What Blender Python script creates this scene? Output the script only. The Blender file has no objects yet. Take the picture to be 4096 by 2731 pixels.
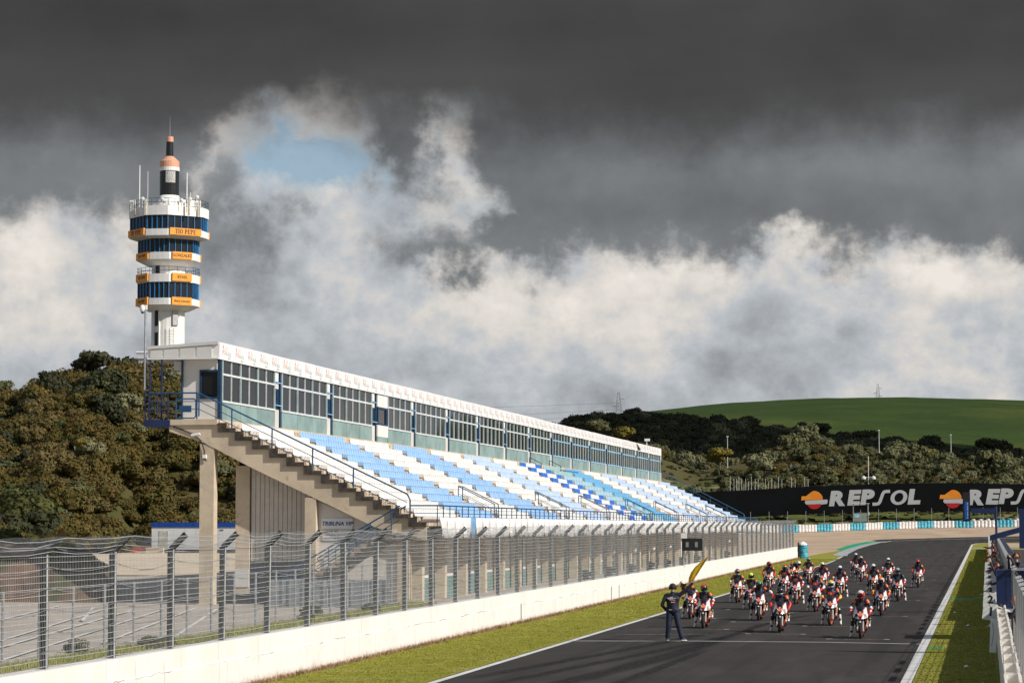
import bpy, bmesh, math, random
import numpy as np
from mathutils import Vector, Matrix
random.seed(7); np.random.seed(7)
PI = math.pi
SC = bpy.context.scene
COL = SC.collection
rad = math.radians
# ------------------------------------------------------------------ camera
EYE = 3.9
cam_d = bpy.data.cameras.new('camera'); cam = bpy.data.objects.new('camera', cam_d); COL.objects.link(cam)
cam_d.lens = 90.0; cam_d.sensor_width = 36.0; cam_d.sensor_fit = 'HORIZONTAL'
cam_d.clip_start = 0.5; cam_d.clip_end = 9000
cam.location = (0, 0, EYE); cam.rotation_euler = (rad(90 + 4.137), 0, rad(10.47))
SC.camera = cam
# ------------------------------------------------------------------ light
SUN_EL = 35.0; SUN_AZ = 110.0          # azimuth clockwise from +Y
sd = bpy.data.lights.new('sun', 'SUN'); sd.energy = 4.7; sd.angle = rad(0.53); sd.color = (1.0, 0.95, 0.88)
so = bpy.data.objects.new('sun', sd); COL.objects.link(so)
sdir = Vector((math.sin(rad(SUN_AZ)) * math.cos(rad(SUN_EL)), math.cos(rad(SUN_AZ)) * math.cos(rad(SUN_EL)), math.sin(rad(SUN_EL))))
so.rotation_euler = sdir.to_track_quat('Z', 'Y').to_euler(); so.location = (60, -20, 80)
SC.view_settings.view_transform = 'Standard'; SC.view_settings.look = 'None'
SC.view_settings.exposure = 0.0; SC.view_settings.gamma = 1.0; SC.view_settings.use_curve_mapping = False
SC.render.engine = 'CYCLES'
SC.cycles.max_bounces = 6; SC.cycles.transparent_max_bounces = 24

# ------------------------------------------------------------------ node helper
class NT:
    def __init__(s, tree): s.t = tree; s.n = tree.nodes; s.l = tree.links
    def add(s, typ, **kw):
        n = s.n.new(typ)
        for k, v in kw.items(): setattr(n, k, v)
        return n
    def put(s, sock, v):
        if isinstance(v, bpy.types.NodeSocket): s.l.new(v, sock)
        elif v is not None:
            try: sock.default_value = v
            except Exception: sock.default_value = tuple(v) + (1.0,)
    def m(s, op, a, b=None, c=None, clamp=False):
        n = s.add('ShaderNodeMath', operation=op); n.use_clamp = clamp
        s.put(n.inputs[0], a)
        if b is not None: s.put(n.inputs[1], b)
        if c is not None: s.put(n.inputs[2], c)
        return n.outputs[0]
    def mix(s, f, a, b, blend='MIX'):
        n = s.add('ShaderNodeMix', data_type='RGBA', blend_type=blend)
        s.put(n.inputs[0], f); s.put(n.inputs[6], a); s.put(n.inputs[7], b)
        return n.outputs[2]
    def mr(s, v, a, b, c=0.0, d=1.0, smooth=True):
        n = s.add('ShaderNodeMapRange'); n.interpolation_type = 'SMOOTHSTEP' if smooth else 'LINEAR'
        s.put(n.inputs[0], v); s.put(n.inputs[1], a); s.put(n.inputs[2], b); s.put(n.inputs[3], c); s.put(n.inputs[4], d)
        return n.outputs[0]
    def noise(s, vec, scale, detail=4, rough=0.55, dist=0.0):
        n = s.add('ShaderNodeTexNoise'); s.put(n.inputs['Vector'], vec)
        n.inputs['Scale'].default_value = scale; n.inputs['Detail'].default_value = detail
        n.inputs['Roughness'].default_value = rough; n.inputs['Distortion'].default_value = dist
        return n.outputs[0]
    def vmul(s, v, k):
        n = s.add('ShaderNodeVectorMath', operation='MULTIPLY'); s.put(n.inputs[0], v); n.inputs[1].default_value = k
        return n.outputs[0]
def rgb(c): return (c[0], c[1], c[2], 1.0)

# ------------------------------------------------------------------ world: physical sky behind a procedural cloud deck
W = bpy.data.worlds.new('World'); SC.world = W; W.use_nodes = True
w = NT(W.node_tree); w.n.clear()
out = w.add('ShaderNodeOutputWorld'); bg = w.add('ShaderNodeBackground'); w.l.new(bg.outputs[0], out.inputs[0])
bg.inputs[1].default_value = 0.1
sky = w.add('ShaderNodeTexSky', sky_type='NISHITA'); sky.sun_disc = False
sky.sun_elevation = rad(SUN_EL); sky.sun_rotation = rad(SUN_AZ); sky.altitude = 60
tc = w.add('ShaderNodeTexCoord'); sep = w.add('ShaderNodeSeparateXYZ'); w.l.new(tc.outputs['Generated'], sep.inputs[0])
dx, dy, dz = sep.outputs
az = w.m('ARCTAN2', dx, dy)                       # bearing, clockwise from +Y
el = w.m('ARCSINE', dz)
U = w.m('ADD', w.m('MULTIPLY', w.m('ADD', az, rad(10.47)), 10.24), 2.048)   # the cloud chart: thousandths of a radian-ish, left to right
V = w.m('SUBTRACT', 2.106, w.m('MULTIPLY', el, 10.24))
cv = w.add('ShaderNodeCombineXYZ'); w.l.new(U, cv.inputs[0]); w.l.new(V, cv.inputs[1])
P = cv.outputs[0]
nA = w.noise(w.vmul(P, (0.9, 1.3, 1)), 1.0, 7, 0.52, 0.1)
nB = w.noise(w.vmul(P, (2.0, 2.7, 1)), 1.3, 10, 0.58, 0.1)
nC = w.noise(w.vmul(P, (0.5, 2.2, 1)), 1.1, 5, 0.5, 0.2)
def gauss(cx, cy, sx, sy):
    a = w.m('DIVIDE', w.m('SUBTRACT', U, cx), sx); b = w.m('DIVIDE', w.m('SUBTRACT', V, cy), sy)
    r = w.m('ADD', w.m('MULTIPLY', a, a), w.m('MULTIPLY', b, b))
    return w.m('EXPONENT', w.m('MULTIPLY', r, -1.0))
def add(*t):
    r = t[0]
    for x in t[1:]: r = w.m('ADD', r, x)
    return r
def mul(a, b): return w.m('MULTIPLY', a, b)
# two layers: a dark shelf over everything, and a broken mid-grey veil hanging below it
def mx_(*t):
    r = t[0]
    for x in t[1:]: r = w.m('MAXIMUM', r, x)
    return r
def offs(k): 
    n_ = w.add('ShaderNodeVectorMath', operation='ADD'); w.l.new(P, n_.inputs[0]); n_.inputs[1].default_value = k; return n_.outputs[0]
c5 = lambda n_: w.m('SUBTRACT', n_, 0.5)
w1 = c5(w.noise(offs((7.3, 1.1, 0)), 1.9, 9, 0.6)); w2 = c5(w.noise(offs((2.7, 9.4, 0)), 2.1, 9, 0.6)); w3 = c5(w.noise(offs((12.7, 4.4, 0)), 6.5, 7, 0.62))
Us, Vs = U, V
def gz(cx, cy, sx, sy, k=1.0): return mul(gauss(cx, cy, sx, sy), k)
U0, V0 = U, V
U = add(U0, mul(w1, 1.35), mul(w3, 0.16)); V = add(V0, mul(w2, 0.85), mul(w3, 0.10))
veilR = mul(w.mr(U, 1.70, 2.12), w.mr(V, 1.15, 0.90)); veilL = mul(w.mr(U, 1.08, 0.60), w.mr(V, 1.10, 0.76))
veil = mx_(veilR, veilL, gz(1.58, 0.60, 0.20, 0.20), gz(1.92, 0.95, 0.42, 0.12, 1.1), gz(0.98, 0.90, 0.18, 0.32, .75), gz(0.45, 0.82, 0.4, 0.1, .9))
deck = w.mr(veil, 0.06, 0.90)
V = add(V0, mul(w2, 0.40), mul(w1, 0.25), mul(w3, 0.06)); U = add(U0, mul(w1, 0.8))
shelf = w.mr(add(V, gz(1.22, 0.5, 0.22, 9, .10)), 0.72, 0.38)
U, V = U0, V0
tone2 = add(0.172, mul(w.mr(V, 0.50, 0.72), 0.035), mul(c5(nC), 0.12), mul(c5(nA), 0.18), mul(w2, .12), mul(w3, .05), gz(2.9, 0.86, 1.3, 0.10, -0.04))
tone1 = add(0.062, mul(w.mr(V, 0.1, 0.5), 0.016), mul(c5(nC), 0.05), mul(c5(nA), 0.04), mul(w2, .02))
vcol = w.mix(1.0, (0.91, 0.97, 1.02, 1), tone2, 'MULTIPLY'); scol_ = w.mix(1.0, (0.99, 0.99, 1.0, 1), tone1, 'MULTIPLY')
# bright cumulus below
def ridge(sc_, off, r_=.55):   # billowed cloud heads: folded noise
    n_ = w.noise(offs(off), sc_, 9, r_); return w.m('SUBTRACT', 1.0, w.m('MULTIPLY', w.m('ABSOLUTE', c5(n_)), 4.0))
bil = add(mul(ridge(1.7, (3.3, 8.8, 0), .5), .6), mul(ridge(4.2, (9.1, 2.2, 0), .5), .35), mul(w3, .6))
b0 = add(0.555, mul(c5(nA), 0.75), mul(c5(nB), 0.60), mul(w.m('SUBTRACT', bil, 0.45), 0.20), mul(w3, 0.20), mul(w.mr(V, .95, 1.6), -.05))
b0 = add(b0, gz(1.80, 0.57, 0.20, 0.12, 0.10), gz(2.9, 1.10, 0.35, 0.07, 0.12), gz(3.9, 1.17, 0.35, 0.09, 0.12), gz(1.75, 1.25, 0.25, 0.15, 0.08), gz(0.4, 1.35, 0.3, 0.12, 0.05), gz(0.1, 0.98, 0.16, 0.1, 0.08),
         mul(w.mr(V, 1.30, 1.62), -0.07), gz(0.95, 1.0, 0.2, 0.22, -0.10), gz(2.05, 1.58, 0.8, 0.18, -0.07), gz(1.45, 1.0, .3, .12, .04))
b0 = w.m('MINIMUM', 0.80, w.m('MAXIMUM', 0.30, b0))
warm = w.mr(b0, 0.50, 0.70)
bcol = w.mix(warm, (0.93, 0.985, 1.05, 1), (1.06, 1.0, 0.93, 1))
bright = w.mix(1.0, bcol, b0, 'MULTIPLY')
U = add(U0, mul(w1, 0.9), mul(w3, .3)); V = add(V0, mul(w2, .5), mul(w3, .2)); blue_m = gz(1.22, 0.62, 0.20, 0.12, 1.5); U, V = U0, V0
blue = w.m('MINIMUM', 1.0, w.m('MULTIPLY', add(blue_m, mul(gauss(2.0, 0.83, 0.5, 0.10), 0.12)), 1.1))
bluec = w.mix(1.0, w.mix(0.42, sky.outputs[0], (3.3, 4.5, 5.6, 1)), (0.1, 0.1, 0.1, 1), 'MULTIPLY')
low = w.mix(blue, bright, bluec)
cl = w.mix(shelf, w.mix(deck, low, vcol), scol_)
# away from the view the deck is broken and brighter, as the sun reaches the track
away = w.m('SUBTRACT', 1.0, w.m('MULTIPLY', w.mr(w.m('COSINE', w.m('ADD', az, rad(10.47))), 0.35, 0.85), w.mr(el, 0.35, 0.75, 1.0, 0.0)))
nS = w.noise(w.vmul(tc.outputs['Generated'], (2.2, 2.2, 3.0)), 1.0, 7, 0.55, 0.4)
oc = w.mix(w.mr(nS, 0.4, 0.62), w.mix(1.0, sky.outputs[0], (0.11, 0.11, 0.11, 1), 'MULTIPLY'), (0.24, 0.25, 0.265, 1))
cl = w.mix(away, cl, oc)
gnd = w.mix(w.mr(dz, -0.06, -0.005), (0.10, 0.09, 0.06, 1), cl)
ten = w.mix(1.0, gnd, (10, 10, 10, 1), 'MULTIPLY')
for n in w.n:
    if n.type == 'MIX': n.clamp_result = False; n.clamp_factor = True
w.l.new(ten, bg.inputs[0])

# ------------------------------------------------------------------ materials
MATS = {}
def mat(name, col, rough=0.6, metal=0.0, var=0.12, vs=3.0, bump=0.0, bs=40.0, col2=None, stain=None, spec=0.5, coat=0.0, aniso=None):
    """procedural: base colour, a slow and a fine noise over it, optional second colour, stain and relief"""
    if name in MATS: return MATS[name]
    m = bpy.data.materials.new(name); m.use_nodes = True; t = NT(m.node_tree)
    b = t.n['Principled BSDF']; tcn = t.add('ShaderNodeTexCoord'); o = tcn.outputs['Object']
    if aniso: o = t.vmul(o, aniso)
    n1 = t.noise(o, vs, 5, 0.6)
    c2 = col2 or tuple(x * (1 - 2.2 * var) for x in col)
    c1 = tuple(min(1, x * (1 + (0 if col2 else var))) for x in col)
    c = t.mix(t.mr(n1, 0.35, 0.68), rgb(c1), rgb(c2))
    if stain:
        scol, sscale, lo, hi = stain
        c = t.mix(t.mr(t.noise(o, sscale, 7, 0.65, 0.6), lo, hi), c, rgb(scol))
    t.l.new(c, b.inputs['Base Color'])
    b.inputs['Roughness'].default_value = rough; b.inputs['Metallic'].default_value = metal
    b.inputs['Specular IOR Level'].default_value = spec; b.inputs['Coat Weight'].default_value = coat
    if bump:
        bn = t.add('ShaderNodeBump'); bn.inputs['Strength'].default_value = min(1, bump); bn.inputs['Distance'].default_value = 0.02
        t.l.new(t.noise(o, bs, 6, 0.6), bn.inputs['Height']); t.l.new(bn.outputs[0], b.inputs['Normal'])
    MATS[name] = m; return m

# ------------------------------------------------------------------ mesh helpers
class MB:
    def __init__(s): s.v = []; s.f = []; s.mi = []; s.k = 0
    def add(s, vs, fs, mi=0):
        b = len(s.v); s.v.extend([tuple(map(float, p)) for p in vs]); s.f.extend([tuple(i + b for i in f) for f in fs]); s.mi.extend([mi] * len(fs)); return s
    def box(s, x0, x1, y0, y1, z0, z1, mi=0):
        v = [(x0, y0, z0), (x1, y0, z0), (x1, y1, z0), (x0, y1, z0), (x0, y0, z1), (x1, y0, z1), (x1, y1, z1), (x0, y1, z1)]
        return s.add(v, [(3, 2, 1, 0), (4, 5, 6, 7), (0, 1, 5, 4), (1, 2, 6, 5), (2, 3, 7, 6), (3, 0, 4, 7)], mi)
    def obox(s, c, ax, ay, az_, mi=0):
        c, ax, ay, az_ = map(Vector, (c, ax, ay, az_)); v = []
        for k in (-1, 1):
            for i, j in ((-1, -1), (1, -1), (1, 1), (-1, 1)): v.append(c + ax * i + ay * j + az_ * k)
        return s.add(v, [(3, 2, 1, 0), (4, 5, 6, 7), (0, 1, 5, 4), (1, 2, 6, 5), (2, 3, 7, 6), (3, 0, 4, 7)], mi)
    def tube(s, p0, p1, r0, r1=None, n=8, mi=0, cap=True):
        r1 = r0 if r1 is None else r1; p0 = Vector(p0); p1 = Vector(p1); d = (p1 - p0)
        if d.length < 1e-6: return s
        q = d.to_track_quat('Z', 'Y'); v = []
        for p, r in ((p0, r0), (p1, r1)):
            for i in range(n):
                a = 2 * PI * i / n; v.append(p + q @ Vector((r * math.cos(a), r * math.sin(a), 0)))
        f = [(i, (i + 1) % n, n + (i + 1) % n, n + i) for i in range(n)]
        if cap: f += [tuple(range(n - 1, -1, -1)), tuple(range(n, 2 * n))]
        return s.add(v, f, mi)
    def path(s, pts, r, n=6, mi=0):
        for a, b in zip(pts[:-1], pts[1:]): s.tube(a, b, r, r, n, mi)
        return s
    def lathe(s, prof, n=16, c=(0, 0, 0), axis='Z', mi=0, cap=True):
        v = []
        for (r, z) in prof:
            for i in range(n):
                a = 2 * PI * i / n; x, y = r * math.cos(a), r * math.sin(a)
                p = (x, y, z) if axis == 'Z' else ((z, x, y) if axis == 'X' else (x, z, y))
                v.append((c[0] + p[0], c[1] + p[1], c[2] + p[2]))
        m_ = len(prof); f = []
        for j in range(m_ - 1):
            for i in range(n): f.append((j * n + i, j * n + (i + 1) % n, (j + 1) * n + (i + 1) % n, (j + 1) * n + i))
        if cap: f += [tuple(range(n - 1, -1, -1)), tuple(range((m_ - 1) * n, m_ * n))]
        return s.add(v, f, mi)
    def prism(s, poly, y0, y1, axis='Y', mi=0):
        """poly in the plane across the axis, extruded along the axis"""
        def P_(a, b, t): return {'Y': (a, t, b), 'X': (t, a, b), 'Z': (a, b, t)}[axis]
        n = len(poly); v = [P_(a, b, y0) for a, b in poly] + [P_(a, b, y1) for a, b in poly]
        f = [tuple(range(n)), tuple(range(2 * n - 1, n - 1, -1))] + [(i, n + i, n + (i + 1) % n, (i + 1) % n) for i in range(n)]
        return s.add(v, f, mi)
    def grid(s, pts, mi=0, thick=None):
        """pts[row][col] of 3D points -> sheet, optionally thickened along given vector"""
        R, C = len(pts), len(pts[0]); v = [p for row in pts for p in row]
        f = [(r * C + c, r * C + c + 1, (r + 1) * C + c + 1, (r + 1) * C + c) for r in range(R - 1) for c in range(C - 1)]
        if thick is None: return s.add(v, f, mi)
        t = Vector(thick); v2 = [tuple(Vector(p) + t) for p in v]; N = len(v)
        f2 = [tuple(N + i for i in reversed(q)) for q in f]; rim = []
        for c in range(C - 1): rim += [(c + 1, c, N + c, N + c + 1), ((R - 1) * C + c, (R - 1) * C + c + 1, N + (R - 1) * C + c + 1, N + (R - 1) * C + c)]
        for r in range(R - 1): rim += [(r * C, (r + 1) * C, N + (r + 1) * C, N + r * C), ((r + 1) * C + C - 1, r * C + C - 1, N + r * C + C - 1, N + (r + 1) * C + C - 1)]
        return s.add(v + v2, f + f2 + rim, mi)
    def mesh(s, name, mats, smooth=False, fix=True):
        me = bpy.data.meshes.new(name); me.from_pydata(s.v, [], s.f)
        for m_ in (mats if isinstance(mats, (list, tuple)) else [mats]): me.materials.append(m_)
        if len(set(s.mi)) > 1: me.polygons.foreach_set('material_index', s.mi)
        if fix and len(s.f) < 60000:
            bm = bmesh.new(); bm.from_mesh(me); bmesh.ops.recalc_face_normals(bm, faces=bm.faces); bm.to_mesh(me); bm.free()
        if smooth: me.polygons.foreach_set('use_smooth', [True] * len(me.polygons))
        me.update(); return me
    def build(s, name, mats, parent=None, smooth=False, loc=None, fix=True):
        o = bpy.data.objects.new(name, s.mesh(name, mats, smooth, fix)); return link(o, parent, loc)
def link(o, parent=None, loc=None):
    COL.objects.link(o)
    if parent is not None: o.parent = parent
    if loc is not None: o.location = loc
    return o
def inst(name, me, parent=None, loc=(0, 0, 0), rz=0.0, sc=1.0, rot=None):
    o = bpy.data.objects.new(name, me); link(o, parent, loc)
    o.rotation_euler = rot if rot else (0, 0, rz); o.scale = (sc, sc, sc) if not hasattr(sc, '__len__') else sc
    return o
def tag(o, label, cat=None, group=None, kind=None):
    if label: o['label'] = label
    if cat: o['category'] = cat
    if group: o['group'] = group
    if kind: o['kind'] = kind
    return o
def thing(name, label, cat, loc=(0, 0, 0), rz=0.0, group=None):
    o = bpy.data.objects.new(name, None); o.empty_display_size = 0.3; link(o); o.location = loc; o.rotation_euler = (0, 0, rz)
    return tag(o, label, cat, group)
def stuff(o): o['kind'] = 'stuff'; return o
def struct(o): o['kind'] = 'structure'; return o
def dup(root, label=None, loc=None, rz=None):
    r = root.copy(); COL.objects.link(r)
    if label: r['label'] = label
    if loc is not None: r.location = loc
    if rz is not None: r.rotation_euler = (0, 0, rz)
    for ch in list(root.children):
        c = ch.copy(); COL.objects.link(c); c.parent = r
        for g in list(ch.children):
            d = g.copy(); COL.objects.link(d); d.parent = c
    return r
_tc = {}
def text_mesh(txt, size=1.0, depth=0.004, bold=0.0, shear=0.0, mats=None, align='CENTER', spacing=1.0, sx=1.0):
    key = (txt, size, depth, bold, shear, align, spacing, sx, tuple(m.name for m in mats or []))
    if key in _tc: return _tc[key]
    cu = bpy.data.curves.new('text', 'FONT'); cu.body = txt; cu.size = size; cu.extrude = depth; cu.offset = bold; cu.shear = shear
    cu.align_x = align; cu.align_y = 'CENTER'; cu.resolution_u = 4; cu.space_character = spacing
    o = bpy.data.objects.new('text', cu); COL.objects.link(o)
    dg = bpy.context.evaluated_depsgraph_get(); me = bpy.data.meshes.new_from_object(o.evaluated_get(dg))
    bpy.data.objects.remove(o); bpy.data.curves.remove(cu)
    if sx != 1.0: me.transform(Matrix.Diagonal((sx, 1, 1, 1)))
    me.materials.clear()
    for m_ in mats or []: me.materials.append(m_)
    _tc[key] = me; return me
FACE_CAM = (PI / 2, 0, 0)         # text upright, read by someone looking along +Y
FACE_TRACK = (PI / 2, 0, PI / 2)  # text upright on a wall that faces +X
S = 0.0043
def zg(Y):
    if Y < 378: return S * Y
    return S * 378 + 0.034 * (min(Y, 458) - 378)

M = dict(
 asphalt=mat('asphalt', (0.037, 0.032, 0.028), 0.85, var=0.10, vs=0.35, bump=0.2, bs=60, stain=((0.046, 0.041, 0.037), 2.0, 0.5, 0.8)),
 asphalt_old=mat('worn_asphalt', (0.42, 0.365, 0.31), 0.9, var=0.08, vs=0.4, bump=0.4, bs=30, stain=((0.27, 0.235, 0.20), 0.5, 0.55, 0.8)),
 paint=mat('white_road_paint', (0.70, 0.69, 0.66), 0.6, var=0.08, vs=2.0, stain=((0.35, 0.33, 0.31), 6.0, 0.62, 0.78)),
 paint_worn=mat('worn_road_paint', (0.40, 0.39, 0.37), 0.7, var=0.1, vs=3.0, stain=((0.12, 0.11, 0.10), 5.0, 0.42, 0.62)),
 green_paint=mat('green_kerb_paint', (0.02, 0.36, 0.17), 0.6, var=0.2, vs=2.0),
 grey_paint=mat('grey_kerb_paint', (0.42, 0.43, 0.44), 0.6, var=0.2, vs=2.0),
 wall=mat('white_painted_concrete', (0.83, 0.78, 0.70), 0.8, var=0.04, vs=1.2, bump=0.25, bs=18, stain=((0.62, 0.55, 0.46), 1.6, 0.62, 0.85)),
 conc=mat('beige_concrete', (0.56, 0.46, 0.335), 0.9, var=0.08, vs=0.8, bump=0.35, bs=14, stain=((0.30, 0.235, 0.165), 2.2, 0.55, 0.82)),
 conc_step=mat('step_concrete', (0.55, 0.45, 0.34), 0.9, var=0.15, vs=2.0, bump=0.4, bs=14, stain=((0.16, 0.12, 0.09), 3.0, 0.50, 0.72)),  # one beige base with darker noise blotches
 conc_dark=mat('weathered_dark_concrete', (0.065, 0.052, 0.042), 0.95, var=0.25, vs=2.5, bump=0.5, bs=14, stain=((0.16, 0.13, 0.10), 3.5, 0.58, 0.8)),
 white=mat('white_render', (0.74, 0.71, 0.67), 0.7, var=0.03, vs=0.8, stain=((0.55, 0.50, 0.44), 1.0, 0.66, 0.9)),
 roofw=mat('white_roof_sheet', (0.80, 0.79, 0.77), 0.5, var=0.03, vs=0.6),
 soffit=mat('grey_white_sheet', (0.62, 0.61, 0.58), 0.6, var=0.04, vs=0.6),
 navy=mat('dark_blue_paint', (0.008, 0.040, 0.095), 0.45, var=0.15, vs=2.0),
 blue=mat('blue_paint', (0.012, 0.075, 0.165), 0.45, var=0.12, vs=2.0),
 royal=mat('royal_blue_paint', (0.006, 0.018, 0.075), 0.5, var=0.12, vs=1.0),
 lblue=mat('light_blue_paint', (0.30, 0.55, 0.80), 0.5, var=0.1, vs=2.0),
 teal=mat('weathered_teal_panel', (0.225, 0.325, 0.315), 0.75, var=0.10, vs=0.7, stain=((0.10, 0.20, 0.19), 2.6, 0.60, 0.78)),
 frame=mat('pale_aluminium_frame', (0.66, 0.70, 0.70), 0.45, var=0.05, vs=2.0),
 tealframe=mat('teal_frame', (0.46, 0.57, 0.57), 0.5, var=0.06, vs=2.0),
 steel=mat('galvanised_steel', (0.36, 0.37, 0.38), 0.45, 0.5, var=0.10, vs=4.0),
 wire=mat('galvanised_wire', (0.55, 0.56, 0.57), 0.4, 0.35, var=0.08, vs=4.0),
 post_dark=mat('dark_fence_post', (0.035, 0.037, 0.038), 0.5, 0.2, var=0.15, vs=4.0),
 post_grey=mat('grey_fence_post', (0.17, 0.16, 0.15), 0.6, 0.3, var=0.15, vs=2.0),
 rust=mat('rusty_steel', (0.42, 0.20, 0.10), 0.8, var=0.25, vs=6.0),
 black=mat('black_plastic', (0.012, 0.012, 0.013), 0.45, var=0.1),
 gravel=mat('gravel_bed', (0.47, 0.345, 0.235), 0.95, var=0.10, vs=0.25, bump=0.8, bs=9, stain=((0.33, 0.24, 0.165), 0.9, 0.5, 0.8)),
 orange=mat('orange_sign', (0.86, 0.33, 0.025), 0.5, var=0.05, vs=1.0),
)
def track_mat():
    m = bpy.data.materials.new('track_asphalt'); m.use_nodes = True; t = NT(m.node_tree); b = t.n['Principled BSDF']
    o = t.add('ShaderNodeTexCoord').outputs['Object']; sp = t.add('ShaderNodeSeparateXYZ'); t.l.new(o, sp.inputs[0])
    c = t.mix(t.mr(t.noise(o, .5, 6, .65), .35, .68), (.040, .0345, .030, 1), (.031, .027, .024, 1))
    c = t.mix(t.m('MULTIPLY', t.mr(t.noise(t.vmul(o, (1.3, .03, 1)), 1.0, 5, .6), .46, .64), .8), c, (.021, .019, .0175, 1))       # rubbered lanes along the track
    c = t.mix(t.m('MULTIPLY', t.mr(t.noise(t.vmul(o, (.6, .10, 1)), 1.0, 4, .6), .52, .68), .7), c, (.056, .050, .045, 1))
    for xs in (-7.45, -10.6): c = t.mix(t.m('MULTIPLY', t.mr(t.m('ABSOLUTE', t.m('SUBTRACT', t.m('ADD', sp.outputs[0], t.m('MULTIPLY', t.noise(o, .4, 2), .05)), xs)), .05, .02), .5), c, (.017, .016, .015, 1))  # paver seams
    c = t.mix(t.mr(t.noise(o, 26, 3, .8), .66, .72), c, (.085, .08, .073, 1))                                                     # pale stones in the mix
    t.l.new(c, b.inputs['Base Color']); b.inputs['Roughness'].default_value = .82; b.inputs['Specular IOR Level'].default_value = .35
    bn = t.add('ShaderNodeBump'); bn.inputs['Strength'].default_value = .2; bn.inputs['Distance'].default_value = .01; t.l.new(t.noise(o, 60, 4), bn.inputs['Height']); t.l.new(bn.outputs[0], b.inputs['Normal'])
    return m
def glass_mat(name, tint, rough=0.05):
    m = bpy.data.materials.new(name); m.use_nodes = True; t = NT(m.node_tree); b = t.n['Principled BSDF']
    o = t.add('ShaderNodeTexCoord').outputs['Object']
    c = t.mix(t.noise(o, 0.7, 3), rgb(tint), rgb(tuple(x * 1.5 for x in tint))); t.l.new(c, b.inputs['Base Color'])
    b.inputs['Roughness'].default_value = rough; b.inputs['Specular IOR Level'].default_value = 0.16
    return m
M['track'] = track_mat()
M['glass'] = glass_mat('dark_window_glass', (0.010, 0.010, 0.011))
M['tglass'] = glass_mat('dark_tower_glass', (0.016, 0.020, 0.026))

def wall_mat():
    m = bpy.data.materials.new('track_wall_paint'); m.use_nodes = True; t = NT(m.node_tree); b = t.n['Principled BSDF']
    o = t.add('ShaderNodeTexCoord').outputs['Object']; sp = t.add('ShaderNodeSeparateXYZ'); t.l.new(o, sp.inputs[0])
    h = t.m('SUBTRACT', sp.outputs[2], t.m('MULTIPLY', sp.outputs[1], 0.0043))
    c = t.mix(t.mr(t.noise(o, 1.1, 5), .35, .7), (.79, .77, .74, 1), (.73, .70, .665, 1))
    n = t.noise(t.vmul(o, (1, 1, 1)), 3.0, 8, .7)
    c = t.mix(t.m('MULTIPLY', t.mr(t.m('ADD', h, t.m('MULTIPLY', n, -.45)), .0, -.28), 0.8), c, (.42, .27, .16, 1))       # earth splashed along the foot
    c = t.mix(t.m('MULTIPLY', t.mr(t.noise(t.vmul(o, (1, 6, .5)), 1.4, 5, .6), .58, .74), .6), c, (.46, .38, .30, 1))  # runs
    ck = t.m('MULTIPLY', t.mr(t.m('ABSOLUTE', t.m('SUBTRACT', t.m('ADD', h, t.m('MULTIPLY', t.noise(o, 1.6, 6, .7), .22)), .77)), .016, .004), t.mr(t.noise(o, .7, 3), .45, .6))
    c = t.mix(ck, c, (.25, .24, .21, 1))                                                                     # hairline along the pour joint
    c = t.mix(t.mr(t.noise(t.vmul(o, (1, 1, 1)), 9, 6, .8), .70, .74), c, (.30, .28, .24, 1))
    t.l.new(c, b.inputs['Base Color']); b.inputs['Roughness'].default_value = .8
    bn = t.add('ShaderNodeBump'); bn.inputs['Strength'].default_value = .3; bn.inputs['Distance'].default_value = .02; t.l.new(t.noise(o, 12, 6), bn.inputs['Height']); t.l.new(bn.outputs[0], b.inputs['Normal'])
    return m
M['trackwall'] = wall_mat()
# ------------------------------------------------------------------ grass + ground materials
def grass_mat(name, a, b_, c_, scale=1.0):
    m = bpy.data.materials.new(name); m.use_nodes = True; t = NT(m.node_tree); bs = t.n['Principled BSDF']
    o = t.add('ShaderNodeTexCoord').outputs['Object']
    col = t.mix(t.mr(t.noise(o, 1.7 * scale, 6, 0.6), 0.35, 0.65), rgb(a), rgb(b_))
    col = t.mix(t.mr(t.noise(o, 0.35 * scale, 5, 0.6, 0.5), 0.5, 0.72), col, rgb(c_))
    col = t.mix(t.mr(t.noise(t.vmul(o, (1, 1, 1)), 14 * scale, 3, 0.7), 0.45, 0.8, 0, 0.6), col, rgb(tuple(x * 0.45 for x in b_)))
    t.l.new(col, bs.inputs['Base Color']); bs.inputs['Roughness'].default_value = 0.9; bs.inputs['Specular IOR Level'].default_value = 0.15
    bn = t.add('ShaderNodeBump'); bn.inputs['Strength'].default_value = 0.8; bn.inputs['Distance'].default_value = 0.05
    t.l.new(t.noise(o, 22 * scale, 5, 0.7), bn.inputs['Height']); t.l.new(bn.outputs[0], bs.inputs['Normal'])
    return m
M['grass'] = grass_mat('mown_grass', (0.33, 0.315, 0.050), (0.25, 0.25, 0.038), (0.38, 0.33, 0.10))
M['blade'] = grass_mat('grass_blades', (0.37, 0.36, 0.06), (0.24, 0.25, 0.035), (0.44, 0.40, 0.12), 2.0)
M['scrubland'] = grass_mat('scrubby_hill_soil', (0.080, 0.085, 0.022), (0.105, 0.080, 0.038), (0.050, 0.060, 0.014), 0.12)
M['greenhill'] = grass_mat('green_grassy_slope', (0.115, 0.125, 0.030), (0.075, 0.095, 0.020), (0.30, 0.23, 0.15), 0.35)
M['field'] = grass_mat('green_crop_field', (0.038, 0.068, 0.011), (0.028, 0.052, 0.009), (0.074, 0.088, 0.017), 0.02)
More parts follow.
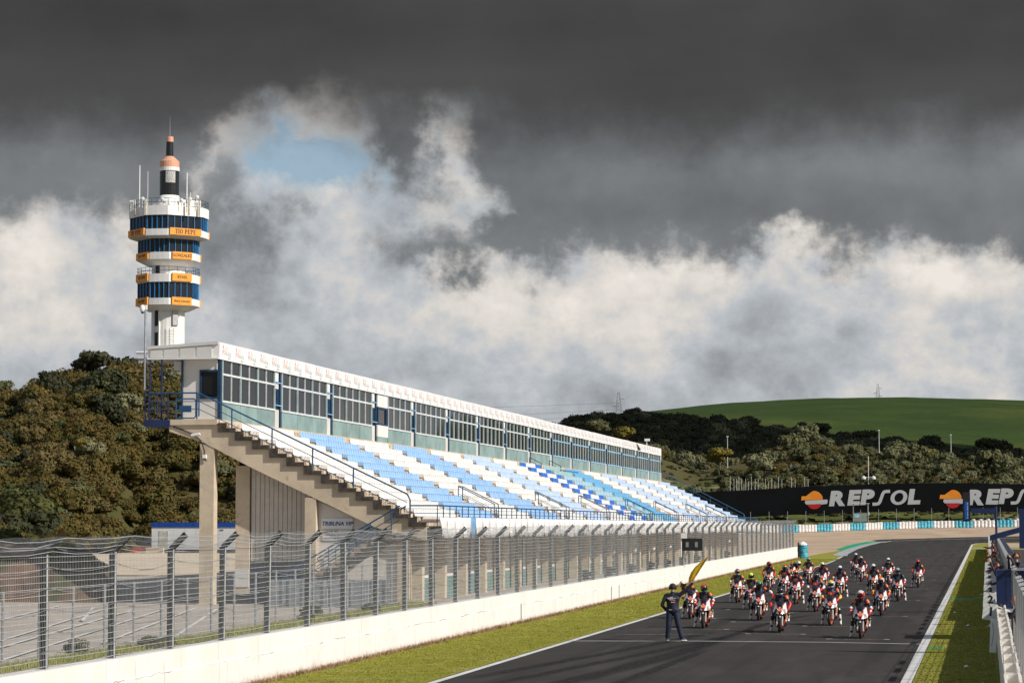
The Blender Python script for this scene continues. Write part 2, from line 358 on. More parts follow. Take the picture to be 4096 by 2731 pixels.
# ================================================================== SETTING: ground, track, hills
def strip(name, stations, m, dz, parent=None):
    """sheet given as (Y, xl, xr) stations, lying dz above the ground line"""
    pts = []
    for (Y, a, b) in stations: pts.append([(a, Y, zg(Y) + dz), ((a + b) / 2, Y, zg(Y) + dz), (b, Y, zg(Y) + dz)])
    o = MB().grid(pts).build(name, m, parent, fix=False)
    return o
def ys(y0, y1, step=10.0, extra=()):
    s_ = set([y0, y1]) | {y for y in extra if y0 < y < y1} | {y for y in (378.0, 458.0) if y0 < y < y1}
    k = math.ceil(y0 / step) * step
    while k < y1: s_.add(float(k)); k += step
    return sorted(s_)
def interp(tab, x):
    if x <= tab[0][0]: return tab[0][1]
    for (a, va), (b, vb) in zip(tab[:-1], tab[1:]):
        if x <= b: return va + (vb - va) * (x - a) / (b - a)
    return tab[-1][1]
# hills: ridge heights by bearing (bearing in chart units as in the survey)
YAW = 0.18274
def chart(X, Y): return 2048 + 10267 * math.tan(max(-1.2, min(1.2, math.atan2(X, max(Y, 1.0)) + YAW)))
def bear(u, Y): return Y * math.tan(math.atan((u - 2048) / 10267) - YAW)
def DF(u): a = math.atan((u - 2048) / 10267); return math.cos(a) / math.cos(a - YAW)      # depth along the view per metre of Y
RA = [(-1500, 1700), (-300, 1640), (0, 1618), (112, 1608), (204, 1566), (296, 1530), (413, 1528), (530, 1516), (700, 1512), (1000, 1570), (1400, 1750), (1900, 1980), (2300, 2060), (5000, 2085)]
RB = [(-1500, 1600), (1500, 1900), (2300, 1860), (2640, 1825), (2700, 1850), (2780, 1880), (2960, 1868), (3150, 1815), (3300, 1800), (3550, 1845), (3700, 1848), (4096, 1872), (5000, 1880)]
RC = [(-1500, 1500), (1700, 1850), (2250, 1740), (2370, 1700), (2550, 1700), (2700, 1720), (3000, 1745), (3350, 1785), (3650, 1822), (4096, 1860), (5000, 1870)]
RD = [(-1500, 1600), (1500, 1790), (2250, 1705), (2500, 1655), (2900, 1612), (3300, 1592), (3650, 1588), (4096, 1601), (5000, 1650)]
def zz(y, Yd, u=3945): return EYE + (2106 - y) / 10240 * Yd * DF(u)
def ss(t): t = max(0.0, min(1.0, t)); return t * t * (3 - 2 * t)
def hz(X, Y):
    u = chart(X, Y); base = zg(Y)
    la = 1 - ss((u - 1500) / 700)            # left hill weight
    zA = zz(interp(RA, u), 345, u); zB = zz(interp(RB, u), 620, u); zC = zz(interp(RC, u), 850, u); zD = zz(interp(RD, u), 1300, u)
    n = (math.sin(X * 0.13 + Y * 0.045) + math.sin(X * 0.05 - Y * 0.09 + 2) + math.sin(X * 0.31 + 1.3)) / 3
    # left side profile
    y0 = interp([(380, 257), (560, 286)], u)
    if Y < y0: L = base
    elif Y < 345: L = base + (zA - base) * ss((Y - y0) / (350 - y0)) ** 0.9
    elif Y < 850: L = zA + (max(zA, zC) - zA) * ss((Y - 345) / 505)
    else: L = max(zA, zC)
    # right side profile: bank behind the tyres, hill B, hill C, field
    bank = 1.9 * ss((Y - 462) / 26) if u > 2000 else 1.9 * ss((Y - 462) / 26)
    if Y < 488: R = base + bank
    elif Y < 620: R = (base + bank) + (zB - base - bank) * ss((Y - 480) / 140)
    elif Y < 690: R = zz(interp(RB, u) + (Y - 620) * .5, Y, u)
    elif Y < 850: R = zz(interp(RB, u) + 35 + (interp(RC, u) - interp(RB, u) - 35) * ((Y - 690) / 160), Y, u)
    elif Y < 1300: R = zz(interp(RC, u) + (interp(RD, u) - interp(RC, u)) * math.sin((Y - 850) / 450 * PI / 2), Y, u)
    else: R = zD - (Y - 1300) * 0.03
    z = la * L + (1 - la) * R
    if Y > 262: z += n * 0.6 * ss((Y - 290) / 40) * (1 if Y < 900 else 0.3)
    # earth embankment with shade trees left of the car park
    return z
def terrain(name, x0, x1, y0, y1, nx, ny, m, dz=0.0, polar=True):
    pts = []
    for j in range(ny + 1):
        Y = y0 + (y1 - y0) * j / ny; row = []
        for i in range(nx + 1):
            uu = x0 + (x1 - x0) * i / nx; X = bear(uu, Y) if polar else uu
            row.append((X, Y, hz(X, Y) + dz))
        pts.append(row)
    return struct(MB().grid(pts).build(name, m, smooth=True, fix=False))
# base sheet out to the horizon
xs_ = [-2500, -900, -400, -220] + list(range(-160, 61, 20)) + [120, 300, 900, 2500]
rows = []
for Y in [-400.0, -50.0, 0.0, 100.0, 200.0, 262.0, 300.0, 378.0, 400.0, 430.0, 458.0]:
    rows.append([(x, Y, zg(Y) - 0.05) for x in xs_])
struct(MB().grid(rows).build('ground', M['asphalt_old'], fix=False))
terrain('hillside', -1400, 5600, 458, 905, 150, 70, M['scrubland'])
terrain('scrub_hill', -1400, 2000, 262, 458, 90, 40, M['scrubland'], 0.004)
terrain('green_field', -1400, 5600, 905, 1700, 110, 40, M['field'])
terrain('grassy_bank', 2000, 5600, 462, 560, 90, 20, M['greenhill'], 0.06)
struct(MB().grid([[(-4000, 1690, 40), (0, 1690, 40), (4000, 1690, 40)], [(-6000, 5000, 20), (0, 5000, 20), (6000, 5000, 20)]]).build('far_plain', M['field'], fix=False))

# track
LX, RX = -12.95, -1.88
LE = [(-60, -12.95), (131, -12.95), (246, -13.05), (300, -13.3), (342, -13.6), (372, -13.7), (382, -11.0), (388, -7.0), (392, 0.0), (394, 7.0)]
xl = lambda Y: interp([(-60, LX), (215, -12.98), (258, -14.0), (301, -14.8), (342, -15.1), (376, -15.1), (388, -17.0), (397, -14.0), (403, 5.0)], Y)
TRK = [(Y, xl(Y), RX if Y < 352 else interp([(352, -1.88), (368, -1.2), (375, 0.6), (379, 6), (382, 60)], Y)) for Y in ys(-40, 386, 10, (352, 368, 375, 379, 382))]
TRK += [(Y, interp([(386, -16.4), (389, -15.7), (394, -9.5), (398.5, -4.0), (403.5, 5.7)], Y), 60) for Y in (389.0, 394.0, 398.5, 403.5)] + [(407.0, 20, 60)]
track = struct(strip('track', TRK, M['track'], 0.0))
def line(name, pts, wd, m=None, dz=0.004):
    """painted line through ground points"""
    mb = MB(); L = []
    for i, (x, y) in enumerate(pts):
        a = Vector(pts[max(i - 1, 0)]); b = Vector(pts[min(i + 1, len(pts) - 1)]); d = (b - a).normalized(); n = Vector((-d.y, d.x)) * wd / 2
        L.append([(x + n.x, y + n.y, zg(y + n.y) + dz), (x - n.x, y - n.y, zg(y - n.y) + dz)])
    mb.grid(L); o = mb.build(name, m or M['paint'], track, fix=False); return o
line('edge_line', [(xl(Y) + 0.12, Y) for Y in ys(-40, 250, 10)], 0.2)
line('edge_line', [(RX - 0.02, Y) for Y in ys(-40, 352, 10)] + [(-1.3, 366), (-0.2, 374), (2.0, 377.5), (5.3, 379), (30, 380.5)], 0.26)
line('edge_line', [(-14.9, 377), (-13.85, 383.5), (-9.0, 388.5), (0.3, 394.2), (5.6, 396.2), (30, 404)], 0.3)
line('start_line', [(LX, 79.6), (-9.0, 80.2), (-5.0, 80.1), (RX, 79.4)], 0.16)
line('start_line', [(LX + 0.9, 84.3), (-9.1, 84.9)], 0.12, M['paint_worn'])
# grid boxes: worn white lines with a bright tick at each end
for r_ in range(22):
    for c_ in range(3):
        o2 = r_ % 2
        gx = [-4.05, -6.9, -9.75][c_] - (1.42 if o2 else 0.0); gy = 82.2 + r_ * 9.45 + c_ * 3.15
        line('grid_line', [(gx - 0.95, gy), (gx + 0.95, gy)], 0.1, M['paint_worn'])
        for s_ in (-1, 1): line('grid_line', [(gx + s_ * 1.0, gy), (gx + s_ * 0.82, gy)], 0.17, M['paint'], 0.007)
# rubber marks, fading at their sides
def fade_mat():
    m = bpy.data.materials.new('tyre_rubber_mark'); m.use_nodes = True; t = NT(m.node_tree); b = t.n['Principled BSDF']
    b.inputs['Base Color'].default_value = (0.012, 0.011, 0.011, 1); b.inputs['Roughness'].default_value = 0.7
    tr = t.add('ShaderNodeBsdfTransparent'); mx = t.add('ShaderNodeMixShader'); uv = t.add('ShaderNodeTexCoord')
    sp = t.add('ShaderNodeSeparateXYZ'); t.l.new(uv.outputs['UV'], sp.inputs[0])
    a = t.m('SINE', t.m('MULTIPLY', sp.outputs[0], PI)); e = t.m('SINE', t.m('MULTIPLY', sp.outputs[1], PI))
    n = t.noise(t.vmul(uv.outputs['Object'], (3, 0.4, 1)), 2.0, 5)
    f = t.m('MULTIPLY', t.m('MULTIPLY', a, t.mr(e, 0, 0.5)), t.mr(n, 0.3, 0.65, 0.35, 0.8))
    t.l.new(f, mx.inputs[0]); t.l.new(tr.outputs[0], mx.inputs[1]); t.l.new(b.outputs[0], mx.inputs[2])
    t.l.new(mx.outputs[0], t.n['Material Output'].inputs[0]); return m
M['rubber'] = fade_mat()
def skid(pts, wd):
    L = []; N = 24; P_ = [Vector(p) for p in pts]
    def bez(t):
        q = list(P_)
        while len(q) > 1: q = [a.lerp(b, t) for a, b in zip(q[:-1], q[1:])]
        return q[0]
    for i in range(N + 1):
        t = i / N; p = bez(t); d = (bez(min(1, t + .01)) - bez(max(0, t - .01))).normalized(); n = Vector((-d.y, d.x)) * wd / 2
        L.append([(p.x + n.x, p.y + n.y, zg(p.y) + 0.002), (p.x - n.x, p.y - n.y, zg(p.y) + 0.002)])
    o = MB().grid(L).build('rubber_mark', M['rubber'], track, fix=False); me = o.data; uvl = me.uv_layers.new(name='UVMap')
    for poly in me.polygons:
        for li in poly.loop_indices:
            vi = me.loops[li].vertex_index; uvl.data[li].uv = (vi % 2, (vi // 2) / N)
for pts, wd in [([(-11.4, 58), (-10.6, 66), (-9.3, 74), (-8.0, 86)], 0.55), ([(-10.3, 56), (-9.2, 64), (-8.6, 72), (-8.3, 84)], 0.9), ([(-12.4, 60), (-11.4, 68), (-9.8, 78), (-9.0, 88)], 0.6),
                ([(-8.8, 70), (-8.1, 82), (-8.6, 92), (-6.5, 104)], 0.4), ([(-8.6, 57), (-8.5, 62), (-8.2, 68), (-8.1, 76)], 0.45), ([(-7.4, 84), (-8.7, 90), (-8.3, 96), (-5.7, 99)], 0.35)]: skid(pts, wd)
# green + grey exit kerb and its run-off paint
struct(strip('kerb', [(250, -14.35, -13.2), (255, -14.95, -13.5), (262, -15.2, -13.8), (301, -16.0, -14.75), (342, -16.3, -15.05), (376, -16.0, -14.95), (381, -15.1, -14.4)], M['grey_paint'], 0.030))
struct(strip('kerb_runoff', [(292, -16.2, -15.9), (301, -17.2, -16.02), (342, -18.0, -16.32), (376, -17.9, -16.02), (381, -17.4, -15.2)], M['green_paint'], 0.012))
# gravel trap
GR = [(Y, -60 if Y > 236 else -16.0, min(xl(Y), -13.0) - 0.02) for Y in ys(236.5, 384, 12)]
struct(strip('gravel_trap', GR, M['gravel'], -0.012))
GR2 = [(Y, -60, interp([(384, -17), (389, -15.7), (394, -9.5), (398.5, -4.0), (403.5, 5.7), (407, 60)], Y)) for Y in ys(384, 462, 8, (389, 394, 398.5, 403.5, 407))]
struct(strip('gravel_trap', GR2, M['gravel'], -0.006))
struct(strip('gravel_trap', [(Y, 0.4 if Y < 372 else 2.5, 60) for Y in (316.0, 330.0, 350.0, 365.0, 372.0, 376.5)], M['gravel'], -0.004))
# verges
vg = struct(strip('grass_verge', [(Y, -16.85 if Y < 236 else interp([(236, -16.9), (247, -16.95), (259, -17.0), (299, -16.0)], Y), xl(Y) - 0.02) for Y in ys(-40, 296, 8)], M['grass'], 0.006))
vr = struct(strip('grass_verge', [(Y, interp([(-40, RX + .13), (352, RX + .13), (366, -1.1), (374, 0.2), (377, 2.6)], Y), 0.26 if Y < 352 else 2.8) for Y in ys(-40, 376.5, 8, (352, 366, 374))], M['grass'], 0.006))
struct(strip('grass_verge', [(372.0, 2.8, 40), (377.5, 3.6, 40)], M['grass'], 0.004))
struct(strip('pit_lane', [(Y, 0.95, 14) for Y in ys(-40, 300, 20)], M['asphalt'], 0.012))
struct(strip('grass_verge', [(300.0, 1.2, 40), (318.0, 1.2, 40)], M['grass'], 0.014))
struct(strip('path', [(300.0, 0.9, 40), (302.4, 0.9, 40)], M['grey_paint'], 0.03))
for (Y, a, b, w_) in [(122.6, -1.74, -0.55, 2.6), (124.0, -0.55, 0.24, 2.2), (77.0, -1.74, -1.3, 0.9)]:
    struct(strip('green_drain_strip', [(Y - w_ / 2, a, b), (Y + w_ / 2, a, b)], M['green_paint'], 0.014))
struct(strip('drain_strip', [(307.0, -1.7, 0.24), (310.5, -1.7, 0.24)], M['lblue'], 0.014))
# service road strip behind the barrier and the car park lines
struct(strip('service_road', [(Y, -23.4, -17.5) for Y in ys(-40, 236, 20)], mat('pale_dusty_concrete', (0.50, 0.40, 0.31), 0.9, var=0.1, vs=0.5, stain=((0.33, 0.25, 0.19), 0.8, 0.55, 0.8), bump=0.3, bs=20), 0.004))
struct(strip('weed_strip', [(Y, -25.2, -24.1) for Y in ys(-40, 112, 20)], M['grass'], 0.008))
struct(strip('car_park', [(Y, -150, -44) for Y in ys(163, 285, 20)], mat('pale_paving', (0.62, 0.51, 0.37), 0.9, var=0.06, vs=0.15, stain=((0.46, 0.37, 0.27), 0.3, 0.55, 0.8)), 0.004))  # pale base colour with browner noise blotches
for a, b in [((-36.7, 92.1), (-39.9, 106.9)), ((-30.5, 76.5), (-36.6, 103.5)), ((-26.2, 65.5), (-34.1, 103.9)), ((-33.4, 92.0), (-37.8, 105.5)), ((-28.4, 70), (-35.3, 103.7)), ((-31.9, 104.2), (-25.9, 80.0)), ((-38.5, 92.0), (-42.5, 106)),
             ((-33.2, 105.4), (-26.9, 76))]:
    o = line('parking_line', [a, ((a[0] + b[0]) / 2, (a[1] + b[1]) / 2), b], 0.14, M['paint'], 0.01); o.parent = None; struct(o)
arc = [(-45.5 + 3.2 * math.cos(t), 126 + 7 * math.sin(t)) for t in [i * PI / 10 - PI / 2 for i in range(11)]]
for P_ in (arc, [(-45.5, 119), (-50, 117)], [(-45.5, 133), (-52, 136)], [(-44, 118), (-40, 117.5)]):
    o = line('parking_line', P_, 0.3, M['paint'], 0.01); o.parent = None; struct(o)
# grass blades on the verges: one mass
def blades(name, n, xr, y0, y1, hgt):
    Y = y0 * (y1 / y0) ** np.random.rand(n); X = xr[0] + np.random.rand(n) * (xr[1] - xr[0])
    k = 3; v = np.zeros((n * k * 3, 3)); a = np.random.rand(n * k) * 2 * PI
    bx = np.repeat(X, k) + np.random.randn(n * k) * 0.02; by = np.repeat(Y, k) + np.random.randn(n * k) * 0.02
    h = hgt * (0.5 + np.random.rand(n * k)) * np.repeat(0.75 + Y / 250, k); w_ = 0.010 * np.repeat(0.6 + Y / 90, k); ca, sa = np.cos(a) * w_, np.sin(a) * w_
    z = S * by + 0.003; lx, ly = np.random.randn(n * k) * h * 0.4, np.random.randn(n * k) * h * 0.4
    v[0::3] = np.stack([bx - ca, by - sa, z], 1); v[1::3] = np.stack([bx + ca, by + sa, z], 1); v[2::3] = np.stack([bx + lx, by + ly, z + h], 1)
    me = bpy.data.meshes.new(name); me.from_pydata(v.tolist(), [], np.arange(n * k * 3).reshape(-1, 3).tolist()); me.materials.append(M['blade'])
    return stuff(link(bpy.data.objects.new(name, me)))
blades('grass', 50000, (-16.78, -13.08), 45, 235, 0.020)
blades('grass', 26000, (-1.72, 0.2), 45, 300, 0.020)
M['dryweed'] = mat('dry_weeds', (.30, .19, .10), .9, var=.2, vs=2)
wd_ = blades('weeds', 3400, (-16.84, -16.64), 55, 234, 0.09); wd_.data.materials[0] = M['dryweed']
stuff(strip('bare_earth', [(Y, -16.86, -16.62 + .05 * math.sin(Y * 1.7) + .04 * math.sin(Y * .6)) for Y in ys(50, 234, 1.0)], mat('red_brown_earth', (.20, .12, .065), .95, var=.25, vs=3, stain=((.20, .20, .035), 2.5, .45, .6)), .011))
blades('weeds', 4000, (-25.3, -24.1), 55, 112, 0.12)
# ================================================================== VEGETATION
def leaf_mat(name, a, b_, c_=None):
    m = bpy.data.materials.new(name); m.use_nodes = True; t = NT(m.node_tree); bs = t.n['Principled BSDF']
    g = t.add('ShaderNodeNewGeometry'); oi = t.add('ShaderNodeObjectInfo'); o = t.add('ShaderNodeTexCoord').outputs['Object']
    rnd = g.outputs['Random Per Island']
    col = t.mix(t.mr(t.noise(o, 1.1, 3), 0.35, 0.65), rgb(a), rgb(b_))
    if c_: col = t.mix(t.m('MULTIPLY', t.mr(oi.outputs['Random'], 0.55, 1.0, smooth=False), 0.9), col, rgb(c_))
    hs = t.add('ShaderNodeHueSaturation'); t.l.new(col, hs.inputs['Color'])
    t.l.new(t.m('ADD', 0.72, t.m('MULTIPLY', rnd, 0.56)), hs.inputs['Value'])
    t.l.new(t.m('ADD', 0.484, t.m('MULTIPLY', oi.outputs['Random'], 0.03)), hs.inputs['Hue'])
    t.l.new(hs.outputs[0], bs.inputs['Base Color']); bs.inputs['Roughness'].default_value = 0.75; bs.inputs['Specular IOR Level'].default_value = 0.2
    return m
LM = dict(maquis=leaf_mat('maquis_leaves', (0.110, 0.080, 0.016), (0.058, 0.055, 0.013), (0.120, 0.080, 0.032)),
          dark=leaf_mat('holm_oak_leaves', (0.040, 0.044, 0.018), (0.030, 0.034, 0.014), (0.055, 0.050, 0.026)),
          olive=leaf_mat('olive_leaves', (0.125, 0.128, 0.056), (0.075, 0.080, 0.032), (0.17, 0.155, 0.085)),
          green=leaf_mat('bright_green_leaves', (0.072, 0.078, 0.022), (0.046, 0.055, 0.015)),
          yellow=leaf_mat('yellow_broom_leaves', (0.17, 0.13, 0.022), (0.11, 0.09, 0.016)),
          grey=leaf_mat('pale_grey_leaves', (0.17, 0.165, 0.11), (0.11, 0.11, 0.07)))
BARK = mat('bark', (0.10, 0.075, 0.055), 0.95, var=0.2, bump=0.6, bs=8)
def crown_mesh(name, m, R=1.6, Hh=1.5, blobs=12, leaves=80, ls=0.15, seed=0, flat=0.75):
    """crown of unit-ish size: leaf faces over many sub-clumps, with a rough core inside them"""
    rs = np.random.RandomState(seed); V = []; F = []
    cs = []
    for i in range(blobs):
        a = rs.rand() * 2 * PI; r = R * math.sqrt(rs.rand()) * 0.72; h = Hh * (0.25 + 0.75 * rs.rand() * (1 - (r / R) ** 2 * 0.75))
        cs.append((r * math.cos(a), r * math.sin(a), h, R * (0.26 + 0.24 * rs.rand())))
    k = 0
    for (cx, cy, cz, br) in cs:
        n = int(leaves * (br / (R * .4)) ** 2)
        d = rs.randn(n, 3); d /= np.linalg.norm(d, axis=1)[:, None]; d[:, 2] = np.abs(d[:, 2]) * 1.0 - 0.25 * (rs.rand(n) < .35)
        rr = br * (0.82 + 0.34 * rs.rand(n)); p = np.array([cx, cy, cz]) + d * rr[:, None] * np.array([1, 1, flat])
        t1 = np.cross(d, rs.randn(n, 3)); t1 /= np.linalg.norm(t1, axis=1)[:, None]; nn = d + rs.randn(n, 3) * .55; t2 = np.cross(nn, t1); t2 /= np.linalg.norm(t2, axis=1)[:, None]
        s_ = (ls * (0.6 + 0.8 * rs.rand(n)))[:, None]
        q = np.stack([p - t1 * s_ - t2 * s_ * .6, p + t1 * s_ - t2 * s_ * .6, p + t2 * s_ * .9], 1).reshape(-1, 3)
        V.append(q); F += [(k + 3 * i, k + 3 * i + 1, k + 3 * i + 2) for i in range(n)]; k += 3 * n
        # core
        bm = bmesh.new(); bmesh.ops.create_icosphere(bm, subdivisions=1, radius=br * 0.86)
        cv_ = np.array([v.co[:] for v in bm.verts]) * np.array([1, 1, flat]) * (0.9 + 0.2 * rs.rand(len(bm.verts), 1)) + np.array([cx, cy, cz])
        V.append(cv_); F += [tuple(k + v.index for v in f.verts) for f in bm.faces]; k += len(cv_); bm.free()
    V = np.concatenate(V); me = bpy.data.meshes.new(name); me.from_pydata(V.tolist(), [], F); me.materials.append(m); return me
def trunk_mesh(name, h, r):
    mb = MB(); rs = random.Random(name)
    mb.tube((0, 0, -0.3), (0.05, 0, h * .55), r, r * .75, 7); mb.tube((0.05, 0, h * .53), (0.1, 0.05, h), r * .75, r * .3, 6)
    for i in range(4):
        a = i * 1.6 + rs.random(); mb.tube((0.05, 0, h * (.45 + .1 * i)), (math.cos(a) * h * .45, math.sin(a) * h * .45, h * (.85 + .08 * i)), r * .4, r * .12, 5)
    return mb.mesh('trunk', BARK, True)
CR = {}
for i in range(3):
    CR['maquis', i] = crown_mesh('shrub', LM['maquis'], 1.8, 1.35, 16, 105, 0.11, 10 + i, .8)
    CR['dark', i] = crown_mesh('crown', LM['dark'], 1.7, 1.8, 14, 60, 0.17, 20 + i)
    CR['olive', i] = crown_mesh('crown', LM['olive'], 1.7, 1.8, 15, 70, 0.145, 30 + i, .85)
for i in range(2):
    CR['green', i] = crown_mesh('shrub', LM['green'], 1.6, 1.2, 12, 70, 0.14, 40 + i)
    CR['grey', i] = crown_mesh('shrub', LM['grey'], 1.3, 1.2, 11, 60, 0.12, 50 + i)
CR['yellow', 0] = crown_mesh('shrub', LM['yellow'], 1.6, 1.5, 13, 80, 0.14, 60)
CR['greenleafy', 0] = crown_mesh('crown', LM['green'], 1.7, 1.9, 18, 130, 0.10, 71, .9)
TRK_M = trunk_mesh('trunk', 1.5, 0.13)
def scatter(name, protos, pts):
    """one mass of undergrowth: points carrying instances of a few shrub meshes"""
    coll = bpy.data.collections.new(name + '_kinds')
    for i, me in enumerate(protos): coll.objects.link(bpy.data.objects.new('%s_%02d' % (name, i), me))
    me = bpy.data.meshes.new(name); me.from_pydata([p[:3] for p in pts], [], [])
    for an, k in (('sc', 3), ('rz', 4), ('ix', 5)):
        at = me.attributes.new(an, 'INT' if an == 'ix' else 'FLOAT', 'POINT'); at.data.foreach_set('value', [int(p[k]) if an == 'ix' else float(p[k]) for p in pts])
    ng = bpy.data.node_groups.new(name, 'GeometryNodeTree')
    ng.interface.new_socket('Geometry', in_out='INPUT', socket_type='NodeSocketGeometry'); ng.interface.new_socket('Geometry', in_out='OUTPUT', socket_type='NodeSocketGeometry')
    gi = ng.nodes.new('NodeGroupInput'); go = ng.nodes.new('NodeGroupOutput'); ip = ng.nodes.new('GeometryNodeInstanceOnPoints')
    ci = ng.nodes.new('GeometryNodeCollectionInfo'); ci.inputs[0].default_value = coll; ci.inputs[1].default_value = True; ci.inputs[2].default_value = True
    def attr(an, dt):
        n = ng.nodes.new('GeometryNodeInputNamedAttribute'); n.data_type = dt; n.inputs[0].default_value = an; return n.outputs[0]
    cx = ng.nodes.new('ShaderNodeCombineXYZ')
    L = ng.links.new
    L(gi.outputs[0], ip.inputs['Points']); L(ci.outputs[0], ip.inputs['Instance']); ip.inputs['Pick Instance'].default_value = True
    L(attr('ix', 'INT'), ip.inputs['Instance Index']); L(attr('rz', 'FLOAT'), cx.inputs[2]); L(cx.outputs[0], ip.inputs['Rotation']); L(attr('sc', 'FLOAT'), ip.inputs['Scale'])
    L(ip.outputs[0], go.inputs[0])
    o = bpy.data.objects.new(name, me); link(o); md = o.modifiers.new('scatter', 'NODES'); md.node_group = ng
    return stuff(o)
def tree(name, kind, i, X, Y, z, sc, label, cat, group=None, trunk=True):
    r = thing(name, label, cat, (X, Y, z), random.random() * 6, group)
    c = inst('crown', CR[kind, i], r, (0, 0, (0.5 if trunk else 0)), 0, 1); r.scale = (sc, sc, sc * random.uniform(.9, 1.1))
    if trunk: inst('trunk', TRK_M, r)
    return r
# --- left hill: maquis shrubs one can tell apart, over a mass of undergrowth
pts = []; n_ind = 0
rs = random.Random(5)
Yr = 258.0
while Yr < 372:
    u = -420 + rs.random() * 30
    while u < 1500:
        Y = Yr + rs.uniform(-1.6, 1.6); uu = u + rs.uniform(-22, 22); X = bear(uu, Y)
        bare = math.sin(uu * 0.021 + Y * 0.31) + math.sin(uu * 0.013 - Y * .17 + 2)
        path_ = abs(uu - (560 - (Y - 290) * 2.0)) < 45 and Y < 302
        if not (Y < 290 and uu > 455) and not path_ and bare > -1.75:
            k = rs.random(); sc = 0.5 + 1.35 * rs.random() ** 2.2
            z = hz(X, Y) - 0.25
            if k > 0.90 and n_ind < 150 and Y < 350:
                kind = 'grey' if k > 0.992 else ('green' if k > 0.985 else 'maquis')
                i = rs.randrange(2 if kind in ('grey', 'green') else 3); n_ind += 1
                lab = {'maquis': 'rounded olive brown shrub on the scrubby hill under the tower', 'grey': 'pale grey green shrub among the brown bushes of the left hill', 'green': 'fresh green shrub among the brown bushes of the left hill'}[kind]
                o = inst('shrub', CR[kind, i], None, (X, Y, z), rs.random() * 6, sc * 1.15); tag(o, lab, 'shrub', {'maquis': 'brown shrubs on the left hill', 'grey': 'grey shrubs on the left hill', 'green': 'green shrubs on the left hill'}[kind])
            else: pts.append((X, Y, z, sc, rs.random() * 6, rs.choice([3, 3, 4, 5, 5, 0] if rs.random() < .22 else [0, 1, 2])))
        u += (1.9 * 10240 / Yr) * rs.uniform(.7, 1.2)
    Yr += 2.0
scatter('scrub', [CR['maquis', 0], CR['maquis', 1], CR['maquis', 2], CR['green', 0], CR['olive', 1], CR['dark', 2]], pts)
tree('oak_tree', 'dark', 0, bear(357, 340), 340, zz(1512, 340, 357), 1.7, 'dark round tree alone on the crest of the left hill', 'tree')
tree('oak_tree', 'dark', 1, bear(192, 338), 338, zz(1548, 338, 192), 1.0, 'low dark tree on the left crest between hill edge and round tree', 'tree')
tree('oak_tree', 'dark', 2, bear(140, 338), 338, zz(1572, 338, 140), 0.8, 'smallest dark tree low on the left crest', 'tree')
tree('oak_tree', 'olive', 0, bear(8, 345), 345, zz(1592, 345, 8), 1.0, 'pale grey green tree at the left edge of the crest', 'tree')
tree('yellow_bush', 'yellow', 0, bear(318, 275), 275, zz(1790, 275, 318), 0.62, 'pale yellow green bush in the middle of the left hill', 'shrub', None, False)
# big leafy trees shading the embankment at the left
for (u, Y, yb, sc, k, lab) in [(70, 232, 2190, 2.3, 'greenleafy', 'large bright green leafy tree at the foot of the left hill'), (-90, 236, 2200, 2.0, 'greenleafy', 'green leafy tree cut by the left edge of the picture'),
                               (235, 246, 2185, 1.6, 'maquis', 'dense olive green tree right of the leafy green tree'), (150, 226, 2200, 1.4, 'dark', 'dark tree in the shade before the leafy green tree'), (-20, 222, 2215, 1.6, 'dark', 'dark tree at the lower left behind the fence'),
                               (60, 214, 2235, 1.2, 'dark', 'low dark tree on the earth bank behind the fence'), (335, 250, 2180, 1.1, 'maquis', 'round olive bush left of the white gate post')]:
    tree('leafy_tree', k, 0, bear(u, Y), Y, zz(yb, Y, u), sc, lab, 'tree')
# earth embankment
E1 = []; bkx = lambda x, y: x * (1 + (y - 112.6) / 112.6 * 1.0)
for (x, h) in ((-62, 2.9), (-52, 2.8), (-46, 2.7), (-43.8, 2.55), (-42.4, 2.05), (-41.2, 1.5), (-40.2, .7), (-39.5, -.05)):
    E1.append([(x, 112.6 + random.uniform(-.15, .15), .4), (bkx(x, 113.6), 113.6, zg(113) + h * .62 - .05), (bkx(x, 114.6), 114.6, zg(114) + h)] + [(bkx(x, y), y, zg(y) + h * f + random.uniform(-.1, .1) * (h > 0)) for y, f in ((118, 1), (126, 1), (138, 1), (152, .9), (166, .6), (178, -.05))])
struct(MB().grid(E1).build('earth_bank', mat('brown_earth', (0.13, 0.075, 0.05), 0.95, var=0.25, vs=0.7, bump=0.8, bs=5, stain=((0.05, 0.06, 0.018), 0.6, 0.45, 0.6)), smooth=True))
pts = []
for i in range(300):
    x = rs.uniform(-54, -39.9); Y = rs.uniform(114.5, 165); h = interp([(-60, 2.8), (-43.6, 2.5), (-42.2, 2.05), (-41.0, 1.5), (-39.9, .7), (-39.2, 0)], x)
    pts.append((bkx(x, Y), Y, zg(Y) + h * (1 if Y < 150 else .7) - .1, rs.uniform(.16, .42) * (1 if x > -44 else 1.5), rs.random() * 6, rs.choice([0, 0, 1, 2])))
scatter('bank_scrub', [CR['green', 1], CR['dark', 0], CR['maquis', 1]], pts)
# small plants by the inner fence
for (X, Y, sc, k, lab) in [(-25.1, 69.0, 0.34, 'grey', 'wispy grey green plant behind the debris fence at the left'), (-24.35, 72.9, 0.26, 'green', 'larger green weed behind the fence, right of the wispy plant'), (-24.6, 75.2, 0.17, 'green', 'small green weed beside the larger weed behind the fence'),
                           (-25.9, 97.0, 0.30, 'green', 'yellow green weed clump against the grey panels under the stairs'), (-24.9, 92.5, 0.22, 'green', 'low weed left of the weed clump under the stairs'), (-24.6, 101.5, 0.26, 'green', 'weed clump near the first stand column')]:
    tag(inst('weed_plant', CR[k, 0], None, (X, Y, zg(Y)), 1.0, sc), lab, 'plant')
